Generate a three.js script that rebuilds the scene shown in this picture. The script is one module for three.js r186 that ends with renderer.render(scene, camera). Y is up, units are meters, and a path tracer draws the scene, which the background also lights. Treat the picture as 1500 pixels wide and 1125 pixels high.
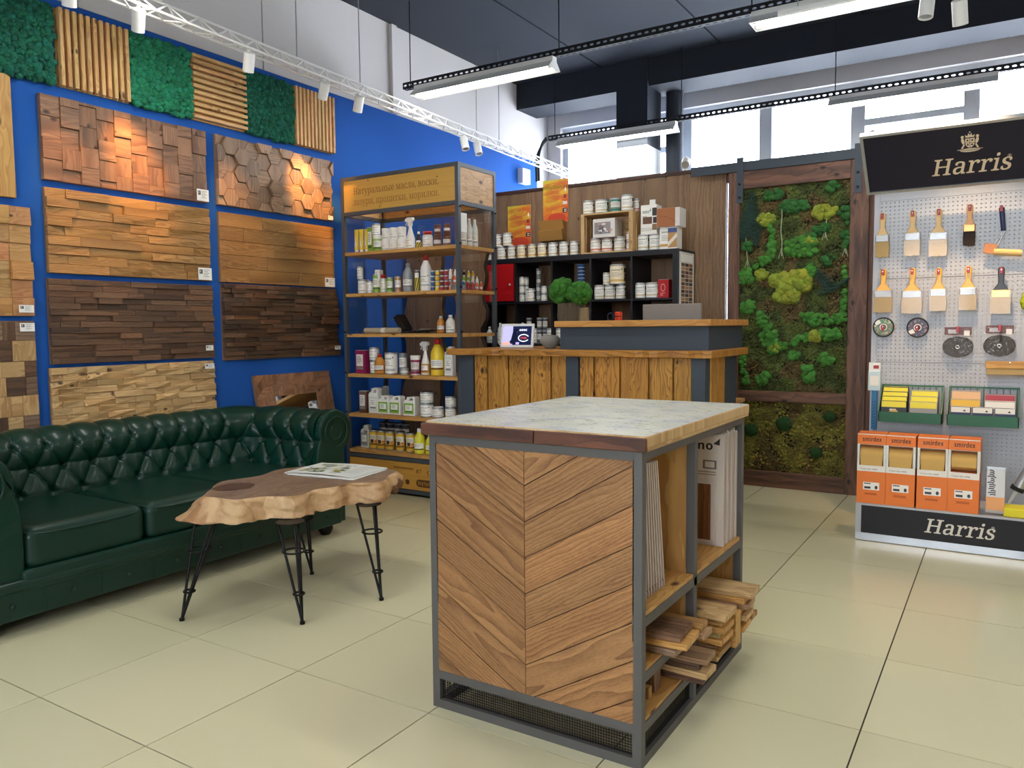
import * as THREE from 'three';
import { RoundedBoxGeometry } from 'three/addons/geometries/RoundedBoxGeometry.js';
import { mergeGeometries, mergeVertices } from 'three/addons/utils/BufferGeometryUtils.js';
import { RectAreaLightUniformsLib } from 'three/addons/lights/RectAreaLightUniformsLib.js';
import { createNoise2D, createNoise3D } from 'simplex-noise';

// ---------------------------------------------------------------- camera, sky, exposure
const scene = new THREE.Scene();
const camera = new THREE.PerspectiveCamera(52.15, 1500 / 1125, 0.05, 100);
camera.position.set(2.743, 1.2416, 1.3234);
camera.rotation.set(-0.07302, 0.56292, -0.009138, 'YXZ');
scene.background = new THREE.Color().setRGB(8.4, 9.2, 10.4);          // bright overcast sky outside the windows
const renderer = new THREE.WebGLRenderer({ antialias: true });
renderer.toneMapping = THREE.LinearToneMapping;
renderer.toneMappingExposure = 1.5;
renderer.shadowMap.enabled = true;
RectAreaLightUniformsLib.init();
const TUBE_LIGHT = 19;                                              // luminance of the fluorescent fittings
const TUBE_COLOR = new THREE.Color().setRGB(1.0, 0.98, 0.90);
const SPOT_WARM = new THREE.Color().setRGB(1.0, 0.5, 0.15);

// ---------------------------------------------------------------- helpers
function mulberry(a) { return function () { a |= 0; a = a + 0x6D2B79F5 | 0; let t = Math.imul(a ^ a >>> 15, 1 | a); t = t + Math.imul(t ^ t >>> 7, 61 | t) ^ t; return ((t ^ t >>> 14) >>> 0) / 4294967296; }; }
const rand = mulberry(20240611);
const rr = (a, b) => a + (b - a) * rand();
const n2 = createNoise2D(mulberry(7)), n3 = createNoise3D(mulberry(11));
const PI = Math.PI;
const used = new Map();
function numbered(name) { const k = used.get(name) ?? 0; used.set(name, k + 1); return k ? `${name}_${String(k).padStart(3, '0')}` : name; }
function tag(o, label, category, group, kind) { if (label) o.userData.label = label; if (category) o.userData.category = category; if (group) o.userData.group = group; if (kind) o.userData.kind = kind; return o; }
function shade(o) { o.castShadow = true; o.receiveShadow = true; return o; }
function mesh(name, geo, mat, parent = scene) { const m = shade(new THREE.Mesh(geo, mat)); m.name = parent === scene ? numbered(name) : name; parent.add(m); return m; }
function thing(name, label, category, [x, y, z] = [0, 0, 0], group) { const g = new THREE.Group(); g.name = numbered(name); g.position.set(x, y, z); scene.add(g); return tag(g, label, category, group); }
function structure(name, [x, y, z] = [0, 0, 0]) { const g = new THREE.Group(); g.name = numbered(name); g.position.set(x, y, z); g.userData.kind = 'structure'; scene.add(g); return g; }
const at = (g, x, y, z) => g.translate(x, y, z);
const box = (w, h, d, x = 0, y = 0, z = 0) => new THREE.BoxGeometry(w, h, d).translate(x, y, z);
const span = (x0, x1, y0, y1, z0, z1) => box(x1 - x0, y1 - y0, z1 - z0, (x0 + x1) / 2, (y0 + y1) / 2, (z0 + z1) / 2);
const rbox = (w, h, d, r, x = 0, y = 0, z = 0, s = 2) => new RoundedBoxGeometry(w, h, d, s, r).translate(x, y, z);
const cyl = (r0, r1, h, x = 0, y = 0, z = 0, seg = 20, open = false) => new THREE.CylinderGeometry(r0, r1, h, seg, 1, open, PI).translate(x, y, z);
function rod(a, b, r, seg = 8) { const A = new THREE.Vector3(...a), B = new THREE.Vector3(...b), d = B.clone().sub(A), g = new THREE.CylinderGeometry(r, r, d.length(), seg); g.applyQuaternion(new THREE.Quaternion().setFromUnitVectors(new THREE.Vector3(0, 1, 0), d.normalize())); return g.translate((a[0] + b[0]) / 2, (a[1] + b[1]) / 2, (a[2] + b[2]) / 2); }
const lathe = (pts, seg = 24) => new THREE.LatheGeometry(pts.map(p => new THREE.Vector2(p[0], p[1])), seg, PI);
const tube = (pts, r, n = 24, seg = 8, closed = false) => new THREE.TubeGeometry(new THREE.CatmullRomCurve3(pts.map(p => new THREE.Vector3(...p)), closed), n, r, seg, closed);
function merge(list) { return mergeGeometries(list.map(g => { const k = g.index ? g.toNonIndexed() : g; for (const n of Object.keys(k.attributes)) if (!['position', 'normal', 'uv'].includes(n)) k.deleteAttribute(n); return k; })); }
function tint(geo, r, g = r, b = r) { const n = geo.attributes.position.count, c = new Float32Array(n * 3); for (let i = 0; i < n; i++) { c[3 * i] = r; c[3 * i + 1] = g; c[3 * i + 2] = b; } geo.setAttribute('color', new THREE.BufferAttribute(c, 3)); return geo; }
// uv in metres with the grain running along one axis; the wood textures cover 1 m x 0.25 m
function grain(geo, axis = 'x', ou = rand() * 7, ov = rand() * 7, su = 1, sv = 4) {
  const p = geo.attributes.position, n = geo.attributes.normal, uv = new Float32Array(p.count * 2), G = 'xyz'.indexOf(axis), [A, B] = [0, 1, 2].filter(i => i !== G);
  for (let i = 0; i < p.count; i++) {
    const P = [p.getX(i), p.getY(i), p.getZ(i)], N = [Math.abs(n.getX(i)), Math.abs(n.getY(i)), Math.abs(n.getZ(i))];
    let u = P[G], v = N[A] > N[B] ? P[B] : P[A];
    if (N[G] > N[A] && N[G] > N[B]) { u = P[A] * 0.3; v = P[B]; }
    uv[2 * i] = u * su + ou; uv[2 * i + 1] = v * sv + ov;
  }
  geo.setAttribute('uv', new THREE.BufferAttribute(uv, 2)); return geo;
}
function polygonClip(poly, x0, x1, y0, y1) {
  const cut = (pts, inside, cross) => { const out = []; for (let i = 0; i < pts.length; i++) { const a = pts[i], b = pts[(i + 1) % pts.length], ia = inside(a), ib = inside(b); if (ia) out.push(a); if (ia !== ib) out.push(cross(a, b)); } return out; };
  const lx = (v) => (a, b) => { const t = (v - a[0]) / (b[0] - a[0]); return [v, a[1] + t * (b[1] - a[1])]; }, ly = (v) => (a, b) => { const t = (v - a[1]) / (b[1] - a[1]); return [a[0] + t * (b[0] - a[0]), v]; };
  let p = poly; p = cut(p, q => q[0] >= x0, lx(x0)); if (p.length) p = cut(p, q => q[0] <= x1, lx(x1)); if (p.length) p = cut(p, q => q[1] >= y0, ly(y0)); if (p.length) p = cut(p, q => q[1] <= y1, ly(y1)); return p;
}
function extrude(poly, depth, bevel = 0) { const s = new THREE.Shape(poly.map(p => new THREE.Vector2(p[0], p[1]))); return new THREE.ExtrudeGeometry(s, { depth: depth - bevel, bevelEnabled: bevel > 0, bevelThickness: bevel, bevelSize: bevel, bevelOffset: -bevel, bevelSegments: 1, curveSegments: 12 }); }
// sheet with a grid of real holes: cells of cw x ch, hole hw x hh (octagon), thickness t, in the xy plane facing +z
function perforated(nx, ny, cw, ch, hw, hh, t) {
  const pos = [], idx = [];
  const oct = (w, h) => { const a = 0.414; return [[w, h * a], [w * a, h], [-w * a, h], [-w, h * a], [-w, -h * a], [-w * a, -h], [w * a, -h], [w, -h * a]].map(p => [p[0] / 2, p[1] / 2]); };
  const inner = oct(hw, hh), outer = [[1, .4], [.4, 1], [-.4, 1], [-1, .4], [-1, -.4], [-.4, -1], [.4, -1], [1, -.4]].map(p => [p[0] * cw / 2, p[1] * ch / 2]), corner = [[1, 1], [-1, 1], [-1, -1], [1, -1]].map(p => [p[0] * cw / 2, p[1] * ch / 2]);
  for (let i = 0; i < nx; i++) for (let j = 0; j < ny; j++) {
    const cx = (i + .5 - nx / 2) * cw, cy = (j + .5 - ny / 2) * ch, b = pos.length / 3;
    for (const z of [0, -t]) { for (const p of inner) pos.push(cx + p[0], cy + p[1], z); for (const p of outer) pos.push(cx + p[0], cy + p[1], z); for (const p of corner) pos.push(cx + p[0], cy + p[1], z); }
    for (let k = 0; k < 8; k++) { const n = (k + 1) % 8; idx.push(b + k, b + 8 + k, b + 8 + n, b + k, b + 8 + n, b + n); idx.push(b + 20 + k, b + 20 + 8 + n, b + 20 + 8 + k, b + 20 + k, b + 20 + n, b + 20 + 8 + n); idx.push(b + k, b + n, b + 20 + n, b + k, b + 20 + n, b + 20 + k); }
    for (const [k, c] of [[0, 0], [2, 1], [4, 2], [6, 3]]) { idx.push(b + 8 + k, b + 16 + c, b + 8 + k + 1); idx.push(b + 28 + k, b + 28 + k + 1, b + 36 + c); }
  }
  const g = new THREE.BufferGeometry(); g.setAttribute('position', new THREE.Float32BufferAttribute(pos, 3)); g.setIndex(idx);
  const f = g.toNonIndexed(); f.computeVertexNormals(); f.setAttribute('uv', new THREE.Float32BufferAttribute(new Float32Array(f.attributes.position.count * 2), 2)); return f;
}
// ---------------------------------------------------------------- textures
function dataTex(w, h, fn, srgb = true, wrap = THREE.MirroredRepeatWrapping) {
  const d = new Uint8Array(w * h * 4);
  for (let y = 0; y < h; y++) for (let x = 0; x < w; x++) { const c = fn(x / w, y / h), i = 4 * (y * w + x); d[i] = Math.max(0, Math.min(255, c[0])); d[i + 1] = Math.max(0, Math.min(255, c[1])); d[i + 2] = Math.max(0, Math.min(255, c[2])); d[i + 3] = 255; }
  const t = new THREE.DataTexture(d, w, h); t.wrapS = t.wrapT = wrap; t.magFilter = THREE.LinearFilter; t.minFilter = THREE.LinearMipmapLinearFilter; t.generateMipmaps = true; if (srgb) t.colorSpace = THREE.SRGBColorSpace; t.needsUpdate = true; return t;
}
const mix3 = (a, b, t) => [a[0] + (b[0] - a[0]) * t, a[1] + (b[1] - a[1]) * t, a[2] + (b[2] - a[2]) * t];
const clamp = (x, a = 0, b = 1) => Math.min(b, Math.max(a, x));
// wood: u is metres along the grain (1 m), v covers 0.25 m across
function woodTex(light, dark, { seed = 0, rings = 14, cath = 0.5, fibre = 0.5, pores = 0.35, knots = 0, warp = 1, sharp = 1, patch = 0.25 } = {}, w = 1024, h = 256) {
  const K = []; const r = mulberry(seed + 5); for (let k = 0; k < knots; k++) K.push([r(), r(), 0.006 + 0.010 * r()]);
  return dataTex(w, h, (u, vv) => {
    const v = vv * 0.25;
    let dist = 0, dark2 = 0; for (const [ku, kv, kr] of K) { const dx = (u - ku) * 0.55, dy = v - kv * 0.25, q = Math.hypot(dx, dy) / kr; dist += 0.02 * Math.exp(-q * q / 10) * Math.sign(dy || 1); dark2 = Math.max(dark2, clamp(1.35 - q)); }
    const wob = 0.012 * warp * n2(u * 2.1 + seed, v * 9) + 0.004 * warp * n2(u * 7 + seed, v * 30 + 3) + dist;
    const flat = (v + wob) * rings * 4, cone = Math.hypot(v - 0.125 + wob * 1.6, 0.012 + 0.055 * Math.abs(u - 0.45 + 0.1 * n2(seed, u))) * rings * 7;
    const ph = flat * (1 - cath) + cone * cath;
    let t = ph - Math.floor(ph); t = Math.pow(t, 1.6 * sharp); t = t > 0.93 ? (1 - t) / 0.07 : t;
    const fib = n2(u * 9 + seed * 3, v * 700) * 0.5 + n2(u * 22, v * 1500 + seed) * 0.5;
    const por = n2(u * 30 + seed, v * 1100) > 0.55 ? pores : 0;
    const pat = n2(u * 1.7 + seed * 9, v * 14);
    const k = clamp(0.12 + 0.62 * t + 0.28 * fibre * fib + por * 0.6 + patch * pat * 0.5);
    const c = mix3(light, dark, k); return dark2 > 0 ? mix3(c, [dark[0] * 0.45, dark[1] * 0.4, dark[2] * 0.4], dark2) : c;
  });
}
function canvasTex(w, h, draw) { const c = document.createElement('canvas'); c.width = w; c.height = h; const x = c.getContext('2d'); draw(x, w, h); const t = new THREE.CanvasTexture(c); t.colorSpace = THREE.SRGBColorSpace; t.anisotropy = 8; return t; }
const std = (color, roughness = 0.6, metalness = 0, extra = {}) => new THREE.MeshStandardMaterial({ color, roughness, metalness, ...extra });
const phys = (color, roughness = 0.6, extra = {}) => new THREE.MeshPhysicalMaterial({ color, roughness, ...extra });
const bumpOf = (fn, s = 512) => dataTex(s, s, (u, v) => { const k = 255 * clamp(fn(u, v)); return [k, k, k]; }, false, THREE.RepeatWrapping);

// ---------------------------------------------------------------- materials
const WT = {
  oak: woodTex([180, 132, 84], [112, 74, 44], { seed: 1, rings: 17, cath: 0.6, fibre: 0.9, pores: 0.5, warp: 0.6 }),
  golden: woodTex([182, 138, 80], [122, 84, 42], { seed: 2, rings: 12, cath: 0.3, fibre: 0.9, warp: 1.6 }),
  cherry: woodTex([156, 114, 84], [102, 70, 50], { seed: 3, rings: 8, cath: 0.5, fibre: 0.5, knots: 5, patch: .6 }),
  ash: woodTex([214, 180, 128], [162, 124, 76], { seed: 4, rings: 9, cath: 0.4, fibre: 0.8, knots: 3, warp: 2 }),
  dark: woodTex([124, 90, 64], [60, 41, 28], { seed: 5, rings: 14, cath: 0.3, fibre: 0.8 }),
  pine: woodTex([210, 164, 94], [168, 116, 56], { seed: 6, rings: 9, cath: 0.55, fibre: 0.25, pores: 0.05, knots: 3 }),
  burnt: woodTex([200, 146, 62], [90, 50, 18], { seed: 7, rings: 11, cath: 0.7, fibre: 0.3, pores: 0.1, knots: 3, sharp: 2.2, warp: 1.5 }),
  laminate: woodTex([150, 118, 86], [98, 72, 50], { seed: 8, rings: 7, cath: 0.35, fibre: 0.9, pores: 0.4, knots: 2 }),
  rust: woodTex([116, 80, 60], [62, 42, 34], { seed: 9, rings: 8, cath: 0.6, fibre: 0.7, knots: 2, patch: .8 }),
  slab: woodTex([160, 132, 106], [104, 78, 60], { seed: 10, rings: 5, cath: 0.9, fibre: 0.35, pores: .15, warp: 3.2 }),
  bark: woodTex([206, 172, 128], [166, 124, 84], { seed: 11, rings: 3, cath: 0.2, fibre: 0.5, warp: 4, patch: .9 }),
  walnut: woodTex([150, 122, 96], [90, 66, 50], { seed: 12, rings: 10, cath: 0.4, fibre: 0.6 }),
};
const wood = (k, rough = 0.55, extra = {}) => new THREE.MeshStandardMaterial({ map: WT[k], roughness: rough, vertexColors: true, ...extra });
const W = Object.fromEntries(Object.keys(WT).map(k => [k, wood(k)]));
const leatherBump = bumpOf((u, v) => 0.5 + 0.25 * n2(u * 90, v * 90) + 0.25 * n2(u * 40 + 9, v * 40));
leatherBump.repeat.set(4, 4);
const M = {
  tileCream: phys(0xd9d4b0, 0.24, { clearcoat: 0.35, clearcoatRoughness: 0.18 }),
  grout: std(0x38312a, 0.95),
  blue: phys(0x2158ab, 0.85, { specularIntensity: 0.4 }),
  wallWhite: std(0xcfcac8, 0.75),
  slate: std(0x1e2530, 0.9),
  slateDark: std(0x1c232e, 0.8),
  lintel: std(0xc4c3c6, 0.8),
  frameWhite: std(0xc9d0d8, 0.5),
  glass: phys(0xffffff, 0.0, { transmission: 1, thickness: 0, ior: 1.45 }),
  cabinetGlass: phys(0xffffff, 0.0, { transmission: 1, thickness: 0, ior: 1.3 }),
  steelGrey: std(0x5d5b59, 0.5, 0.25),
  steelBlue: std(0x4c535b, 0.5, 0.25),
  counterPaint: std(0x39434d, 0.55),
  blackIron: std(0x0d0d0e, 0.45, 0.5),
  white: std(0xe9e8e4, 0.45),
  whitePlastic: std(0xe4e5e2, 0.35),
  silver: std(0xb7bcc2, 0.35, 0.7),
  chrome: std(0xc8cacc, 0.2, 0.9),
  leather: phys(0x032f24, 0.36, { bumpMap: leatherBump, bumpScale: 0.0006, specularIntensity: 0.45, clearcoat: 0.3, clearcoatRoughness: 0.2 }),
  blackShelf: std(0x12131a, 0.45),
  red: std(0xb01016, 0.4),
  mirror: std(0xe8ecee, 0.03, 1),
  pegGrey: std(0xb0b2b8, 0.45, 0.1),
  trackBlack: std(0x17191d, 0.6, 0.3),
  rubber: std(0x141414, 0.8),
  stone: std(0x8d8a82, 0.9),
};
// ---------------------------------------------------------------- the room
const WALL = -1.75, FACADE = -6.6, CEIL = 3.8, RIGHT = 6.6, BACK = 4.2, PART = -4.8;
{ // floor: square cream tiles over a bed of grout
  const f = structure('floor');
  mesh('grout_bed', span(WALL - .3, RIGHT + .2, -.12, -.0035, FACADE - .2, BACK + .2), M.grout, f);
  const tones = [0, 1, 2, 3].map(k => { const m = M.tileCream.clone(); m.color.multiplyScalar([1, .97, 1.02, .985][k]); return m; });
  const g = new THREE.BoxGeometry(.5952, .02, .5952);
  for (let i = -3; i < 11; i++) for (let j = -7; j < 11; j++) {
    const x = i * .6 + .3, z = -j * .6 - .3; if (x < WALL - .2 || x > RIGHT || z < FACADE || z > BACK) continue;
    const t = mesh('tile', g, tones[Math.floor(rand() * 4)], f); t.position.set(x, -.01 + rr(-.0003, .0003), z);
  }
}
{ // left wall: blue below, pale sandwich panels above
  const w = structure('wall_left'); mesh('blue_wall', span(WALL - .2, WALL, 0, 3.06, -6.36, BACK), M.blue, w);
  mesh('end_strip', span(WALL - .2, WALL, 0, 3.06, FACADE, -6.36), M.wallWhite, w);
  const u = structure('wall_left_upper'); mesh('backing', span(WALL - .2, WALL - .03, 3.06, CEIL, FACADE, BACK), M.slate, u);
  const zs = [BACK, 2.7, 1.385, .07, -1.243, -2.556, -3.93, -5.187, FACADE];
  for (let k = 0; k + 1 < zs.length; k++) mesh('panel', span(WALL - .03, WALL - .001, 3.062, CEIL, zs[k + 1] + .006, zs[k] - .006), M.wallWhite, u);
  mesh('conduit', span(WALL, WALL + .035, 3.06, CEIL - .01, -3.965, -3.9), M.wallWhite, u);
}
{ const w = structure('wall_right'); mesh('plaster', span(RIGHT, RIGHT + .2, 0, CEIL, FACADE, BACK), M.wallWhite, w); }
{ // wall behind the camera with the shop windows
  const w = structure('wall_back'); mesh('plaster', span(WALL - .2, RIGHT + .2, 2.9, CEIL, BACK, BACK + .2), M.wallWhite, w); mesh('plaster', span(WALL - .2, RIGHT + .2, 0, .8, BACK, BACK + .2), M.wallWhite, w);
  const xs = [1.3, 2.3, 3.3]; mesh('pier', span(WALL - .2, 1.3, .8, 2.9, BACK, BACK + .2), M.wallWhite, w); mesh('pier', span(3.3, RIGHT + .2, .8, 2.9, BACK, BACK + .2), M.wallWhite, w);
  for (let k = 0; k + 1 < xs.length; k++) { const g = structure('window_' + (20 + k), [0, 0, BACK + .1]), a = xs[k], b = xs[k + 1]; for (const [p, q] of [[a, a + .05], [b - .05, b]]) mesh('stile', span(p, q, .8, 2.9, -.04, .04), M.frameWhite, g); for (const y of [.8, 2.85]) mesh('rail', span(a + .05, b - .05, y, y + .05, -.04, .04), M.frameWhite, g); mesh('pane', span(a + .05, b - .05, .85, 2.85, -.003, .003), M.glass, g); }
}
{ // ceiling: dark precast slabs with joints
  const c = structure('ceiling'); mesh('deck', span(WALL - .2, RIGHT + .2, CEIL + .03, CEIL + .25, FACADE - .3, BACK + .2), M.slateDark, c);
  for (let x = WALL - .2; x < RIGHT; x += 1.2) for (const [z0, z1] of [[FACADE, -5.94], [-5.93, -1.3], [-1.28, BACK + .2]]) mesh('slab', span(x + .008, x + 1.192, CEIL, CEIL + .04, z0, z1), M.slate, c);
  const b = structure('trim_1'); mesh('ceiling_beam', span(WALL, RIGHT, 3.54, CEIL, -6.36, -5.94), M.slateDark, b);
}
{ // window wall behind the partition
  const w = structure('wall_facade');
  mesh('apron', span(WALL - .2, RIGHT, 0, .9, FACADE - .25, FACADE), M.wallWhite, w);
  mesh('lintel', span(WALL - .2, RIGHT + .2, 3.46, CEIL, FACADE - .25, FACADE), M.lintel, w);
  mesh('pier', span(WALL - .2, -1.58, .9, 3.46, FACADE - .25, FACADE), M.wallWhite, w);
  mesh('pier', span(5.6, RIGHT, .9, 3.46, FACADE - .25, FACADE), M.wallWhite, w);
  const xs = [-1.58, -.86, -.14, .67, 1.51, 2.42, 3.3, 4.2, 5.0, 5.6];
  let n = 1;
  for (let k = 0; k + 1 < xs.length; k++) {
    const g = structure('window_' + n++, [0, 0, FACADE - .12]), a = xs[k], b = xs[k + 1];
    for (const [p, q] of [[a, a + .06], [b - .06, b]]) mesh('stile', span(p, q, .9, 3.46, -.05, .05), M.frameWhite, g);
    mesh('rail', span(a + .06, b - .06, .9, .96, -.05, .05), M.frameWhite, g); mesh('rail', span(a + .06, b - .06, 3.4, 3.46, -.05, .05), M.frameWhite, g);
    mesh('pane', span(a + .06, b - .06, .96, 3.4, -.003, .003), M.glass, g);
    if (k === 1 || k === 4) mesh('transom', span(a + .06, b - .06, 3.06, 3.12, -.04, .04), M.frameWhite, g);
  }
  const col = structure('trim_2'); mesh('column_shaft', span(-.575, -.25, 2.98, CEIL, -6.25, -5.9), M.slateDark, col); mesh('column_base', span(-.575, -.25, 0, 2.98, -6.25, -5.9), M.frameWhite, col);
  const pipe = structure('trim_3'); mesh('downpipe', merge([cyl(.085, .085, 3.54, -.12, 1.77, -6.28, 20), cyl(.1, .1, .12, -.12, 2.7, -6.28, 20)]), M.slateDark, pipe);
}
{ // plank partition in front of the windows, with a gap before the sliding door
  const w = structure('wall_partition', [0, 0, PART]);
  mesh('core', span(WALL, .862, 0, 2.44, -.05, -.012), M.slateDark, w);
  let x = WALL; while (x < .85) { const e = Math.min(x + .193, .862); mesh('plank', tint(grain(span(x + .0008, e - .0008, .01, 2.44, -.012, 0), 'y'), rr(.85, 1.1)), W.laminate, w); x = e; }
  mesh('cap', tint(grain(span(WALL, .87, 2.44, 2.468, -.06, .012), 'x'), .55, .4, .38), W.rust, w);
  const v = structure('wall_partition_right', [0, 0, PART]);
  x = 1.86; while (x < 5.4) { const e = x + .16; mesh('plank', tint(grain(span(x + .001, e - .001, .01, 2.44, -.04, 0), 'y'), rr(.8, 1.15)), W.rust, v); x = e; }
  mesh('cap', tint(grain(span(1.86, 5.46, 2.44, 2.468, -.06, .012), 'x'), .6, .45, .4), W.rust, v);
  const head = structure('trim_5'); mesh('door_header', tint(grain(span(.862, 1.86, 2.34, 2.468, PART - .05, PART - .014), 'x'), .9), W.rust, head);
  const post = structure('trim_4'); mesh('door_jamb', tint(grain(span(.912, .965, 0, 2.34, PART - .06, PART - .01), 'y'), .8), W.rust, post);
}
// ---------------------------------------------------------------- fluorescent fittings on slotted tracks
const tubeGlow = new THREE.MeshStandardMaterial({ color: 0xffffff, emissive: TUBE_COLOR, emissiveIntensity: 6, roughness: .4 });
const reflector = std(0xdcdcd6, .4, .1);
function fitting(x0, x1, y, z, label) {
  const g = thing('fluorescent_light', label, 'ceiling light', [(x0 + x1) / 2, y, z], 'fluorescent fittings on the slotted tracks'), L = x1 - x0;
  const prof = [[-.085, 0], [-.03, .055], [-.03, .085], [.03, .085], [.03, .055], [.085, 0], [.08, 0], [.026, .048], [-.026, .048], [-.08, 0]];
  mesh('housing', extrude(prof, L).rotateY(PI / 2).translate(-L / 2, 0, 0), reflector, g);
  for (const s of [-1, 1]) { mesh('end_plate', extrude([[-.085, 0], [-.03, .055], [-.03, .085], [.03, .085], [.03, .055], [.085, 0]], .004).rotateY(PI / 2).translate(s * (L / 2 + .002) - .002, 0, 0), reflector, g); for (const d of [-.032, .032]) mesh('lamp_holder', box(.02, .035, .022, s * (L / 2 - .02), .02, d), M.whitePlastic, g); }
  for (const d of [-.032, .032]) mesh('lamp_tube', new THREE.CylinderGeometry(.013, .013, L - .07, 14).rotateZ(PI / 2).translate(0, .012, d), tubeGlow, g);
  const l = new THREE.RectAreaLight(TUBE_COLOR, TUBE_LIGHT, L - .07, .13); l.position.set((x0 + x1) / 2, y - .006, z); l.rotation.x = -PI / 2; scene.add(l);
}
const TR1 = -3.65, TR2 = -5.82;
fitting(-1.26, -.02, 3.05, TR1, 'fluorescent light fitting above the glazed cabinet, on the nearer track');
fitting(1.37, 2.6, 3.05, TR1, 'fluorescent light fitting cut by the top of the picture');
fitting(-1.17, .07, 3.05, TR2, 'fluorescent light fitting in front of the far windows, left one');
fitting(1.42, 2.62, 3.05, TR2, 'fluorescent light fitting in front of the far windows, above the black sign');
for (const z of [-1.35, .95, 3.2]) for (const x of [-.64, 1.99]) fitting(x - .62, x + .62, 3.05, z, `fluorescent light fitting overhead outside the picture, ${z < -1 ? 'above the coffee table side' : z < 1 ? 'above the photographer' : 'behind the photographer'}, ${x < 0 ? 'left' : 'right'}`);
for (const z of [-3.65, -1.35, .95]) fitting(4.0, 5.2, 3.05, z, `fluorescent light fitting at the far right of the shop, ${z < -3 ? 'rear' : z < -1 ? 'middle' : 'front'} track`);
function track(z, x0, x1, label) {
  const g = thing('slotted_track', label, 'track', [(x0 + x1) / 2, 3.1365, z], 'slotted tracks'), n = Math.round((x1 - x0) / .05);
  mesh('upright_flange', perforated(n, 1, .05, .05, .03, .014, .003).translate(0, .025, 0), M.trackBlack, g);
  mesh('lower_flange', perforated(n, 1, .05, .05, .03, .014, .003).rotateX(-PI / 2).translate(0, .0035, -.025), M.trackBlack, g);
  for (let x = x0 + .08; x < x1; x += 1.34) { mesh('hanger', new THREE.CylinderGeometry(.004, .004, CEIL - 3.135, 6).translate(x - (x0 + x1) / 2, (CEIL - 3.135) / 2, 0), M.blackIron, g); }
}
track(TR1, -1.4, 5.3, 'black slotted steel track carrying the nearer fluorescent lights');
track(TR2, -1.3, 5.3, 'black slotted steel track in front of the windows');
for (const z of [-1.35, .95, 3.2]) track(z, -1.4, 5.3, `black slotted steel track overhead outside the picture, ${z < -1 ? 'first' : z < 1 ? 'second' : 'third'} towards the camera`);
{ const c = mesh('power_cable', merge([tube([[-1.315, 3.15, TR2], [-1.37, 3.12, TR2 - .02], [-1.45, 3.0, TR2 - .03], [-1.47, 2.75, TR2 - .05]], .012, 24, 6), tube([[-1.315, 3.165, TR2 + .01], [-1.36, 3.13, TR2], [-1.41, 3.0, TR2], [-1.43, 2.75, TR2 - .03]], .012, 24, 6)]), M.rubber); tag(c, 'black cable pair curving down from the end of the window track', 'cable'); }
// white lattice truss along the blue wall with its spotlights
const trussY = z => 3.03 + (z + .9) * (.16 / 5.5), TX = -1.3;
{
  const g = thing('lattice_truss', 'white lattice truss hung along the blue wall, carrying small spotlights', 'truss'), z0 = .6, z1 = -6.38;
  for (const [dx, dy] of [[-.045, -.03], [.045, -.03], [0, .045]]) mesh('chord', rod([TX + dx, trussY(z0) + dy, z0], [TX + dx, trussY(z1) + dy, z1], .008), M.white, g);
  const zig = []; let k = 0; for (let z = z0; z > z1 + .1; z -= .1, k++) { const y = trussY(z), y2 = trussY(z - .1), up = k % 2; for (const s of [-1, 1]) zig.push(rod([TX + s * .045 * (up ? 0 : 1), y + (up ? .045 : -.03), z], [TX + s * .045 * (up ? 1 : 0), y2 + (up ? -.03 : .045), z - .1], .005, 5)); zig.push(rod([TX - .045 * (up ? 1 : -1), y - .03, z], [TX + .045 * (up ? 1 : -1), y2 - .03, z - .1], .005, 5)); }
  mesh('lacing', merge(zig), M.white, g);
  for (const z of [-.6, -2.45, -3.05, -4.9]) mesh('hanger_chain', new THREE.CylinderGeometry(.004, .004, CEIL - trussY(z) - .045, 5).translate(TX, (CEIL + trussY(z) + .045) / 2, z), M.silver, g);
}
const spotGlow = new THREE.MeshStandardMaterial({ color: 0xffffff, emissive: SPOT_WARM, emissiveIntensity: 4, roughness: .4 });
function spotlight(pos, target, intensity, angle, label, color = SPOT_WARM) {
  const g = thing('spotlight', label, 'spotlight', pos, 'small white spotlights'), d = new THREE.Vector3(target[0] - pos[0], target[1] - pos[1], target[2] - pos[2]).normalize(), q = new THREE.Quaternion().setFromUnitVectors(new THREE.Vector3(0, -1, 0), d), v = new THREE.Vector3(0, -.085, 0).applyQuaternion(q);
  mesh('bracket', merge([pos[2] === -4.8 ? cyl(.012, .012, .11, 0, -.008, 0, 10) : cyl(.012, .012, .05, 0, .035, 0, 10), new THREE.TorusGeometry(.022, .005, 6, 18).translate(0, .005, 0)]), M.white, g);
  const can = lathe([[.006, .045], [.03, .045], [.034, .04], [.034, -.07], [.03, -.07], [.029, -.055], [.002, -.05]], 20).applyQuaternion(q); mesh('lamp_can', can, M.white, g);
  mesh('lamp_face', new THREE.CylinderGeometry(.027, .027, .006, 18).translate(0, -.06, 0).applyQuaternion(q), intensity ? spotGlow : M.silver, g);
  if (intensity) { const l = new THREE.SpotLight(color, intensity, 0, angle, .75, 2); l.position.set(pos[0] + v.x, pos[1] + v.y, pos[2] + v.z); l.target.position.set(...target); l.castShadow = true; l.shadow.radius = 1.2; scene.add(l); scene.add(l.target); }
}
const spotsOnTruss = [[-.62, 0, 0, 'leftmost'], [-.93, 2.0, 2.5, 'second'], [-1.3, 2.2, 7, 'third'], [-2.03, 1.95, 2.5, 'fourth'], [-2.66, 2.25, 7, 'fifth'], [-3.0, 1.98, 4, 'sixth'], [-4.3, 0, 0, 'seventh'], [-4.5, 0, 0, 'eighth']];
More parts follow.
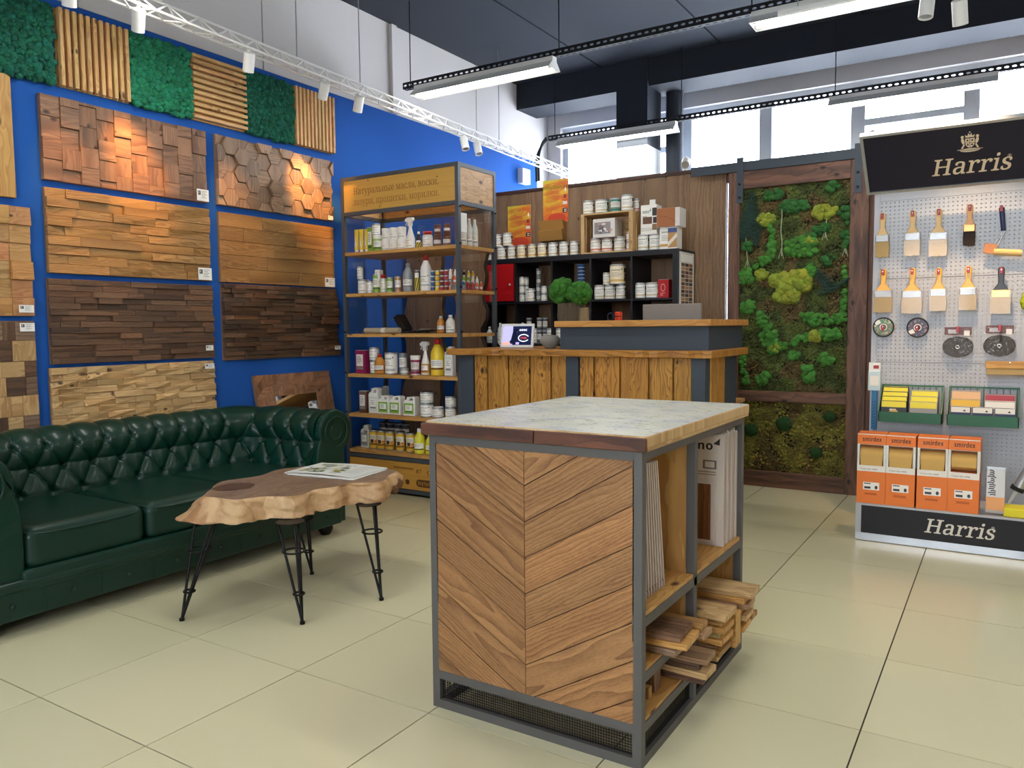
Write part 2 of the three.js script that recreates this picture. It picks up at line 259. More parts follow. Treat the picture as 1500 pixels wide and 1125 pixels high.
spotsOnTruss.forEach(([z, ty, I, o]) => spotlight([TX + .03, trussY(z) - .1, z], I ? [WALL + .02, ty, z - .22] : [TX + .25, 2.2, z + .1], I, .3, `white spotlight on the lattice truss, ${o === 'leftmost' ? 'nearest the camera' : o + ' from the left'}`));
spotlight([2.5, 2.74, -3.12], [2.6, 1.05, -3.95], 6, .5, 'lit warm spotlight hanging above the black sign', new THREE.Color().setRGB(1, .68, .38));
spotlight([2.36, 2.8, -3.12], [2.3, 1.9, -3.0], 0, .4, 'unlit white spotlight hanging beside the lit one above the black sign');
{ // rail that carries those two, hung from the ceiling
  const g = thing('spotlight_rail', 'white rail and wires holding the two spotlights above the black sign', 'rail', [2.45, 2.9, -3.12]);
  mesh('rail_bar', box(1.6, .025, .03), M.white, g); for (const x of [-.7, .7]) mesh('wire', new THREE.CylinderGeometry(.003, .003, CEIL - 2.91, 5).translate(x, (CEIL - 2.91) / 2 + .012, 0), M.silver, g);
  for (const [x, y] of [[.05, 2.8], [-.09, 2.86]]) mesh('stem', new THREE.CylinderGeometry(.006, .006, 2.9 - y, 6).translate(x, (y - 2.9) / 2, 0), M.white, g);
}
spotlight([.534, 2.531, -4.8], [.7, 2.2, -4.2], 0, .4, 'white spotlight clamped on top of the plank partition');
spotlight([1.93, 2.531, -4.8], [1.6, 2.75, -4.4], 0, .4, 'white spotlight above the right end of the sliding door');
// ---------------------------------------------------------------- sample panels on the blue wall
// a block facing +x: width along z (w), height h, depth d, each front corner with its own extra depth
function blockX(w, h, d, c = [0, 0, 0, 0], ch = .002) {
  const a = w / 2, b = h / 2, A = a - ch, B = b - ch, f = i => d + c[i];
  const back = [[0, -b, a], [0, -b, -a], [0, b, -a], [0, b, a]], mid = [[f(0) - ch, -b, a], [f(1) - ch, -b, -a], [f(2) - ch, b, -a], [f(3) - ch, b, a]], fr = [[f(0), -B, A], [f(1), -B, -A], [f(2), B, -A], [f(3), B, A]];
  const pos = [], q = (p0, p1, p2, p3) => pos.push(...p0, ...p1, ...p2, ...p0, ...p2, ...p3);
  q(fr[0], fr[1], fr[2], fr[3]); for (let i = 0; i < 4; i++) { const j = (i + 1) % 4; q(mid[i], mid[j], fr[j], fr[i]); q(back[i], back[j], mid[j], mid[i]); }
  const g = new THREE.BufferGeometry(); g.setAttribute('position', new THREE.Float32BufferAttribute(pos, 3)); g.computeVertexNormals(); g.setAttribute('uv', new THREE.Float32BufferAttribute(new Float32Array(pos.length / 3 * 2), 2)); return g;
}
const PX = WALL + .012;
// a panel spanning z0 (left, nearer) .. z1 (right, farther), y0 .. y1
function samplePanel(label, z0, z1, y0, y1, mat, fill, board = .014) {
  const g = thing('wood_wall_sample', label, 'wall panel', [PX - .012, y0, (z0 + z1) / 2], 'wooden sample panels on the blue wall');
  mesh('backing_board', span(.001, board, 0, y1 - y0, -(z0 - z1) / 2, (z0 - z1) / 2), tintless(mat), g);
  fill(g, z0 - z1, y1 - y0, board, mat); return g;
}
const backMat = std(0x80624a, .8); const tintless = () => backMat;
function put(g, geo, mat, axis, x, y, z, t, name = 'block') { grain(geo, axis); tint(geo, ...t); const m = mesh(name, geo, mat, g); m.position.set(x, y, z); return m; }
const tone = (lo, hi, warm = 0) => { const k = rr(lo, hi), w = rr(-warm, warm); return [k * (1 + w), k, k * (1 - w)]; };
function rows(g, w, h, bd, mat, { n, min, max, d0, d1, rough = 0, tones = [.8, 1.15, .05], gap = .001, name = 'strip' }) {
  const rh = h / n;
  for (let r = 0; r < n; r++) { let z = w / 2, first = true; while (z > -w / 2 + .001) { let l = rr(min, max); if (first) l *= rr(.3, 1); first = false; if (z - l < -w / 2 + min * .5) l = z + w / 2; const c = [0, 1, 2, 3].map(() => rr(-rough, rough)); put(g, blockX(l - gap, rh - gap, rr(d0, d1), c), mat, 'z', bd, (r + .5) * rh, z - l / 2, tone(...tones), name); z -= l; } }
}
const wp = (k, rough = .5) => wood(k, rough);
samplePanel('reddish brown panel of square wooden blocks, top left of the large panels', -.995, -2.033, 2.066, 2.527, W.cherry, (g, w, h, bd, m) => {
  const nc = 10, cw = w / nc; for (let c = 0; c < nc; c++) { const off = [0, .4, .15, .65, .3, 0, .5, .2, .6, .35][c]; let y = -off * .115; while (y < h - .002) { const a = Math.max(0, y), b = Math.min(h, y + .115); if (b - a > .012) put(g, blockX(cw - .0012, b - a - .0012, rr(.008, .026)), m, rand() < .5 ? 'z' : 'y', bd, (a + b) / 2, w / 2 - (c + .5) * cw, tone(.82, 1.12, .05)); y += .115; } }
});
samplePanel('panel of hexagonal wooden blocks in mixed brown tones', -2.113, -3.163, 2.07, 2.531, W.walnut, (g, w, h, bd, m) => {
  const R = .0655, dx = R * 1.5, dy = R * Math.sqrt(3); let i = 0;
  for (let x = -w / 2; x < w / 2 + R; x += dx, i++) for (let y = (i % 2 ? dy / 2 : 0); y < h + dy / 2; y += dy) {
    const hex = [0, 1, 2, 3, 4, 5].map(k => [x + (R - .001) * Math.cos(k * PI / 3), y + (R - .001) * Math.sin(k * PI / 3)]), p = polygonClip(hex, -w / 2, w / 2, 0, h); if (p.length < 3) continue;
    let A = 0; p.forEach((a, k) => { const b = p[(k + 1) % p.length]; A += a[0] * b[1] - b[0] * a[1]; }); if (Math.abs(A) < .0012) continue;
    const geo = extrude(p, rr(.006, .036), .0025).rotateY(PI / 2); put(g, geo, m, rand() < .6 ? 'y' : 'z', bd, 0, 0, tone(.85, 1.65, .05), 'hexagon');
  }
});
samplePanel('golden oak panel of rough split planks', -.997, -2.036, 1.56, 2.027, W.golden, (g, w, h, bd, m) => rows(g, w, h, bd, m, { n: 9, min: .2, max: .42, d0: .010, d1: .026, rough: .008, tones: [.85, 1.12, .04] }));
samplePanel('smooth oak panel of flush floor boards', -2.118, -3.174, 1.558, 2.025, wood('golden', .4), (g, w, h, bd, m) => rows(g, w, h, bd, m, { n: 5, min: .35, max: .6, d0: .0095, d1: .0105, tones: [.66, .84, .03], gap: .0016, name: 'floor_board' }));
samplePanel('dark brown panel of narrow stepped strips, above the pale one', -.99, -2.04, 1.055, 1.53, W.dark, (g, w, h, bd, m) => rows(g, w, h, bd, m, { n: 14, min: .1, max: .3, d0: .006, d1: .034, rough: .001, tones: [.62, 1.25, .07] }));
samplePanel('deep relief dark walnut panel of ragged strips', -2.124, -3.19, 1.03, 1.548, wood('dark', .5), (g, w, h, bd, m) => rows(g, w, h, bd, m, { n: 17, min: .09, max: .26, d0: .006, d1: .044, rough: .002, tones: [.45, 1.05, .14] }));
samplePanel('pale ash panel of short split blocks behind the sofa', -.977, -2.04, .5, 1.035, W.ash, (g, w, h, bd, m) => rows(g, w, h, bd, m, { n: 14, min: .1, max: .19, d0: .008, d1: .026, rough: .009, tones: [.86, 1.12, .03] }));
samplePanel('plain light board cut by the left edge of the picture', -.25, -.852, 1.945, 2.583, W.pine, (g, w, h, bd, m) => { put(g, blockX(w - .001, h - .001, .012), m, 'y', bd, h / 2, 0, [.95, .95, .9], 'face_board'); });
samplePanel('panel of square split wooden blocks at the left edge of the picture', -.25, -.91, 1.322, 1.9, W.ash, (g, w, h, bd, m) => { const n = 6, cw = w / n, rh = h / 6; for (let c = 0; c < n; c++) for (let r = 0; r < 6; r++) { const q = [0, 1, 2, 3].map(() => rr(-.006, .006)); put(g, blockX(cw - .001, rh - .001, rr(.012, .034), q), m, 'z', bd, (r + .5) * rh, w / 2 - (c + .5) * cw, [.86, .7, .56].map(v => v * rr(.85, 1.1))); } });
samplePanel('mosaic panel of pale and dark wooden squares at the left edge', -.25, -.908, .6, 1.296, W.walnut, (g, w, h, bd, m) => {
  let y = 0, r = 0; while (y < h - .01) { const rh = Math.min([.1, .085, .11][r++ % 3], h - y); let z = -w / 2; while (z < w / 2 - .005) { const l = Math.min([.06, .1, .12, .08][Math.floor(rand() * 4)], w / 2 - z); const k = rand(); put(g, blockX(l - .001, rh - .001, rr(.01, .018)), k < .3 ? W.dark : k < .7 ? W.ash : W.walnut, rand() < .5 ? 'y' : 'z', bd, y + rh / 2, z + l / 2, tone(.7, 1.05, .04)); z += l; } y += rh; }
});
// price cards on the panels
const cardTex = canvasTex(128, 96, (x, w, h) => { x.fillStyle = '#f0efea'; x.fillRect(0, 0, w, h); x.fillStyle = '#8a8a92'; for (let k = 0; k < 5; k++) x.fillRect(50, 14 + k * 13, 60 - (k * 17) % 30, 4); x.fillStyle = '#5b5148'; x.fillRect(10, 14, 30, 34); x.fillStyle = '#b9b2a4'; x.fillRect(14, 20, 12, 18); });
const cardMat = new THREE.MeshStandardMaterial({ map: cardTex, roughness: .7 }), cardSide = std(0xe6e4dd, .8);
function priceCard(y, z, w, h, x, label) { const m = mesh('price_card', box(.003, h, w), [cardMat, cardSide, cardSide, cardSide, cardSide, cardSide]); m.position.set(x, y, z); tag(m, label, 'price card', 'white price cards on the sample panels'); }
priceCard(2.11, -1.985, .088, .075, WALL + .045, 'white price card on the reddish square block panel');
priceCard(2.09, -3.12, .05, .03, WALL + .05, 'small white price card on the hexagon panel');
priceCard(1.603, -1.98, .1, .078, WALL + .045, 'white price card on the golden split plank panel');
priceCard(1.597, -3.115, .105, .07, WALL + .03, 'white price card on the smooth oak panel');
priceCard(1.12, -1.995, .055, .034, WALL + .044, 'white price card on the dark stepped strip panel');
priceCard(1.09, -3.15, .06, .03, WALL + .062, 'white price card on the ragged walnut panel');
priceCard(1.0, -1.985, .07, .034, WALL + .05, 'white price card at the top of the pale ash panel');
priceCard(1.36, -.855, .075, .04, WALL + .058, 'white price card on the split block panel at the left edge');
priceCard(1.262, -.865, .075, .045, WALL + .036, 'white price card on the mosaic panel at the left edge');
// reindeer moss and slat squares
function clump(seed, detail = 4) { const g = mergeVertices(new THREE.IcosahedronGeometry(1, detail).deleteAttribute('normal').deleteAttribute('uv')), p = g.attributes.position; for (let i = 0; i < p.count; i++) { const x = p.getX(i), y = p.getY(i), z = p.getZ(i), k = 1 + .22 * n3(x * 1.8 + seed, y * 1.8, z * 1.8) + .16 * Math.abs(n3(x * 4.5, y * 4.5 + seed, z * 4.5)) + .09 * n3(x * 10, y * 10, z * 10 + seed); p.setXYZ(i, x * k, y * k, z * k); } g.computeVertexNormals(); return g; }
const CLUMPS = [clump(1), clump(5), clump(9)];
const mossMat = std(0xffffff, .95);
const dummy = new THREE.Object3D();
// spots: list of [x, y, z, size, colour]
function mossStuff(name, spots, parent, shape = 0, flatten = 1) {
  const im = new THREE.InstancedMesh(CLUMPS[shape], mossMat, spots.length); im.name = parent === scene ? numbered(name) : name; shade(im);
  spots.forEach(([x, y, z, s, c], i) => { dummy.position.set(x, y, z); dummy.rotation.set(rr(0, 6), rr(0, 6), rr(0, 6)); dummy.scale.set(s * rr(.85, 1.15) * flatten, s * rr(.85, 1.15), s * rr(.85, 1.15)); dummy.updateMatrix(); im.setMatrixAt(i, dummy.matrix); im.setColorAt(i, c); });
  im.userData.kind = 'stuff'; parent.add(im); return im;
}
const mossGreen = (r, g, b, v = .25) => { const k = rr(1 - v, 1 + v); return new THREE.Color().setRGB(r * k * rr(.85, 1.15), g * k, b * k * rr(.85, 1.15)); };
function mossSquare(z0, z1, col, label) {
  const g = thing('moss_wall_sample', label, 'moss panel', [WALL, 2.59, (z0 + z1) / 2], 'square moss panels above the wood panels'), w = z0 - z1, h = .42;
  mesh('backing_board', span(.001, .015, 0, h, -w / 2, w / 2), std(0x0c2a22, .9), g);
  const s = []; for (let i = 0; i < 21; i++) for (let j = 0; j < 21; j++) s.push([.018 + rr(0, .016), (j + .5 + rr(-.4, .4)) * h / 21, -w / 2 + (i + .5 + rr(-.4, .4)) * w / 21, rr(.011, .021), mossGreen(...col)]);
  mossStuff('moss', s, g, 0);
}
mossSquare(-.66, -1.085, [.006, .115, .07], 'dark teal green moss square at the left end of the top row');
mossSquare(-1.524, -1.94, [.012, .19, .095], 'bright green moss square between two slat squares');
mossSquare(-2.37, -2.79, [.006, .115, .07], 'dark teal green moss square, farthest right of the moss squares');
function slatSquare(z0, z1, n, vertical, label) {
  const g = thing('slat_wall_sample', label, 'slat panel', [WALL, 2.59, (z0 + z1) / 2], 'square slat panels above the wood panels'), w = z0 - z1, h = .42, p = (vertical ? w : h) / n;
  mesh('backing_board', tint(grain(span(.001, .012, 0, h, -w / 2, w / 2), vertical ? 'y' : 'z'), 1.08, 1.0, .86), W.ash, g);
  for (let k = 0; k < n; k++) { const geo = vertical ? rbox(.04, h, p * .58, .004) : rbox(.04, p * .58, w, .004); const m = mesh('slat', tint(grain(geo, vertical ? 'y' : 'z'), ...[1.08, 1.0, .86].map(v => v * rr(.95, 1.05))), W.ash, g); m.position.set(.032, vertical ? h / 2 : (k + .5) * p, vertical ? w / 2 - (k + .5) * p : 0); }
}
slatSquare(-1.1, -1.52, 11, true, 'pale vertical slat square beside the leftmost moss');
slatSquare(-1.945, -2.362, 11, false, 'horizontal slat square in the middle of the top row');
slatSquare(-2.793, -3.2, 11, true, 'vertical slat square at the right end of the top row');

// ---------------------------------------------------------------- green chesterfield sofa
{
  const g = thing('chesterfield_sofa', 'dark green button-tufted leather sofa along the blue wall', 'sofa', [-1.68, 0, -1.09]);
  // local: x forward from the wall, z along the length; inner seat opening z = -.81 .. +.81
  const IN = .81, XB = .42, XF = 1.0, RC = .09;         // inner line of the back, front of the arms, corner radius
  const prof = []; // [outward offset, height] along the tufted surface
  { prof.push([0, .32]); for (let k = 1; k <= 10; k++) { const t = k / 10; prof.push([.05 * t * t, .32 + .25 * t]); } const cx = .155, cy = .625, R = .118; for (let k = 0; k <= 26; k++) { const a = PI * 1.10 - (PI * 1.42) * k / 26; prof.push([cx + R * Math.cos(a), cy + R * Math.sin(a)]); } }
  const pc = new THREE.CatmullRomCurve3(prof.map(p => new THREE.Vector3(p[0], p[1], 0))), PL = pc.getLength(), NT = 110, P = pc.getSpacedPoints(NT), T = P.map((_, i) => pc.getTangentAt(i / NT));
  // path along the inner line: near arm front -> corner -> back -> corner -> far arm front
  const path = []; const push = (x, z, nx, nz, s) => path.push([x, z, nx, nz, s]); let s = 0; const a = .152;
  const la = XF - XB - RC, lb = 2 * (IN - RC), lc = RC * PI / 2, lcs = .18;
  const step = .006; const N1 = Math.round(la / step), N2 = Math.round(lb / step), NC = 30;
  for (let i = 0; i <= N1; i++) push(XF - la * i / N1, IN, 0, 1, la * i / N1);
  for (let i = 1; i <= NC; i++) { const t = i / NC * PI / 2; push(XB + RC - RC * Math.sin(t), IN - RC + RC * Math.cos(t), -Math.sin(t), Math.cos(t), la + lcs * i / NC); }
  for (let i = 1; i <= N2; i++) push(XB, IN - RC - lb * i / N2, -1, 0, la + lcs + lb * i / N2);
  for (let i = 1; i <= NC; i++) { const t = i / NC * PI / 2; push(XB + RC - RC * Math.cos(t), -IN + RC - RC * Math.sin(t), -Math.cos(t), -Math.sin(t), la + lcs + lb + lcs * i / NC); }
  for (let i = 1; i <= N1; i++) push(XB + RC + la * i / N1, -IN, 0, -1, la + 2 * lcs + lb + la * i / N1);
  const t0 = .128, b = .115, rowsN = 2; // first button row, row pitch, rows above the first
  const phase = 0.04;
  const pow = (x, e) => Math.pow(Math.max(0, x), e);
  const tuft = (S, t) => {
    const H = .024, u = (S + phase) / a; let tt = (t - t0) / b; const e = .42;
    let h, d = 9;
    if (tt <= 0) { h = H * pow(Math.abs(Math.sin(PI * u)), e + .25) * (1 - .35 * clamp(-tt)); d = Math.hypot((u - Math.round(u)) * a, tt * b); }
    else if (tt >= rowsN) { const o = rowsN % 2 ? .5 : 0; h = H * pow(Math.abs(Math.sin(PI * (u - o))), e + .2) * (1 - .45 * clamp((tt - rowsN) * .7)); d = Math.hypot((u - o - Math.round(u - o)) * a, (tt - rowsN) * b); }
    else { const p = u - tt / 2, q = u + tt / 2; h = H * pow(Math.min(Math.abs(Math.sin(PI * p)), Math.abs(Math.sin(PI * q))), e); for (const j of [Math.floor(tt), Math.ceil(tt)]) { const o = j % 2 ? .5 : 0; d = Math.min(d, Math.hypot((u - o - Math.round(u - o)) * a, (tt - j) * b)); } }
    return h - .020 * Math.exp(-d * d / (2 * .012 * .012));
  };
  const pos = [], idx = [], uv = [];
  for (let i = 0; i < path.length; i++) for (let k = 0; k <= NT; k++) {
    const [x, z, nx, nz, S] = path[i], p = P[k], tg = T[k], t = k / NT * PL, d = tuft(S, t), ox = -tg.y, oy = tg.x; // surface normal in the profile plane, towards the sitter and up
    const off = p.x + d * ox, y = p.y + d * oy; pos.push(x + nx * off, y, z + nz * off); uv.push(S * 1.0, t * 1.0);
  }
  const C = NT + 1; for (let i = 0; i + 1 < path.length; i++) for (let k = 0; k < NT; k++) { const q = i * C + k; idx.push(q, q + 1, q + C, q + 1, q + C + 1, q + C); }
  const bg = new THREE.BufferGeometry(); bg.setAttribute('position', new THREE.Float32BufferAttribute(pos, 3)); bg.setAttribute('uv', new THREE.Float32BufferAttribute(uv, 2)); bg.setIndex(idx); bg.computeVertexNormals();
  mesh('tufted_back', bg, M.leather, g);
  // buttons
  const at2 = (S, t) => { let i = 0; while (i + 1 < path.length && path[i + 1][4] < S) i++; const k = Math.min(NT, Math.round(t / PL * NT)), [x, z, nx, nz] = path[i], p = P[k], tg = T[k], d = -.016; return [x + nx * (p.x - d * tg.y), p.y + d * tg.x, z + nz * (p.x - d * tg.y)]; };
  const SM = path[path.length - 1][4];
  for (let j = 0; j <= rowsN; j++) for (let u = -1; u < 40; u++) { const S = (u + (j % 2 ? .5 : 0)) * a - phase; if (S < .02 || S > SM - .02) continue; const q = at2(S, t0 + j * b), m = mesh('button', new THREE.SphereGeometry(.009, 10, 7), M.leather, g); m.position.set(...q); }
  // outside shells under the roll
  mesh('back_shell', span(.03, .25, .08, .60, -1.08, 1.08), M.leather, g);
  for (const sgn of [-1, 1]) {
    mesh('arm_shell', sgn > 0 ? span(.2, XF - .01, .08, .58, IN + .06, IN + .24) : span(.2, XF - .01, .08, .58, -IN - .24, -IN - .06), M.leather, g);
    // arm front: post and scroll
    const sh = new THREE.Shape(); sh.moveTo(0, .07); sh.lineTo(0, .42); sh.quadraticCurveTo(.0, .54, .03, .585); sh.absarc(.155, .625, .132, PI * 1.1, -PI * .32, true); sh.quadraticCurveTo(.23, .47, .225, .38); sh.lineTo(.225, .07); sh.closePath();
    const front = new THREE.ExtrudeGeometry(sh, { depth: .03, bevelEnabled: true, bevelThickness: .012, bevelSize: .012, bevelOffset: -.012, bevelSegments: 3, curveSegments: 24 }).rotateY(PI / 2);
    // after the turn, shape x runs towards -z
    const fg = sgn > 0 ? front.clone().scale(1, 1, -1) : front; if (sgn > 0) { const ix = fg.index; const ps = fg.attributes.position; const arr = ps.array; for (let i = 0; i < arr.length; i += 9) for (let c = 0; c < 3; c++) { const t = arr[i + 3 + c]; arr[i + 3 + c] = arr[i + 6 + c]; arr[i + 6 + c] = t; } fg.computeVertexNormals(); }
    const fm = mesh('arm_front', fg, M.leather, g); fm.position.set(XF, 0, sgn * IN);
    const pipe = new THREE.TorusGeometry(.088, .006, 8, 40, PI * 1.75).rotateZ(-PI * .55).rotateY(PI / 2); const pm = mesh('scroll_piping', pipe, M.leather, fm); pm.position.set(.045, .625, sgn * .155); const pn = mesh('scroll_piping', new THREE.TorusGeometry(.045, .005, 8, 32).rotateY(PI / 2), M.leather, fm); pn.position.set(.043, .625, sgn * .155);
    const pleats = []; for (let k = 0; k < 26; k++) { const t = PI * 1.05 - k / 25 * PI * 1.3; pleats.push(rod([.012, .625 + .133 * Math.sin(t), sgn * (.155 + .133 * Math.cos(t))], [.042, .625 + .120 * Math.sin(t), sgn * (.155 + .120 * Math.cos(t))], .0045, 5)); } mesh('scroll_pleats', merge(pleats), M.leather, fm);
  }
  // seat rail with its buttons, and the cushions
  mesh('seat_deck', rbox(.72, .1, 1.66, .02, .70, .215, 0), M.leather, g);
  mesh('front_rail', rbox(.05, .125, 1.98, .012, 1.03, .13, 0, 3), M.leather, g);
  mesh('rail_border', rbox(.07, .05, 1.98, .022, 1.03, .205, 0, 4), M.leather, g);
  for (let k = 0; k < 8; k++) { const z = -.87 + k * .249; mesh('rail_button', new THREE.SphereGeometry(.011, 10, 7).scale(.5, 1, 1).translate(1.057, .13, z), M.leather, g); if (k < 7) mesh('rail_seam', new THREE.CylinderGeometry(.002, .002, .11, 6).translate(1.056, .13, z + .1245), M.leather, g); }
  for (let k = 0; k < 3; k++) {
    const w = .532, d = .63, cg = new RoundedBoxGeometry(d, .175, w, 8, .045), p = cg.attributes.position;
    for (let i = 0; i < p.count; i++) { const x = p.getX(i), y = p.getY(i), z = p.getZ(i), e = (1 - pow(Math.abs(x) / (d / 2), 4)) * (1 - pow(Math.abs(z) / (w / 2), 4)); p.setY(i, y + (y > 0 ? .022 * e : 0)); }
    cg.computeVertexNormals(); const m = mesh('seat_cushion', cg, M.leather, g); m.position.set(.735, .338, .54 - k * .54);
    const L = (x, y, z) => [x, y, z], ring = tube([L(d / 2 - .012, .066, w / 2 - .03), L(d / 2 - .012, .066, -w / 2 + .03), L(d / 2 - .045, .073, -w / 2 + .008), L(-d / 2 + .04, .073, -w / 2 + .008), L(-d / 2 + .04, .073, w / 2 - .008), L(d / 2 - .045, .073, w / 2 - .008)], .004, 90, 6, true); mesh('piping', ring, M.leather, m);
  }
  for (const [x, z] of [[.97, .93], [.97, -.93], [.12, .95], [.12, -.95]]) mesh('foot', lathe([[.001, 0], [.028, 0], [.034, .012], [.045, .03], [.045, .05], [.035, .066], [.03, .075], [.001, .075]], 20).translate(x, 0, z), M.blackIron, g);
}
// ---------------------------------------------------------------- live edge coffee table
{
  const g = thing('coffee_table', 'live edge wooden slab coffee table on black hairpin legs', 'table', [-.1, 0, -1.25]);
  const O = [[-.24, -.85], [-.38, -1.0], [-.46, -1.1], [-.45, -1.18], [-.42, -1.3], [-.47, -1.46], [-.43, -1.58], [-.38, -1.69], [-.3, -1.76], [-.17, -1.78], [-.02, -1.76], [.1, -1.74], [.14, -1.64], [.22, -1.48], [.13, -1.4], [.11, -1.27], [.08, -1.2], [.11, -1.09], [.08, -1.03], [.02, -1.0], [-.02, -.96], [-.04, -.91], [-.06, -.87], [-.16, -.86]].map(([x, z]) => [x + .1, z + 1.25]);
  const cv = new THREE.CatmullRomCurve3(O.map(p => new THREE.Vector3(p[0], 0, p[1])), true), N = 200, top = cv.getSpacedPoints(N).slice(0, N), Y1 = .505, Y0 = .408, rowsY = 14;
  const flare = (x, z, f) => { const dl = Math.hypot(x + .16, z - .38), dr = Math.hypot(x - .2, z + .45); return f * (.10 * Math.exp(-dl * dl / .02) + .015) + .035 * Math.sin(f * PI) * Math.exp(-dr * dr / .02) - .03 * f * Math.exp(-dr * dr / .01); };
  const pos = [], uv = [], idx = [], nrm = top.map((p, i) => { const a = top[(i + N - 1) % N], b = top[(i + 1) % N]; const v = new THREE.Vector3(b.z - a.z, 0, a.x - b.x).normalize(); return v; });
  // outward check
  let area = 0; top.forEach((p, i) => { const q = top[(i + 1) % N]; area += p.x * q.z - q.x * p.z; }); const sg = area > 0 ? 1 : -1;
  for (let r = 0; r <= rowsY; r++) for (let i = 0; i <= N; i++) { const p = top[i % N], n = nrm[i % N], f = r / rowsY, y = Y1 + (Y0 - Y1) * f; const bump = .011 * n3(p.x * 9, y * 14, p.z * 9) + .006 * n3(p.x * 28, y * 40, p.z * 28); const o = sg * (flare(p.x, p.z, f) + (r ? bump : 0)); pos.push(p.x + n.x * o, y - (f > .9 ? .008 * n2(p.x * 12, p.z * 12) : 0), p.z + n.z * o); uv.push(y * 1.2 + .02 * n2(i * .2, 1), i / N * 2.9 * 2); }
  for (let r = 0; r < rowsY; r++) for (let i = 0; i < N; i++) { const q = r * (N + 1) + i; if (sg > 0) idx.push(q, q + 1, q + N + 1, q + 1, q + N + 2, q + N + 1); else idx.push(q, q + N + 1, q + 1, q + 1, q + N + 1, q + N + 2); }
  const side = new THREE.BufferGeometry(); side.setAttribute('position', new THREE.Float32BufferAttribute(pos, 3)); side.setAttribute('uv', new THREE.Float32BufferAttribute(uv, 2)); side.setIndex(idx); side.computeVertexNormals(); mesh('live_edge', tint(side, 1), new THREE.MeshStandardMaterial({ map: WT.bark, roughness: .5, vertexColors: true }), g);
  const shp = new THREE.Shape(top.map(p => new THREE.Vector2(p.x, -p.z))); const cap = new THREE.ShapeGeometry(shp).rotateX(-PI / 2).translate(0, Y1, 0); mesh('slab_top', tint(grain(cap, 'z', .55, .5, .8, 2.2), 1), wood('slab', .32), g);
  const bot = []; for (let i = 0; i < N; i++) bot.push(new THREE.Vector2(pos[3 * (rowsY * (N + 1) + i)], -pos[3 * (rowsY * (N + 1) + i) + 2])); mesh('slab_underside', tint(grain(new THREE.ShapeGeometry(new THREE.Shape(bot)).rotateX(-PI / 2).translate(0, Y0 + .001, 0), 'z'), 1), W.slab, g);
  const knot = canvasTex(128, 128, (x) => { x.fillStyle = '#5b3f2b'; x.fillRect(0, 0, 128, 128); for (let r = 62; r > 2; r -= 3) { x.strokeStyle = r % 2 ? '#3f2a1c' : '#7a5a3e'; x.lineWidth = 1.5; x.beginPath(); x.ellipse(64 + (r % 5), 64, r, r * .95, 0, 0, 7); x.stroke(); } });
  mesh('end_grain_knot', new THREE.CircleGeometry(.085, 32).rotateX(-PI / 2).scale(1.0, 1, 1.15).translate(-.2, Y1 + .0012, .2), new THREE.MeshStandardMaterial({ map: knot, roughness: .35 }), g);
  for (const [x, y, z, s] of [[.235, .45, -.44, .034], [.262, .432, -.39, .026], [.02, .455, .33, .032], [.19, .455, -.13, .022]]) mesh('burl_knot', CLUMPS[1].clone().scale(s, s * .8, s).translate(x, y, z), std(0x6b4a2e, .8), g);
  for (const [fx, fz, tx, tz] of [[-.206, -.688, -.2, -.83], [.268, -.927, .13, -1.0], [-.2, -1.425, -.24, -1.4], [.36, -1.318, .19, -1.43]]) {
    const F = [fx + .1, .006, fz + 1.25], c = [tx + .1, Y0 - .002, tz + 1.25], rods = [], dir = [0, 2.09, 4.19].map(t => t + .4), leg = new THREE.Group(); leg.name = 'hairpin_leg'; g.add(leg);
    for (const t of dir) rods.push(rod(F, [c[0] + .055 * Math.cos(t), c[1], c[2] + .055 * Math.sin(t)], .0058, 8)); rods.push(cyl(.011, .011, .012, F[0], .006, F[2], 12)); rods.push(cyl(.062, .062, .003, c[0], c[1] - .001, c[2], 20)); mesh('rods', merge(rods), M.blackIron, leg);
    for (const f of [.28, .7]) { const r = .055 * f + .007, q = new THREE.TorusGeometry(r, .0045, 6, 28).rotateX(PI / 2).translate(F[0] + (c[0] - F[0]) * f, F[1] + (c[1] - F[1]) * f, F[2] + (c[2] - F[2]) * f); mesh('ring', q, M.blackIron, leg); }
  }
  // magazine lying on the slab
  const mag = canvasTex(512, 384, (x, w, h) => { x.fillStyle = '#e9ebe6'; x.fillRect(0, 0, w, h); const c = ['#3b4a2e', '#6c7f4a', '#8c9a86', '#2e3330', '#b7a46a', '#50643f', '#c9cfc4', '#c8b22e']; const r = mulberry(3); for (let k = 0; k < 60; k++) { x.fillStyle = c[Math.floor(r() * 8)]; x.fillRect(30 + r() * 280, 40 + r() * 260, 14 + r() * 50, 8 + r() * 40); } x.fillStyle = '#dfe3de'; x.fillRect(352, 20, 150, 330); x.fillStyle = '#9aa09a'; for (let k = 0; k < 9; k++) x.fillRect(366, 50 + k * 26, 110 - (k * 23) % 50, 5); });
  const m1 = thing('magazine', 'open glossy magazine with green pictures lying on the coffee table', 'magazine', [-.16, Y1 + .002, -1.575]);
  m1.rotation.y = .14; const page = new THREE.PlaneGeometry(.42, .3, 24, 8).rotateX(-PI / 2), pp = page.attributes.position; for (let i = 0; i < pp.count; i++) pp.setY(i, .007 + .006 * Math.sin((pp.getX(i) + .21) * 7.2) ** 2); page.computeVertexNormals();
  mesh('cover', page, new THREE.MeshStandardMaterial({ map: mag, roughness: .3 }), m1); mesh('pages', box(.424, .005, .302, 0, .0025, 0), cardSide, m1); mesh('second_sheet', box(.4, .003, .29, .03, .0015, .03), std(0xcfd0cc, .6), m1);
}
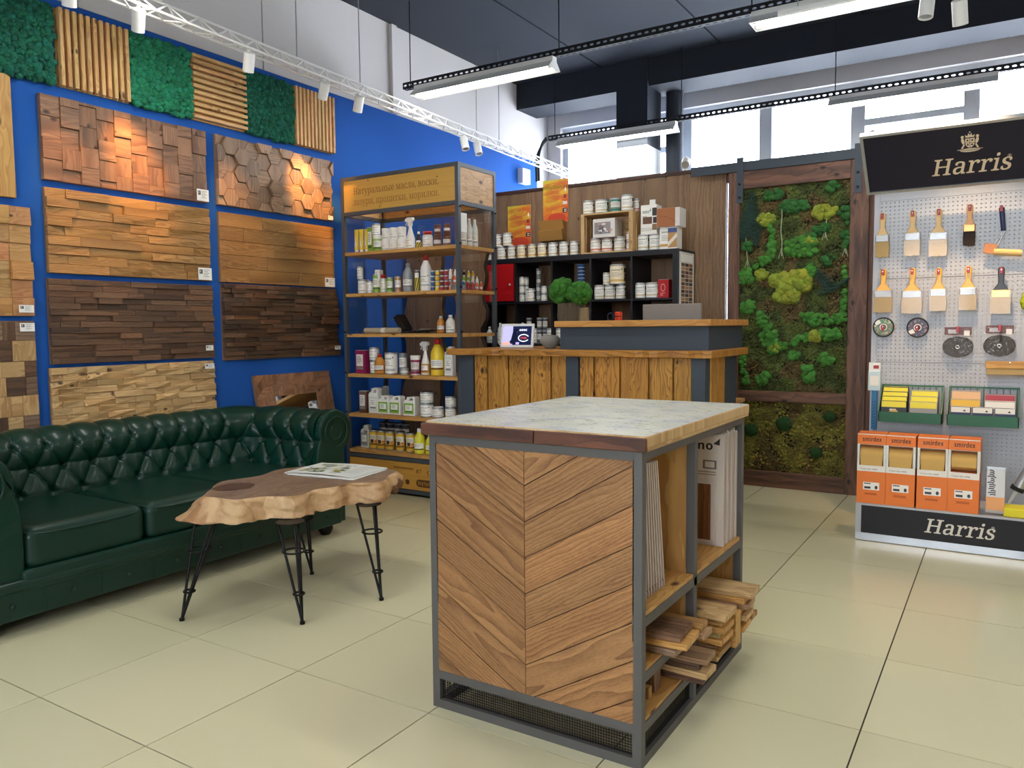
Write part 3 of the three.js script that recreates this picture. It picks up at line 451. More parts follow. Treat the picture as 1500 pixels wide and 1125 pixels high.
// ---------------------------------------------------------------- mirror leaning on the wall
{
  const g = thing('framed_mirror', 'mirror in a herringbone wooden frame leaning on the wall beside the cabinet', 'mirror', [WALL + .2, 0, -2.72]); g.rotation.order = 'YXZ'; g.rotation.y = PI / 2; g.rotation.x = -.19;
  const w = .72, h = .93, f = .16; mesh('frame_board', span(-w / 2, w / 2, 0, h, -.03, -.004), backMat, g);
  const pieces = [];
  const side = (x0, x1, y0, y1, along) => { const L = along === 'y' ? y1 - y0 : x1 - x0, T = along === 'y' ? x1 - x0 : y1 - y0, pitch = .07; for (let k = -3; k < L / pitch + 3; k++) { const p = [[k * pitch, 0], [k * pitch + pitch - .001, 0], [k * pitch + pitch - .001 + T, T], [k * pitch + T, T]].map(q => along === 'y' ? [x0 + q[1], y0 + q[0]] : [x0 + q[0], y0 + q[1]]); const c = polygonClip(p, x0, x1, y0, y1); if (c.length > 2) pieces.push(c); } };
  side(-w / 2, -w / 2 + f, 0, h, 'y'); side(w / 2 - f, w / 2, 0, h, 'y'); side(-w / 2 + f, w / 2 - f, h - f, h, 'x'); side(-w / 2 + f, w / 2 - f, 0, f, 'x');
  for (const c of pieces) mesh('herringbone_strip', tint(grain(extrude(c, .006).translate(0, 0, -.004), rand() < .5 ? 'x' : 'y'), ...tone(.75, 1.15, .08)), W.cherry, g);
  mesh('mirror_glass', span(-w / 2 + f, w / 2 - f, f, h - f, -.004, -.001), M.mirror, g);
}
// ---------------------------------------------------------------- glazed cabinet
{
  const X0 = -1.57, X1 = -.47, Z0 = -3.1, Z1 = -3.57, H = 2.372, t = .028;
  const g = thing('glazed_cabinet', 'tall grey steel cabinet with glass upper part and wooden sign board', 'cabinet', [0, 0, 0]);
  for (const [x, z] of [[X0, Z0 - t], [X1 - t, Z0 - t], [X0, Z1], [X1 - t, Z1]]) mesh('post', span(x, x + t, 0, H, z, z + t), M.steelBlue, g);
  for (const y of [H - t, 2.085, .255, .02]) { for (const z of [Z0 - t, Z1]) mesh('cross_rail', span(X0 + t, X1 - t, y, y + t, z, z + t), M.steelBlue, g); for (const x of [X0, X1 - t]) mesh('side_rail', span(x, x + t, y, y + t, Z1 + t, Z0 - t), M.steelBlue, g); }
  const signTex = canvasTex(1024, 256, (x, w, h) => {
    x.fillStyle = '#cda04e'; x.fillRect(0, 0, w, h); const r = mulberry(8);
    for (let k = 0; k < 420; k++) { x.strokeStyle = `rgba(${120 + r() * 60},${80 + r() * 40},30,${.04 + r() * .12})`; x.lineWidth = .6 + r() * 1.6; const y = r() * h, a = r() * w; x.beginPath(); x.moveTo(a, y); x.bezierCurveTo(a + 100, y + r() * 10 - 5, a + 220, y + r() * 10 - 5, a + 200 + r() * 300, y + r() * 12 - 6); x.stroke(); }
    for (const [a, b] of [[350, 238], [240, 14], [870, 60]]) { x.fillStyle = '#6d431b'; x.beginPath(); x.ellipse(a, b, 7, 5, 0, 0, 7); x.fill(); }
    x.fillStyle = '#7a4f1e'; x.textAlign = 'center'; x.textBaseline = 'middle'; x.font = '74px serif'; x.fillText('Натуральные масла, воски,', 490, 92, 790); x.fillStyle = '#8f6327'; x.fillText('лазури, пропитки, морилки.', 490, 180, 800);
  });
  const signMat = new THREE.MeshStandardMaterial({ map: signTex, roughness: .5 }), plain = std(0xcda04e, .5);
  mesh('sign_board', span(X0 + t, X1 - t, 2.085 + t, H - t, Z0 - .02, Z0 - .006), [plain, plain, plain, plain, signMat, plain], g);
  for (const x of [X1 - .02, X0 + .006]) mesh('end_board', tint(grain(span(x, x + .014, 2.085 + t, H - t, Z1 + t, Z0 - t), 'z'), 1.05, .98, 1.0), W.ash, g);
  mesh('rear_sign_board', tint(grain(span(X0 + t, X1 - t, 2.085 + t, H - t, Z1 + .006, Z1 + .02), 'x'), .95), W.pine, g);
  for (const y of [1.812, 1.502, 1.197, .892, .587, .313]) mesh('shelf', tint(grain(span(X0 + .004, X1 - .004, y - .024, y, Z1 + .005, Z0 - .003), 'x'), rr(.92, 1.02)), W.pine, g);
  mesh('front_pane', span(X0 + t, X1 - t, 1.2, 2.083, Z0 - .012, Z0 - .008), M.cabinetGlass, g);
  mesh('side_pane', span(X1 - .012, X1 - .008, 1.2, 2.083, Z1 + t, Z0 - t), M.cabinetGlass, g); mesh('side_pane', span(X0 + .008, X0 + .012, 1.2, 2.083, Z1 + t, Z0 - t), M.cabinetGlass, g);
  mesh('side_card', span(X1 - .006, X1 - .004, 1.9, 2.03, Z0 - .105, Z0 - .035), M.white, g);
  for (const y of [1.21, 1.52, 1.82, 2.07]) for (const [x, z] of [[X1, Z0 - .014], [X1, Z1 + .014]]) mesh('bolt', new THREE.CylinderGeometry(.007, .007, .01, 10).rotateZ(PI / 2).translate(x + .005, y, z), M.blackIron, g);
  for (const y of [1.21, .9, .6]) mesh('bolt', new THREE.CylinderGeometry(.007, .007, .01, 10).rotateX(PI / 2).translate(X0 + .014, y, Z0 + .005), M.blackIron, g);
  const burn = canvasTex(1024, 200, (x, w, h) => {
    x.fillStyle = '#c9963f'; x.fillRect(0, 0, w, h); const r = mulberry(18); for (let k = 0; k < 300; k++) { x.strokeStyle = `rgba(130,80,25,${.05 + r() * .14})`; x.lineWidth = .7 + r() * 2; const y = r() * h, a = r() * w; x.beginPath(); x.moveTo(a, y); x.lineTo(a + 100 + r() * 300, y + r() * 6 - 3); x.stroke(); }
    x.fillStyle = '#5d3711'; x.textBaseline = 'middle'; x.font = 'bold 46px serif'; x.fillText('87', 640, 60); x.fillText('OSMO', 740, 62); x.globalAlpha = .5; x.fillRect(430, 38, 190, 14); x.globalAlpha = 1; x.font = 'bold 44px serif'; x.fillText('EKA', 430, 148); x.beginPath(); x.arc(560, 146, 20, 0, 7); x.fill();
    x.beginPath(); x.roundRect(640, 118, 190, 56, 28); x.fill(); x.fillStyle = '#c9963f'; for (let k = 0; k < 9; k++) x.fillRect(660 + k * 17, 130 + (k % 3) * 3, 6, 30 - (k % 2) * 7); x.fillStyle = '#3c220b'; x.beginPath(); x.arc(505, 168, 9, 0, 7); x.fill();
  });
  const bm = new THREE.MeshStandardMaterial({ map: burn, roughness: .55 }), bp = std(0xc9963f, .55);
  mesh('plinth_board', span(X0 + t, X1 - t, .052, .25, Z0 - .02, Z0 - .004), [bp, bp, bp, bp, bm, bp], g);
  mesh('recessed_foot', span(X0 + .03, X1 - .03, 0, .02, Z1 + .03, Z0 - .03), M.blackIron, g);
}
// ---------------------------------------------------------------- products
const PRODUCTS = [
["tube",-1.51,1.812,-3.199,0.044,0.182,"yellow","white","first yellow and white tube from the left on the top cabinet shelf","tube","products on the top shelf of the glazed cabinet"],
["tube",-1.465,1.812,-3.204,0.044,0.182,"yellow","white","second yellow and white tube from the left on the top cabinet shelf","tube","products on the top shelf of the glazed cabinet"],
["tube",-1.419,1.812,-3.21,0.044,0.182,"yellow","white","third yellow and white tube from the left on the top cabinet shelf","tube","products on the top shelf of the glazed cabinet"],
["box",-1.366,1.812,-3.212,0.054,0.187,"green","","slim lime green carton beside the yellow tubes on the top cabinet shelf","carton","products on the top shelf of the glazed cabinet"],
["tub",-1.294,1.812,-3.2,0.079,0.123,"green","white","green labelled white tub beside the lime carton, top cabinet shelf","tub","products on the top shelf of the glazed cabinet"],
["can",-1.31,1.936,-3.2,0.064,0.084,"white","steel","low white can standing on the green labelled tub, top cabinet shelf","can","products on the top shelf of the glazed cabinet"],
["tub",-1.218,1.812,-3.202,0.069,0.084,"white","white","first small white tub in the lower row of the top cabinet shelf","tub","products on the top shelf of the glazed cabinet"],
["tub",-1.216,1.896,-3.202,0.064,0.084,"white","white","first small white tub in the upper row of the top cabinet shelf","tub","products on the top shelf of the glazed cabinet"],
["tub",-1.139,1.812,-3.2,0.069,0.084,"white","white","second small white tub in the lower row of the top cabinet shelf","tub","products on the top shelf of the glazed cabinet"],
["tub",-1.137,1.896,-3.2,0.064,0.084,"white","white","second small white tub in the upper row of the top cabinet shelf","tub","products on the top shelf of the glazed cabinet"],
["tub",-1.06,1.812,-3.2,0.069,0.084,"white","white","third small white tub in the lower row of the top cabinet shelf","tub","products on the top shelf of the glazed cabinet"],
["tub",-1.058,1.896,-3.2,0.064,0.084,"white","white","third small white tub in the upper row of the top cabinet shelf","tub","products on the top shelf of the glazed cabinet"],
["spray",-0.979,1.812,-3.2,0.074,0.232,"white","white","white trigger spray bottle standing tall on the top cabinet shelf","spray bottle","products on the top shelf of the glazed cabinet"],
["bottle",-0.902,1.812,-3.2,0.044,0.123,"black","white","small black bottle with white cap right of the spray bottle, top cabinet shelf","bottle","products on the top shelf of the glazed cabinet"],
["jar",-0.82,1.812,-3.2,0.074,0.118,"white","red","white labelled jar with red lid on the top cabinet shelf","jar","products on the top shelf of the glazed cabinet"],
["jar",-0.73,1.812,-3.2,0.059,0.094,"brown","brown","left brown jar in the lower pair by the cabinet corner post, top shelf","jar","products on the top shelf of the glazed cabinet"],
["jar",-0.728,1.907,-3.2,0.049,0.064,"brown","brown","left brown jar stacked on the lower pair by the corner post, top shelf","jar","products on the top shelf of the glazed cabinet"],
["jar",-0.645,1.812,-3.2,0.059,0.094,"brown","brown","right brown jar in the lower pair by the cabinet corner post, top shelf","jar","products on the top shelf of the glazed cabinet"],
["jar",-0.643,1.907,-3.2,0.049,0.064,"brown","brown","right brown jar stacked on the lower pair by the corner post, top shelf","jar","products on the top shelf of the glazed cabinet"],
["bottle",-0.53,1.812,-3.24,0.045,0.2,"pale","white","first tall pale bottle behind the side glass on the top cabinet shelf","bottle","products on the top shelf of the glazed cabinet"],
["bottle",-0.53,1.812,-3.31,0.045,0.2,"pale","white","second tall pale bottle behind the side glass on the top cabinet shelf","bottle","products on the top shelf of the glazed cabinet"],
["bottle",-0.53,1.812,-3.38,0.045,0.2,"pale","white","third tall pale bottle behind the side glass on the top cabinet shelf","bottle","products on the top shelf of the glazed cabinet"],
["can",-1.459,1.502,-3.2,0.074,0.108,"white","steel","white can at the left end of the second cabinet shelf","can","products on the second shelf of the glazed cabinet"],
["can",-1.482,1.612,-3.2,0.049,0.099,"white","brown","small can stacked on the left end can, second cabinet shelf","can","products on the second shelf of the glazed cabinet"],
["bottle",-1.515,1.502,-3.32,0.039,0.118,"black","white","dark bottle with white cap at the back left of the second cabinet shelf","bottle","products on the second shelf of the glazed cabinet"],
["can",-1.383,1.502,-3.2,0.054,0.094,"white","brown","white can with brown lid, second from the left on the second shelf","can","products on the second shelf of the glazed cabinet"],
["box",-1.292,1.597,-3.2,0.049,0.079,"white","","white carton lying on the brown lidded can, second cabinet shelf","carton","products on the second shelf of the glazed cabinet"],
["can",-1.313,1.502,-3.2,0.064,0.143,"green","white","white and green tall tin on the second cabinet shelf","tin","products on the second shelf of the glazed cabinet"],
["jar",-1.248,1.502,-3.2,0.049,0.138,"white","red","white jar with red lid beside the green tin, second cabinet shelf","jar","products on the second shelf of the glazed cabinet"],
["can",-1.184,1.502,-3.2,0.054,0.113,"green","green","green lidded white tin in the middle of the second cabinet shelf","tin","products on the second shelf of the glazed cabinet"],
["can",-1.104,1.502,-3.2,0.054,0.118,"wood","brown","wood coloured can left of the grey bottle, second cabinet shelf","can","products on the second shelf of the glazed cabinet"],
["bottle",-1.009,1.502,-3.2,0.079,0.212,"grey","grey","translucent grey bottle on the second cabinet shelf","bottle","products on the second shelf of the glazed cabinet"],
["can",-0.922,1.502,-3.2,0.044,0.158,"black","black","black and yellow striped tin between two bottles, second cabinet shelf","tin","products on the second shelf of the glazed cabinet"],
["bottle",-0.84,1.502,-3.2,0.084,0.261,"white","red","large white bottle with red cap on the second cabinet shelf","bottle","products on the second shelf of the glazed cabinet"],
["pot",-0.78,1.502,-3.2,0.03,0.036,"blue","","lowest small blue colour pot in the first column of the pot grid, second shelf","pot","products on the second shelf of the glazed cabinet"],
["pot",-0.779,1.539,-3.2,0.03,0.036,"blue","","second small blue colour pot in the first column of the pot grid, second shelf","pot","products on the second shelf of the glazed cabinet"],
["pot",-0.779,1.576,-3.2,0.03,0.036,"blue","","third small blue colour pot in the first column of the pot grid, second shelf","pot","products on the second shelf of the glazed cabinet"],
["pot",-0.778,1.614,-3.2,0.03,0.036,"blue","","top small blue colour pot in the first column of the pot grid, second shelf","pot","products on the second shelf of the glazed cabinet"],
["pot",-0.739,1.502,-3.2,0.03,0.036,"yellow","","lowest small yellow colour pot in the second column of the pot grid, second shelf","pot","products on the second shelf of the glazed cabinet"],
["pot",-0.738,1.539,-3.2,0.03,0.036,"yellow","","second small yellow colour pot in the second column of the pot grid, second shelf","pot","products on the second shelf of the glazed cabinet"],
["pot",-0.738,1.576,-3.2,0.03,0.036,"yellow","","third small yellow colour pot in the second column of the pot grid, second shelf","pot","products on the second shelf of the glazed cabinet"],
["pot",-0.737,1.614,-3.2,0.03,0.036,"yellow","","top small yellow colour pot in the second column of the pot grid, second shelf","pot","products on the second shelf of the glazed cabinet"],
["pot",-0.698,1.502,-3.2,0.03,0.036,"crimson","","lowest small maroon colour pot in the third column of the pot grid, second shelf","pot","products on the second shelf of the glazed cabinet"],
["pot",-0.698,1.539,-3.2,0.03,0.036,"maroon","","second small maroon colour pot in the third column of the pot grid, second shelf","pot","products on the second shelf of the glazed cabinet"],
["pot",-0.697,1.576,-3.2,0.03,0.036,"maroon","","third small maroon colour pot in the third column of the pot grid, second shelf","pot","products on the second shelf of the glazed cabinet"],
["pot",-0.696,1.614,-3.2,0.03,0.036,"maroon","","top small maroon colour pot in the third column of the pot grid, second shelf","pot","products on the second shelf of the glazed cabinet"],
["pot",-0.658,1.502,-3.2,0.03,0.036,"maroon","","lowest small crimson colour pot in the fourth column of the pot grid, second shelf","pot","products on the second shelf of the glazed cabinet"],
["pot",-0.657,1.539,-3.2,0.03,0.036,"crimson","","second small crimson colour pot in the fourth column of the pot grid, second shelf","pot","products on the second shelf of the glazed cabinet"],
["pot",-0.657,1.576,-3.2,0.03,0.036,"crimson","","third small crimson colour pot in the fourth column of the pot grid, second shelf","pot","products on the second shelf of the glazed cabinet"],
["pot",-0.656,1.614,-3.2,0.03,0.036,"crimson","","top small crimson colour pot in the fourth column of the pot grid, second shelf","pot","products on the second shelf of the glazed cabinet"],
["pot",-0.618,1.502,-3.2,0.03,0.036,"orange","","lowest small red colour pot in the fifth column of the pot grid, second shelf","pot","products on the second shelf of the glazed cabinet"],
["pot",-0.618,1.539,-3.2,0.03,0.036,"red","","second small red colour pot in the fifth column of the pot grid, second shelf","pot","products on the second shelf of the glazed cabinet"],
["pot",-0.617,1.576,-3.2,0.03,0.036,"red","","third small red colour pot in the fifth column of the pot grid, second shelf","pot","products on the second shelf of the glazed cabinet"],
["pot",-0.616,1.614,-3.2,0.03,0.036,"red","","top small red colour pot in the fifth column of the pot grid, second shelf","pot","products on the second shelf of the glazed cabinet"],
["dropper",-0.525,1.502,-3.17,0.024,0.07,"blue","white","first colour bottle from the corner post, front step of the bottle rack, second shelf","bottle","products on the second shelf of the glazed cabinet"],
["dropper",-0.561,1.542,-3.17,0.024,0.07,"orange","white","first colour bottle from the corner post, middle step of the bottle rack, second shelf","bottle","products on the second shelf of the glazed cabinet"],
["dropper",-0.597,1.582,-3.17,0.024,0.07,"white","white","first colour bottle from the corner post, back step of the bottle rack, second shelf","bottle","products on the second shelf of the glazed cabinet"],
["dropper",-0.525,1.502,-3.225,0.024,0.07,"blue","white","second colour bottle from the corner post, front step of the bottle rack, second shelf","bottle","products on the second shelf of the glazed cabinet"],
["dropper",-0.561,1.542,-3.225,0.024,0.07,"orange","white","second colour bottle from the corner post, middle step of the bottle rack, second shelf","bottle","products on the second shelf of the glazed cabinet"],
["dropper",-0.597,1.582,-3.225,0.024,0.07,"white","white","second colour bottle from the corner post, back step of the bottle rack, second shelf","bottle","products on the second shelf of the glazed cabinet"],
["dropper",-0.525,1.502,-3.28,0.024,0.07,"red","white","third colour bottle from the corner post, front step of the bottle rack, second shelf","bottle","products on the second shelf of the glazed cabinet"],
["dropper",-0.561,1.542,-3.28,0.024,0.07,"green","white","third colour bottle from the corner post, middle step of the bottle rack, second shelf","bottle","products on the second shelf of the glazed cabinet"],
["dropper",-0.597,1.582,-3.28,0.024,0.07,"black","white","third colour bottle from the corner post, back step of the bottle rack, second shelf","bottle","products on the second shelf of the glazed cabinet"],
["dropper",-0.525,1.502,-3.335,0.024,0.07,"red","white","fourth colour bottle from the corner post, front step of the bottle rack, second shelf","bottle","products on the second shelf of the glazed cabinet"],
["dropper",-0.561,1.542,-3.335,0.024,0.07,"green","white","fourth colour bottle from the corner post, middle step of the bottle rack, second shelf","bottle","products on the second shelf of the glazed cabinet"],
["dropper",-0.597,1.582,-3.335,0.024,0.07,"black","white","fourth colour bottle from the corner post, back step of the bottle rack, second shelf","bottle","products on the second shelf of the glazed cabinet"],
["dropper",-0.525,1.502,-3.39,0.024,0.07,"orange","white","fifth colour bottle from the corner post, front step of the bottle rack, second shelf","bottle","products on the second shelf of the glazed cabinet"],
["dropper",-0.561,1.542,-3.39,0.024,0.07,"white","white","fifth colour bottle from the corner post, middle step of the bottle rack, second shelf","bottle","products on the second shelf of the glazed cabinet"],
["dropper",-0.597,1.582,-3.39,0.024,0.07,"yellow","white","fifth colour bottle from the corner post, back step of the bottle rack, second shelf","bottle","products on the second shelf of the glazed cabinet"],
["dropper",-0.525,1.502,-3.445,0.024,0.07,"orange","white","sixth colour bottle from the corner post, front step of the bottle rack, second shelf","bottle","products on the second shelf of the glazed cabinet"],
["dropper",-0.561,1.542,-3.445,0.024,0.07,"white","white","sixth colour bottle from the corner post, middle step of the bottle rack, second shelf","bottle","products on the second shelf of the glazed cabinet"],
["dropper",-0.597,1.582,-3.445,0.024,0.07,"yellow","white","sixth colour bottle from the corner post, back step of the bottle rack, second shelf","bottle","products on the second shelf of the glazed cabinet"],
["bottle",-0.788,1.197,-3.3,0.059,0.128,"amber","white","amber plastic bottle at the right of the third cabinet shelf","bottle","products on the third shelf of the glazed cabinet"],
["bottle",-0.701,1.197,-3.3,0.069,0.133,"clear","white","clear plastic bottle at the right of the third cabinet shelf","bottle","products on the third shelf of the glazed cabinet"],
["box",-1.466,0.892,-3.2,0.099,0.177,"magenta","","magenta and white carton at the left end of the fourth cabinet shelf","carton","products on the fourth shelf of the glazed cabinet"],
["can",-1.357,0.892,-3.2,0.069,0.099,"white","steel","white can behind the amber tin, fourth cabinet shelf","can","products on the fourth shelf of the glazed cabinet"],
["can",-1.355,0.992,-3.2,0.079,0.099,"white","steel","white can topping the stack beside the magenta carton, fourth shelf","can","products on the fourth shelf of the glazed cabinet"],
["bottle",-1.275,0.892,-3.167,0.079,0.153,"amber","red","amber tin with red cap on the fourth cabinet shelf","tin","products on the fourth shelf of the glazed cabinet"],
["can",-1.193,0.892,-3.206,0.099,0.163,"white","black","large white can with black lid on the fourth cabinet shelf","can","products on the fourth shelf of the glazed cabinet"],
["can",-1.137,0.892,-3.28,0.069,0.158,"grey","black","grey can with black lid on the fourth cabinet shelf","can","products on the fourth shelf of the glazed cabinet"],
["can",-1.021,0.892,-3.156,0.059,0.049,"steel","steel","small low steel tin on the fourth cabinet shelf","tin","products on the fourth shelf of the glazed cabinet"],
["tub",-0.952,0.892,-3.2,0.079,0.143,"magenta","white","magenta tub with white lid on the fourth cabinet shelf","tub","products on the fourth shelf of the glazed cabinet"],
["spray",-0.859,0.892,-3.2,0.074,0.246,"tan","white","white and tan trigger spray on the fourth cabinet shelf","spray bottle","products on the fourth shelf of the glazed cabinet"],
["bottle",-0.746,0.892,-3.2,0.103,0.266,"yellow","red","large yellow bottle with red cap on the fourth cabinet shelf","bottle","products on the fourth shelf of the glazed cabinet"],
["jug",-0.635,0.892,-3.2,0.074,0.227,"white","green","white canister with green cap on the fourth cabinet shelf","canister","products on the fourth shelf of the glazed cabinet"],
["box",-1.457,0.587,-3.2,0.079,0.167,"brown","","brown and white carton at the left end of the fifth cabinet shelf","carton","products on the fifth shelf of the glazed cabinet"],
["jug",-1.355,0.587,-3.2,0.094,0.212,"white","white","tall white canister on the fifth cabinet shelf","canister","products on the fifth shelf of the glazed cabinet"],
["jug",-1.397,0.587,-3.35,0.069,0.212,"grey","grey","grey canister behind the white jugs, fifth cabinet shelf","canister","products on the fifth shelf of the glazed cabinet"],
["jug",-1.252,0.587,-3.202,0.108,0.153,"green","white","first white jug with green label on the fifth cabinet shelf","jug","products on the fifth shelf of the glazed cabinet"],
["jug",-1.138,0.587,-3.2,0.108,0.153,"green","white","second white jug with green label on the fifth cabinet shelf","jug","products on the fifth shelf of the glazed cabinet"],
["jug",-0.998,0.587,-3.2,0.108,0.153,"green","white","third white jug with green label on the fifth cabinet shelf","jug","products on the fifth shelf of the glazed cabinet"],
["can",-0.853,0.587,-3.2,0.103,0.099,"white","white","white tub at the bottom of the stack right of the jugs, fifth shelf","can","products on the fifth shelf of the glazed cabinet"],
["can",-0.851,0.687,-3.2,0.103,0.084,"white","black","white tub with dark rim topping the stack right of the jugs","can","products on the fifth shelf of the glazed cabinet"],
["can",-0.749,0.587,-3.2,0.089,0.074,"white","white","single low white can on the fifth cabinet shelf","can","products on the fifth shelf of the glazed cabinet"],
["can",-0.634,0.587,-3.2,0.084,0.079,"white","black","lower white can by the corner post, fifth cabinet shelf","can","products on the fifth shelf of the glazed cabinet"],
["can",-0.633,0.667,-3.2,0.084,0.079,"white","black","upper white can by the corner post, fifth cabinet shelf","can","products on the fifth shelf of the glazed cabinet"],
["jug",-1.456,0.313,-3.2,0.079,0.192,"grey","green","pale grey canister with green cap on the lowest cabinet shelf","canister","products on the lowest shelf of the glazed cabinet"],
["can",-1.377,0.313,-3.202,0.074,0.143,"ochre","black","first yellow and white tin from the left on the lowest cabinet shelf","tin","products on the lowest shelf of the glazed cabinet"],
["can",-1.3,0.313,-3.2,0.074,0.143,"ochre","black","second yellow and white tin from the left on the lowest cabinet shelf","tin","products on the lowest shelf of the glazed cabinet"],
["can",-1.215,0.313,-3.2,0.074,0.143,"ochre","black","third yellow and white tin from the left on the lowest cabinet shelf","tin","products on the lowest shelf of the glazed cabinet"],
["can",-1.111,0.313,-3.2,0.074,0.143,"ochre","black","fourth yellow and white tin from the left on the lowest cabinet shelf","tin","products on the lowest shelf of the glazed cabinet"],
["can",-1.011,0.313,-3.2,0.074,0.143,"ochre","black","fifth yellow and white tin from the left on the lowest cabinet shelf","tin","products on the lowest shelf of the glazed cabinet"],
["can",-1.454,0.313,-3.4,0.069,0.177,"dark","black","first dark tin in the back row of the lowest cabinet shelf","tin","products on the lowest shelf of the glazed cabinet"],
["can",-1.376,0.313,-3.4,0.069,0.177,"dark","black","second dark tin in the back row of the lowest cabinet shelf","tin","products on the lowest shelf of the glazed cabinet"],
["can",-1.3,0.313,-3.4,0.069,0.177,"dark","black","third dark tin in the back row of the lowest cabinet shelf","tin","products on the lowest shelf of the glazed cabinet"],
["can",-1.225,0.313,-3.4,0.069,0.177,"dark","black","fourth dark tin in the back row of the lowest cabinet shelf","tin","products on the lowest shelf of the glazed cabinet"],
["bottle",-0.901,0.313,-3.167,0.079,0.187,"lemon","white","bright yellow bottle with white cap on the lowest cabinet shelf","bottle","products on the lowest shelf of the glazed cabinet"],
["bottle",-0.827,0.313,-3.2,0.074,0.148,"lemon","white","yellow bottle beside the island corner on the lowest cabinet shelf","bottle","products on the lowest shelf of the glazed cabinet"],
["can",-1.009,1.821,-4.48,0.081,0.113,"photo","cream","first white can from the left in the row on the black shelf top","can","cans on top of the black cube shelf"],
["can",-0.907,1.821,-4.48,0.075,0.113,"photo","cream","second white can from the left in the row on the black shelf top","can","cans on top of the black cube shelf"],
["can",-0.806,1.821,-4.48,0.081,0.113,"cream","cream","third white can from the left in the row on the black shelf top","can","cans on top of the black cube shelf"],
["can",-0.701,1.821,-4.48,0.075,0.113,"cream","cream","fourth white can from the left in the row on the black shelf top","can","cans on top of the black cube shelf"],
["can",-0.603,1.821,-4.48,0.081,0.113,"cream","cream","fifth white can from the left in the row on the black shelf top","can","cans on top of the black cube shelf"],
["can",-0.498,1.821,-4.48,0.081,0.113,"photo","cream","sixth white can from the left in the row on the black shelf top","can","cans on top of the black cube shelf"],
["can",-0.394,1.821,-4.48,0.081,0.113,"photo","cream","seventh white can from the left in the row on the black shelf top","can","cans on top of the black cube shelf"],
["can",-0.295,1.821,-4.48,0.075,0.113,"photo","cream","eighth white can from the left in the row on the black shelf top","can","cans on top of the black cube shelf"],
["can",-1.047,1.933,-4.48,0.065,0.108,"photo","white","left can of the pair stacked above the row by the cabinet","can","cans on top of the black cube shelf"],
["can",-0.948,1.933,-4.48,0.086,0.113,"photo","cream","right can of the pair stacked above the row, before the poster","can","cans on top of the black cube shelf"],
["box",-1.175,1.821,-4.478,0.043,0.048,"white","","left small white carton on the shelf top behind the cabinet glass","carton","cans on top of the black cube shelf"],
["box",-1.127,1.821,-4.486,0.043,0.048,"white","","right small white carton on the shelf top behind the cabinet glass","carton","cans on top of the black cube shelf"],
["can",-0.11,1.833,-4.5,0.097,0.113,"rosy","cream","first can inside the wooden crate on the shelf","can","cans on top of the black cube shelf"],
["can",-0.008,1.833,-4.5,0.097,0.113,"rosy","cream","second can inside the wooden crate on the shelf","can","cans on top of the black cube shelf"],
["can",0.102,1.833,-4.5,0.097,0.113,"photo","cream","third can inside the wooden crate on the shelf","can","cans on top of the black cube shelf"],
["box",-0.008,1.946,-4.5,0.194,0.145,"poster","","white picture carton standing on the cans inside the wooden crate","carton","cans on top of the black cube shelf"],
["can",0.176,1.833,-4.508,0.048,0.07,"rosy","cream","lower pink can at the right inside the wooden crate","can","cans on top of the black cube shelf"],
["can",0.176,1.903,-4.508,0.048,0.075,"rosy","cream","upper pink can at the right inside the wooden crate","can","cans on top of the black cube shelf"],
["can",-0.161,2.139,-4.47,0.091,0.108,"photo","cream","white can at the left on top of the wooden crate","can","cans on top of the black cube shelf"],
["can",-0.042,2.139,-4.47,0.108,0.108,"photo","red","white can with red lid on top of the wooden crate","can","cans on top of the black cube shelf"],
["can",0.075,2.139,-4.47,0.091,0.108,"teal","grey","teal tub on top of the wooden crate","can","cans on top of the black cube shelf"],
["can",0.178,2.139,-4.47,0.097,0.124,"photo","cream","tall white can at the right on top of the wooden crate","can","cans on top of the black cube shelf"],
["can",0.219,2.139,-4.55,0.052,0.102,"rosy","cream","pink can at the very right end on top of the crate","can","cans on top of the black cube shelf"],
["can",0.309,1.821,-4.48,0.091,0.124,"photo","cream","left of two white cans under the white square canister","can","cans on top of the black cube shelf"],
["can",0.405,1.821,-4.491,0.097,0.124,"photo","cream","right of two white cans under the white square canister","can","cans on top of the black cube shelf"],
["box",0.362,1.945,-4.511,0.132,0.226,"osmo","","tall white square canister standing on two cans","canister","cans on top of the black cube shelf"],
["box",0.533,1.821,-4.485,0.138,0.167,"deck","","white carton with wooden deck picture at the shelf end","carton","cans on top of the black cube shelf"],
["box",0.537,1.988,-4.485,0.183,0.14,"tote","","brown and white carton on the deck picture carton","carton","cans on top of the black cube shelf"],
["can",-0.794,1.452,-4.457,0.048,0.07,"white","steel","lowest can of the slim stack beside the red door","can","cans in the second row of the black cube shelf"],
["can",-0.794,1.523,-4.457,0.048,0.07,"white","steel","middle can of the slim stack beside the red door","can","cans in the second row of the black cube shelf"],
["can",-0.793,1.593,-4.457,0.048,0.07,"white","steel","top can of the slim stack beside the red door","can","cans in the second row of the black cube shelf"],
["can",-0.78,1.452,-4.503,0.043,0.07,"white","steel","lowest can of the thin stack behind the slim stack","can","cans in the second row of the black cube shelf"],
["can",-0.779,1.523,-4.503,0.043,0.07,"white","steel","middle can of the thin stack behind the slim stack","can","cans in the second row of the black cube shelf"],
["can",-0.778,1.593,-4.503,0.043,0.07,"white","steel","top can of the thin stack behind the slim stack","can","cans in the second row of the black cube shelf"],
["can",-0.709,1.452,-4.46,0.081,0.108,"photo","cream","white can in front of the stacks beside the red door","can","cans in the second row of the black cube shelf"],
["can",-0.678,1.452,-4.54,0.043,0.07,"grey","steel","first grey tin from below in the tall thin stack","tin","cans in the second row of the black cube shelf"],
["can",-0.677,1.523,-4.54,0.043,0.07,"grey","steel","second grey tin from below in the tall thin stack","tin","cans in the second row of the black cube shelf"],
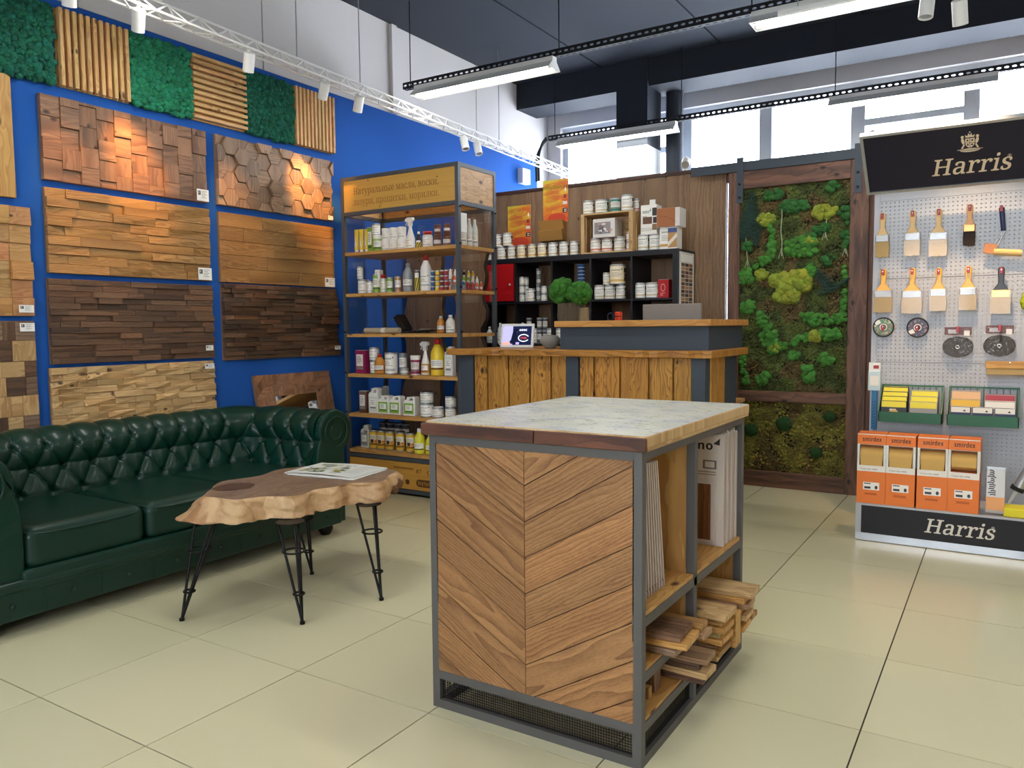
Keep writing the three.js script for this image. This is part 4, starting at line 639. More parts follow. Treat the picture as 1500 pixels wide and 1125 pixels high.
["can",-0.677,1.593,-4.54,0.043,0.07,"grey","steel","third grey tin from below in the tall thin stack","tin","cans in the second row of the black cube shelf"],
["can",-0.676,1.664,-4.54,0.043,0.07,"grey","steel","fourth grey tin from below in the tall thin stack","tin","cans in the second row of the black cube shelf"],
["can",-0.574,1.452,-4.46,0.059,0.062,"photo","cream","lower can at the right of the cell beside the red door","can","cans in the second row of the black cube shelf"],
["can",-0.574,1.515,-4.46,0.059,0.062,"photo","cream","upper can at the right of the cell beside the red door","can","cans in the second row of the black cube shelf"],
["cup",-0.225,1.598,-4.46,0.07,0.029,"blue","","first blue and white paper cup ring from below above the moss plant","cup","cans in the second row of the black cube shelf"],
["cup",-0.225,1.627,-4.46,0.07,0.029,"blue","","second blue and white paper cup ring from below above the moss plant","cup","cans in the second row of the black cube shelf"],
["cup",-0.225,1.656,-4.46,0.07,0.029,"blue","","third blue and white paper cup ring from below above the moss plant","cup","cans in the second row of the black cube shelf"],
["cup",-0.225,1.685,-4.46,0.07,0.029,"blue","","fourth blue and white paper cup ring from below above the moss plant","cup","cans in the second row of the black cube shelf"],
["cup",-0.225,1.714,-4.46,0.07,0.029,"blue","","fifth blue and white paper cup ring from below above the moss plant","cup","cans in the second row of the black cube shelf"],
["can",-0.22,1.452,-4.46,0.081,0.145,"cream","cream","cream can behind the moss plant under the paper cups","can","cans in the second row of the black cube shelf"],
["can",-0.362,1.452,-4.46,0.086,0.145,"ochre","cream","yellow can behind the moss plant","can","cans in the second row of the black cube shelf"],
["can",-0.058,1.452,-4.46,0.091,0.113,"photo","cream","first can in the lower row of the fourth shelf cell","can","cans in the second row of the black cube shelf"],
["can",0.034,1.452,-4.469,0.091,0.113,"photo","cream","second can in the lower row of the fourth shelf cell","can","cans in the second row of the black cube shelf"],
["can",0.127,1.452,-4.46,0.081,0.113,"photo","cream","third can in the lower row of the fourth shelf cell","can","cans in the second row of the black cube shelf"],
["can",-0.002,1.567,-4.469,0.059,0.097,"photo","cream","small can on the lower row of the fourth shelf cell","can","cans in the second row of the black cube shelf"],
["can",0.101,1.567,-4.46,0.129,0.156,"cream","cream","large cream can stacked high in the fourth shelf cell","can","cans in the second row of the black cube shelf"],
["can",0.296,1.452,-4.458,0.086,0.118,"photo","cream","left white can in the last shelf cell","can","cans in the second row of the black cube shelf"],
["can",0.391,1.452,-4.469,0.102,0.118,"photo","cream","right white can in the last shelf cell","can","cans in the second row of the black cube shelf"],
["box",0.49,1.452,-4.479,0.086,0.14,"red","","red tin box in the last shelf cell","tin","cans in the second row of the black cube shelf"],
["can",-0.725,1.097,-4.456,0.048,0.108,"dark","grey","lower dark grey tin in the first stack of the third shelf row","tin","cans in the third row of the black cube shelf"],
["can",-0.724,1.204,-4.456,0.048,0.108,"dark","grey","upper dark grey tin in the first stack of the third shelf row","tin","cans in the third row of the black cube shelf"],
["can",-0.619,1.097,-4.451,0.048,0.108,"dark","grey","lower dark grey tin in the second stack of the third shelf row","tin","cans in the third row of the black cube shelf"],
["can",-0.618,1.204,-4.451,0.048,0.108,"dark","grey","upper dark grey tin in the second stack of the third shelf row","tin","cans in the third row of the black cube shelf"],
["can",-0.571,1.097,-4.465,0.048,0.108,"dark","grey","lower dark grey tin in the third stack of the third shelf row","tin","cans in the third row of the black cube shelf"],
["can",-0.571,1.204,-4.465,0.048,0.108,"dark","grey","upper dark grey tin in the third stack of the third shelf row","tin","cans in the third row of the black cube shelf"],
["bottle",-1.136,1.097,-4.46,0.054,0.145,"pale","white","first pale bottle from the left in the third shelf row","bottle","cans in the third row of the black cube shelf"],
["bottle",-1.022,1.097,-4.46,0.054,0.177,"pale","white","second pale bottle from the left in the third shelf row","bottle","cans in the third row of the black cube shelf"],
["bottle",-0.902,1.097,-4.46,0.054,0.145,"pale","white","third pale bottle from the left in the third shelf row","bottle","cans in the third row of the black cube shelf"],
["bottle",-0.791,1.097,-4.46,0.054,0.177,"pale","white","fourth pale bottle from the left in the third shelf row","bottle","cans in the third row of the black cube shelf"],
["can",-0.671,1.097,-4.478,0.065,0.124,"photo","white","first white can right of the tablet in the third shelf row","can","cans in the third row of the black cube shelf"],
["can",-0.513,1.097,-4.453,0.065,0.124,"photo","white","second white can right of the tablet in the third shelf row","can","cans in the third row of the black cube shelf"],
["can",-0.428,1.097,-4.457,0.065,0.124,"photo","white","third white can right of the tablet in the third shelf row","can","cans in the third row of the black cube shelf"],
["can",-0.508,1.097,-4.516,0.054,0.108,"photo","white","lower white can stacked beside the bark pot in the third shelf row","can","cans in the third row of the black cube shelf"],
["can",-0.507,1.204,-4.516,0.054,0.108,"photo","white","upper white can stacked beside the bark pot in the third shelf row","can","cans in the third row of the black cube shelf"]
];
const INK = { white: '#e9e9e4', cream: '#efe2c6', green: '#7fae3c', yellow: '#e2c22c', brown: '#5a3524', black: '#1b1c1e', grey: '#8f959b', dark: '#3b3f47', steel: '#a9adb0', magenta: '#8e1b4e', amber: '#c2802a', ochre: '#d9b23c', lemon: '#d9d23a', tan: '#c79a5a', wood: '#b98655', red: '#b3121b', blue: '#2c5f9e', maroon: '#7a2430', crimson: '#b0283c', orange: '#e06a3a', teal: '#1d7a68', rosy: '#d9a99a', pale: '#d5d8d4', clear: '#d9dcd2', photo: '#ece9e0', poster: '#d8d4cf', osmo: '#eceae4', deck: '#e6e3dc', tote: '#a5653a' };
function labelTex(style) {
  const r = mulberry(style.length * 131 + style.charCodeAt(0)), base = INK[style];
  return canvasTex(256, 128, (x, w, h) => {
    const text = (c, a, y, n, l) => { x.fillStyle = c; for (let k = 0; k < n; k++) x.fillRect(a, y + k * 9, l * (.5 + .5 * r()), 3); };
    x.fillStyle = base; x.fillRect(0, 0, w, h);
    if (['photo', 'cream', 'rosy', 'white', 'osmo', 'deck'].includes(style)) {
      x.fillStyle = style === 'cream' ? '#f3e3c0' : '#f1efe8'; x.fillRect(70, 8, 112, 112); x.fillStyle = '#5d7a73'; x.font = 'bold 20px sans-serif'; x.fillText('osmo', 84, 36); x.beginPath(); x.moveTo(138, 26); x.lineTo(150, 14); x.lineTo(149, 30); x.fill(); text('#9a9a94', 84, 48, 4, 70);
      x.fillStyle = '#3a332e'; if (style !== 'white') { x.fillRect(160, 14, 34, 34); x.fillRect(166, 54, 28, 26); x.fillStyle = '#8b6a4a'; x.fillRect(160, 84, 34, 26); }
      x.fillStyle = { photo: '#cdbf9d', cream: '#e0b76a', rosy: '#b9694f', white: '#b5bcb8', osmo: '#d8d8d0', deck: '#c79a5a' }[style]; x.fillRect(70, 98, 90, 16);
      if (style === 'osmo') { x.fillStyle = '#6b4a34'; x.fillRect(88, 52, 70, 30); }
      if (style === 'deck') { x.fillStyle = '#b98a52'; x.fillRect(130, 8, 66, 112); x.fillStyle = '#4a5a8e'; x.fillRect(130, 8, 66, 26); x.fillStyle = '#e4ddd0'; x.beginPath(); x.moveTo(130, 90); x.lineTo(196, 34); x.lineTo(196, 60); x.lineTo(130, 116); x.fill(); }
    } else if (style === 'poster') { x.fillStyle = '#8d8a90'; x.fillRect(80, 22, 90, 82); for (let k = 0; k < 26; k++) { x.fillStyle = ['#e9e6e4', '#5b5358', '#b58d86', '#8a7f7a'][k % 4]; x.fillRect(82 + r() * 76, 24 + r() * 70, 6 + r() * 16, 5 + r() * 14); } }
    else if (style === 'tote') { x.fillStyle = '#d9d5d0'; x.fillRect(170, 0, 90, 128); x.strokeStyle = '#7e4826'; x.lineWidth = 3; x.beginPath(); x.arc(70, 180, 130, 4.3, 5.6); x.stroke(); }
    else if (style === 'blue') { for (let k = 0; k < 4; k++) { x.fillStyle = '#e8e8ea'; x.fillRect(0, k * 32, w, 14); } }
    else if (style === 'black') { x.fillStyle = '#c9b82a'; for (let k = 0; k < 5; k++) { x.beginPath(); x.moveTo(60 + k * 34, 128); x.lineTo(80 + k * 34, 128); x.lineTo(120 + k * 34, 40); x.lineTo(100 + k * 34, 40); x.fill(); } x.fillStyle = '#e6e6e2'; x.fillRect(90, 8, 70, 34); }
    else if (style === 'red') { x.strokeStyle = '#e7b5ae'; x.lineWidth = 5; x.beginPath(); x.arc(128, 56, 24, 0, 7); x.stroke(); text('#e7b5ae', 96, 92, 3, 60); }
    else { const dark = ['brown', 'dark', 'magenta', 'maroon', 'crimson', 'teal'].includes(style); x.fillStyle = dark ? '#dcd8d0' : style === 'green' ? '#eef0e6' : style === 'ochre' ? '#eae6d6' : '#f0efe8'; x.fillRect(84, 22, 84, 66); text('#6a6a62', 92, 32, 5, 64); x.fillStyle = { ochre: '#8a5a1e', green: '#3f6b2a', amber: '#6b3a12', tan: '#7a3a1a', yellow: '#6b3a12', lemon: '#2e3326' }[style] ?? '#7d7d78'; x.fillRect(84, 92, 84, 14); if (style === 'ochre') { x.fillStyle = '#3a2a1a'; x.fillRect(100, 62, 30, 26); x.fillStyle = '#d98a2c'; x.fillRect(132, 66, 30, 20); } }
  });
}
const printed = {}, plainInk = {};
const P_ = s => printed[s] ??= new THREE.MeshStandardMaterial({ map: labelTex(s), roughness: .4 });
const I_ = s => plainInk[s] ??= std(INK[s] ?? '#dddddd', .4, s === 'steel' ? .7 : 0);
const TURN = .5; // labels turned a little towards the room
const geoCache = new Map(); const G_ = (key, make) => { if (!geoCache.has(key)) geoCache.set(key, make()); return geoCache.get(key); };
const KIND = { can: 'paint_can', tub: 'plastic_tub', jar: 'glass_jar', bottle: 'plastic_bottle', jug: 'plastic_jug', spray: 'spray_bottle', tube: 'paint_tube', box: 'carton', pot: 'colour_pot', dropper: 'colour_bottle', cup: 'paper_cup' };
const cylLabel = (r, h, y0, sc = 1) => new THREE.CylinderGeometry(r, r, h, 24, 1, true, PI).translate(0, y0 + h / 2, 0);
function product(kind, w, h, style, cap, g) {
  const r = w / 2, key = `${kind}|${w}|${h}`, cp = cap ? I_(cap) : null;
  if (kind === 'can' || kind === 'tub') {
    mesh('body', G_(key + 'b', () => lathe(kind === 'can' ? [[.001, 0], [r, 0], [r, .004], [r * .97, .006], [r * .97, h - .008], [r, h - .006], [r, h], [r * .9, h], [r * .88, h - .004], [.001, h - .004]] : [[.001, 0], [r * .88, 0], [r * .96, h - .02], [r * .96, h - .004], [.001, h - .004]])), kind === 'can' ? I_(style === 'dark' || style === 'grey' || style === 'black' ? 'grey' : 'steel') : I_('white'), g);
    mesh('label', G_(key + 'l', () => kind === 'can' ? cylLabel(r * .975, h - .02, .008) : new THREE.CylinderGeometry(r * .955, r * .9, h * .72, 24, 1, true, PI).translate(0, h * .42, 0)), P_(style), g).rotation.y = TURN;
    mesh('lid', G_(key + 'd', () => kind === 'can' ? lathe([[.001, h - .002], [r * .8, h - .002], [r * .84, h + .002], [r * .9, h + .002], [r * .9, h - .003]]) : lathe([[r * .9, h - .018], [r, h - .018], [r, h - .002], [r * .97, h], [.001, h]])), cp, g);
  } else if (kind === 'jar') {
    mesh('body', G_(key + 'b', () => lathe([[.001, 0], [r * .9, 0], [r, .006], [r, h * .72], [r * .8, h * .82], [.001, h * .82]])), I_(style === 'brown' ? 'brown' : 'pale'), g);
    mesh('label', G_(key + 'l', () => cylLabel(r * 1.01, h * .5, h * .12)), P_(style === 'brown' ? 'brown' : style), g).rotation.y = TURN;
    mesh('lid', G_(key + 'd', () => lathe([[.001, h], [r * .86, h], [r * .88, h - .004], [r * .88, h * .8], [.001, h * .8]])), cp, g);
  } else if (kind === 'bottle' || kind === 'dropper') {
    const see = style === 'clear' || style === 'amber' && false;
    mesh('body', G_(key + 'b', () => lathe([[.001, 0], [r * .93, 0], [r, .008], [r, h * .55], [r * .92, h * .66], [r * .45, h * .84], [r * .36, h * .86], [.001, h * .86]])), I_(style), g);
    mesh('label', G_(key + 'l', () => cylLabel(r * 1.012, h * .4, h * .1)), P_(style), g).rotation.y = TURN;
    mesh('cap', G_(key + 'd', () => lathe([[.001, h], [r * .36, h], [r * .42, h - .006], [r * .44, h * .85], [.001, h * .85]])), cp, g);
  } else if (kind === 'jug') {
    const d = w * .62; const sh = new THREE.Shape(); sh.moveTo(-r, 0); sh.lineTo(r, 0); sh.lineTo(r, h * .82); sh.quadraticCurveTo(r, h * .93, r * .7, h * .93); sh.lineTo(r * .05, h * .93); sh.lineTo(-r * .3, h * .8); sh.quadraticCurveTo(-r, h * .76, -r, h * .66); sh.closePath();
    const ho = new THREE.Path(); ho.moveTo(r * .02, h * .74); ho.lineTo(r * .68, h * .74); ho.lineTo(r * .68, h * .85); ho.lineTo(r * .2, h * .85); ho.closePath(); sh.holes.push(ho);
    mesh('body', G_(key + 'b', () => new THREE.ExtrudeGeometry(sh, { depth: d - .012, bevelEnabled: true, bevelThickness: .006, bevelSize: .006, bevelOffset: -.006, bevelSegments: 2, curveSegments: 6 }).translate(0, 0, -d / 2 + .006)), I_(style === 'grey' ? 'pale' : 'white'), g);
    mesh('label', G_(key + 'l', () => { const b = new THREE.PlaneGeometry(w * .84, h * .52).translate(0, h * .35, d / 2 + .0012), u = b.attributes.uv; for (let i = 0; i < u.count; i++) u.setX(i, .26 + .46 * u.getX(i)); return b; }), P_(style === 'white' ? 'pale' : style), g);
    mesh('cap', G_(key + 'd', () => cyl(r * .24, r * .24, h * .13, -r * .55, h * .83 + .0, 0, 14)), cp, g);
  } else if (kind === 'spray') {
    mesh('body', G_(key + 'b', () => lathe([[.001, 0], [r * .9, 0], [r, .01], [r * .95, h * .36], [r * .62, h * .5], [r * .36, h * .66], [r * .32, h * .74], [.001, h * .74]]).scale(1, 1, .7)), I_('white'), g);
    mesh('label', G_(key + 'l', () => new THREE.CylinderGeometry(r * .975, r * 1.0, h * .28, 24, 1, true, PI).translate(0, h * .2, 0).scale(1.01, 1, .72)), P_(style), g);
    const hd = new THREE.Shape([[-.5, 0], [-.42, .55], [-1.15, .62], [-1.2, .9], [-.6, 1.15], [.75, 1.12], [.95, .8], [.4, .55], [.36, 0]].map(q => new THREE.Vector2(q[0] * r * .95, h * .73 + q[1] * h * .235)));
    mesh('trigger_head', G_(key + 'd', () => new THREE.ExtrudeGeometry(hd, { depth: r * .6, bevelEnabled: false }).translate(0, 0, -r * .3)), cp, g);
    mesh('trigger', G_(key + 't', () => rod([-r * .75, h * .88, 0], [-r * 1.15, h * .76, 0], .004, 6)), cp, g);
  } else if (kind === 'tube') {
    const b = new THREE.CylinderGeometry(r, r * .8, h * .86, 16, 6, false), p = b.attributes.position; for (let i = 0; i < p.count; i++) { const f = clamp((p.getY(i) + h * .43) / (h * .86)); p.setZ(i, p.getZ(i) * (1 - .92 * f)); }
    b.computeVertexNormals(); mesh('body', G_(key + 'b', () => b.translate(0, h * .14 + h * .43, 0)), I_('yellow'), g);
    mesh('label', G_(key + 'l', () => { const s = new THREE.Shape([[-r * .5, h * .2], [r * .5, h * .2], [0, h * .72]].map(q => new THREE.Vector2(...q))); return new THREE.ExtrudeGeometry(s, { depth: .001, bevelEnabled: false }).translate(0, 0, r * .62); }), I_('white'), g);
    mesh('cap', G_(key + 'd', () => cyl(r * .62, r * .7, h * .14, 0, h * .07, 0, 14)), cp, g);
  } else if (kind === 'box') {
    const d = Math.min(.14, w * .8); const b = G_(key + style, () => { const q = rbox(w, h, d, .0015, 0, h / 2, 0, 1), n = q.attributes.normal, p = q.attributes.position, u = q.attributes.uv; for (let i = 0; i < u.count; i++) { const f = n.getZ(i) > .5; u.setXY(i, f ? .28 + .48 * (p.getX(i) / w + .5) : .95, f ? p.getY(i) / h : .5); } return q; });
    mesh('body', b, P_(style), g); mesh('flap', G_(key + 'f', () => box(w * .96, .0015, d * .48, 0, h + .0008, d * .24)), I_(style === 'tote' ? 'tan' : 'white'), g);
    if (style === 'osmo') mesh('handle', G_(key + 'h', () => box(w * .34, .045, .012, .01, h + .0235, 0)), I_('white'), g);
  } else if (kind === 'pot') {
    mesh('body', G_(key + 'b', () => lathe([[.001, 0], [r * .85, 0], [r, .006], [r, h - .01], [.001, h - .008]], 14)), I_(style), g); mesh('lid', G_(key + 'd', () => lathe([[r * .9, h - .01], [r * .94, h - .0015], [.001, h - .0015]], 14)), I_('pale'), g);
  } else if (kind === 'cup') mesh('body', G_(key + 'b', () => lathe([[.001, 0], [r * .8, 0], [r, h], [r * 1.04, h], [r * .9, h - .004], [.001, h - .006]])), P_('blue'), g);
}
for (const [kind, x, y, z, w, h, style, cap, label, cat, group] of PRODUCTS) { const g = thing(KIND[kind], label, cat, [x, y + .0005, z], group); product(kind, w, h, style, cap, g); }
{ // stepped rack that carries the colour bottles
  const g = thing('bottle_rack', 'clear stepped rack under the colour bottles in the cabinet corner', 'rack', [0, 1.5022, -3.31]); const m = phys(0xe8eef0, .2, { transmission: .6, thickness: 0 });
  for (const [j, y] of [[1, .04], [2, .08]]) { mesh('step', span(-.525 - .036 * j - .017, -.525 - .036 * j + .017, y - .004, y, -.165, .165), m, g); mesh('riser', span(-.525 - .036 * j + .0155, -.525 - .036 * j + .0175, 0, y - .004, -.165, .165), m, g); }
}
{ // things lying on the third shelf
  const g = thing('paper_roll', 'beige roll of paper lying on the third cabinet shelf', 'paper roll', [-1.27, 1.198, -3.2]); mesh('roll', new THREE.CylinderGeometry(.022, .022, .34, 20).rotateZ(PI / 2).translate(0, .022, 0), std(0xb7a98f, .8), g); mesh('band', new THREE.CylinderGeometry(.0225, .0225, .04, 20).rotateZ(PI / 2).translate(.02, .022, 0), M.white, g);
  const b = thing('black_case', 'slim black case leaning up on the third cabinet shelf', 'case', [-1.2, 1.2, -3.36]); mesh('shell', rbox(.05, .14, .1, .008).rotateZ(.6).translate(0, .073, 0), M.rubber, b); mesh('clasp', box(.012, .012, .02).rotateZ(.6).translate(-.06, .11, .03), M.silver, b);
  const c = thing('cloth_pile', 'flat pile of dark cloths and gloves on the third cabinet shelf', 'cloths', [-.98, 1.1985, -3.36]); ['0x1f3a38', '0x2b2f33', '0x6d6456', '0x8f8a80'].forEach((k, i) => { const q = new THREE.PlaneGeometry(.2 - i * .02, .16, 16, 12).rotateX(-PI / 2), p = q.attributes.position; for (let n = 0; n < p.count; n++) p.setY(n, .008 + i * .007 + .006 * n2(p.getX(n) * 20 + i * 5, p.getZ(n) * 20)); q.computeVertexNormals(); mesh('cloth', q.translate((i - 1.5) * .06, 0, (i % 2) * .03), std(Number(k), .9, 0, { side: THREE.DoubleSide }), c); });
}
{ // two live edge boards standing behind the cabinet
  [[-1.5, .4, 1.93, 'broad live edge board standing behind the glazed cabinet'], [-1.06, .3, 1.88, 'narrower live edge board standing behind the glazed cabinet']].forEach(([x, w, h, label], q) => { const p = [], n = 26; for (let k = 0; k <= n; k++) p.push([-w / 2 + .035 * n2(k * .22, q * 7), k / n * h]); for (let k = n; k >= 0; k--) p.push([w / 2 + .045 * n2(k * .2, q * 7 + 3), k / n * h]); const b = thing('live_edge_board', label, 'board', [x, 0, -3.98 - q * .06]); b.rotation.x = -.03; mesh('board', tint(grain(extrude(p, .04), 'y'), .75), W.laminate, b); mesh('bark_edge', tube(p.slice(n + 1).map(v => [v[0], v[1], .02]), .018, 60, 6), std(0x2a1c12, .95), b); });
}
// ---------------------------------------------------------------- black cube shelf against the partition
{
  const X0 = -1.205, X1 = .62, Z0 = -4.4, Z1 = -4.785, H = 1.82, t = .04, n = 5, g = thing('cube_shelf', 'black cube shelf full of cans behind the counter', 'shelf', [0, 0, 0]);
  mesh('top_board', span(X0, X1, H - t, H, Z1, Z0), M.blackShelf, g); mesh('base_board', span(X0, X1, 0, t, Z1, Z0), M.blackShelf, g); for (const x of [X0, X1 - t]) mesh('side_board', span(x, x + t, t, H - t, Z1, Z0), M.blackShelf, g);
  const pitch = (X1 - X0 - t) / n, py = (H - t) / n, c = .016;
  for (let r = 1; r < n; r++) mesh('shelf_board', span(X0 + t, X1 - t, t / 2 + r * py - c / 2, t / 2 + r * py + c / 2, Z1, Z0 - .002), M.blackShelf, g);
  for (let k = 1; k < n; k++) for (let r = 0; r < n; r++) mesh('divider', span(X0 + t / 2 + k * pitch - c / 2, X0 + t / 2 + k * pitch + c / 2, r ? t / 2 + r * py + c / 2 : t, r === n - 1 ? H - t : t / 2 + (r + 1) * py - c / 2, Z1, Z0 - .002), M.blackShelf, g);
  const d = new THREE.Group(); d.name = 'cell_door'; g.add(d); mesh('door_leaf', span(X0 + t + .003, X0 + t / 2 + pitch - c, t / 2 + 4 * py + c, H - t - .003, Z0 - .016, Z0 - .001), M.red, d); mesh('knob', new THREE.SphereGeometry(.009, 12, 8).translate(X0 + pitch - .03, 1.6, Z0 + .008), M.whitePlastic, d);
  const sw = canvasTex(96, 512, (x, w, h) => { x.fillStyle = '#d7d5cd'; x.fillRect(0, 0, w, h); const c = ['#6d4a33', '#3b2a22', '#8a5a3a', '#54392c', '#a97a4e', '#2c2624', '#75503c', '#b08a5c']; let k = 0; for (let y = 70; y < 470; y += 24) for (let i = 0; i < 3; i++) { x.fillStyle = c[(k++ * 5) % 8]; x.fillRect(10 + i * 26, y, 23, 20); } x.fillStyle = '#f1f0ec'; x.fillRect(8, 14, 78, 46); x.fillStyle = '#c9b93a'; x.fillRect(62, 410, 26, 52); });
  const s = mesh('colour_card', span(-.0015, .0015, 0, .62, -.16, .16), [new THREE.MeshStandardMaterial({ map: sw, roughness: .5 }), cardSide, cardSide, cardSide, cardSide, cardSide]); s.position.set(X1 + .004, 1.18, -4.59); tag(s, 'tall colour sample card on the end of the black shelf', 'colour card');
}
{ // slatted wooden crate standing on its side
  const g = thing('wooden_crate', 'pale wooden crate on its side on the black shelf, holding cans', 'crate', [.022, 1.8205, -4.525]), w = .45, h = .318, d = .23, t = .011;
  for (const [y0, y1] of [[0, t], [h - t, h]]) mesh('crate_board', tint(grain(span(-w / 2, w / 2, y0, y1, -d / 2, d / 2), 'x'), 1), W.ash, g);
  for (const x of [-w / 2, w / 2 - t]) for (const z of [-d / 2, -d / 2 + .078, d / 2 - .064]) mesh('crate_slat', tint(grain(span(x, x + t, t, h - t, z, z + .064), 'y'), rr(.9, 1.05)), W.ash, g);
  for (const x of [-w / 2 + t, w / 2 - t - .02]) for (const z of [-d / 2, d / 2 - .02]) mesh('corner_batten', tint(grain(span(x, x + .02, t, h - t, z, z + .02), 'y'), .9), W.ash, g);
  for (const y of [t + .01, t + .11, t + .2]) mesh('rear_slat', tint(grain(span(-w / 2, w / 2, y, y + .07, -d / 2 - .008, -d / 2), 'x'), 1), W.ash, g);
}
// ---------------------------------------------------------------- things on the partition
const flameTex = canvasTex(256, 384, (x, w, h) => {
  const gr = x.createLinearGradient(0, 0, w, h * .5); gr.addColorStop(0, '#d9d23a'); gr.addColorStop(.45, '#e8a52c'); gr.addColorStop(1, '#d9622a'); x.fillStyle = gr; x.fillRect(0, 0, w, h); const r = mulberry(4);
  for (let k = 0; k < 46; k++) { x.fillStyle = ['rgba(226,120,40,.35)', 'rgba(240,216,60,.4)', 'rgba(214,80,44,.3)'][k % 3]; x.beginPath(); x.ellipse(r() * w, r() * h, 40 + r() * 60, 8 + r() * 22, -.15, 0, 7); x.fill(); }
  x.fillStyle = 'rgba(205,60,40,.75)'; x.beginPath(); x.ellipse(140, 345, 90, 46, 0, 0, 7); x.fill(); x.fillStyle = 'rgba(150,60,30,.65)'; for (let k = 0; k < 19; k++) x.fillRect(28, 34 + k * 13, 120 + (k * 37) % 44, 3);
  x.fillStyle = '#f6efe0'; x.beginPath(); x.moveTo(228, 70); x.quadraticCurveTo(212, 100, 228, 116); x.quadraticCurveTo(246, 100, 228, 70); x.fill(); x.fillStyle = '#7b2f2a'; x.fillRect(212, 140, 22, 30); x.fillStyle = '#e8e2d6'; x.fillRect(202, 200, 44, 28); x.fillStyle = '#3a2c30'; x.fillRect(200, 262, 48, 40); x.fillStyle = '#e8e2d6'; x.fillRect(214, 270, 26, 8); x.fillRect(214, 286, 26, 8);
});
const flameMat = new THREE.MeshStandardMaterial({ map: flameTex, roughness: .4 });
function poster(x, y, w, h, z, label) { const m = mesh('poster', box(w, h, .004), [cardSide, cardSide, cardSide, cardSide, flameMat, cardSide]); m.position.set(x, y, z); tag(m, label, 'poster'); return m; }
poster(-1.022, 2.15, .245, .36, -4.793, 'orange and yellow flame poster, the lower one near the cabinet');
poster(-.645, 2.335, .25, .37, -4.79, 'orange and yellow flame poster above the brown paper holder');
{ const g = thing('paper_holder', 'folded brown cardboard holder under the flame poster', 'holder', [-.665, 1.99, -4.795]); const s = std(0xa5793a, .7, 0, { side: THREE.DoubleSide }), prof = [[0, .16], [.07, .175], [.045, .10], [.085, .085], [.06, 0], [0, 0]];
  mesh('folded_card', extrude(prof, .24).rotateY(-PI / 2).translate(.12, 0, 0), s, g); }
{ const g = thing('wall_box', 'small white box fixed high on the blue wall beyond the partition', 'box', [WALL, 2.77, -6.02]); mesh('case', rbox(.07, .16, .16, .008, .036, .08, 0), M.white, g); mesh('cover', box(.004, .12, .12, .073, .08, 0), M.whitePlastic, g); }
// ---------------------------------------------------------------- reception counter
{
  const g = thing('reception_counter', 'reception counter with scorched vertical planks, grey posts and thick wooden top', 'counter', [0, 0, 0]), ZF = -3.05, XR = 1.30, ZB = -3.7;
  const posts = [[-.425, -.322], [.393, .48], [1.212, 1.293]];
  for (const [a, b] of posts) mesh('post', span(a, b, 0, 1.052, ZF - .07, ZF + .012), M.counterPaint, g);
  const pl = [[-.322, -.212], [-.212, -.043], [-.043, .12], [.12, .278], [.278, .393], [.48, .584], [.584, .759], [.759, .945], [.945, 1.098], [1.098, 1.212]];
  for (const [a, b] of pl) mesh('plank', tint(grain(rbox(b - a - .012, 1.05, .022, .003, (a + b) / 2, .526, ZF - .012), 'y'), ...tone(.85, 1.12, .04)), W.burnt, g);
  mesh('backing', tint(grain(span(-.4, 1.28, .02, 1.05, ZF - .05, ZF - .026), 'y'), 1), W.burnt, g);
  for (const [a, b] of [[-3.12, -3.245], [-3.245, -3.385]]) mesh('side_plank', tint(grain(rbox(.022, 1.05, a - b - .005, .003, XR - .011, .526, (a + b) / 2), 'y'), ...tone(.85, 1.12, .04)), W.burnt, g);
  mesh('side_post', span(XR - .08, XR, 0, 1.052, -3.62, -3.39), M.counterPaint, g); mesh('side_panel', span(XR - .06, XR - .03, 0, 1.05, -3.7, -3.1), M.counterPaint, g);
  mesh('left_panel', span(-.42, -.38, 0, 1.05, -3.09 - .01, ZF - .07), M.counterPaint, g);
  // thick live edge top
  const e = []; for (let k = 0; k <= 40; k++) e.push([-.5 + k * .046, .012 * n2(k * .35, 3) + .004 * n2(k * 1.7, 8)]);
  const top = [[-.5, -.08], ...e.map(([x, d]) => [Math.min(x, 1.34), d]), [1.34, .0], [1.345, -.3], [1.335, -.74], [-.40, -.74], [-.40, -.08]];
  const sh = new THREE.Shape(top.map(p => new THREE.Vector2(p[0], p[1]))); const tg = new THREE.ExtrudeGeometry(sh, { depth: .035, bevelEnabled: true, bevelThickness: .004, bevelSize: .004, bevelSegments: 2 }).rotateX(PI / 2).translate(0, 1.091, -3.0);
  mesh('counter_top', tint(grain(tg, 'x'), .88, .8, .72), W.burnt, g);
  // raised bar
  mesh('bar_front', span(.345, XR + .005, 1.096, 1.235, -3.075, -3.055), M.counterPaint, g); mesh('bar_side', span(XR - .015, XR + .005, 1.096, 1.235, -3.72, -3.075), M.counterPaint, g); mesh('bar_left', span(.345, .365, 1.096, 1.235, -3.72, -3.075), M.counterPaint, g);
  mesh('bar_top', tint(grain(rbox(1.005, .038, .76, .005, .8325, 1.254, -3.38), 'x'), .98, .86, .72), W.pine, g);
  mesh('inner_desk', tint(grain(span(-.38, 1.25, .72, .745, -4.0, -3.72), 'x'), .9), W.pine, g); for (const x of [-.36, 1.2]) mesh('desk_leg', span(x, x + .04, 0, .72, -3.99, -3.95), M.counterPaint, g);
}
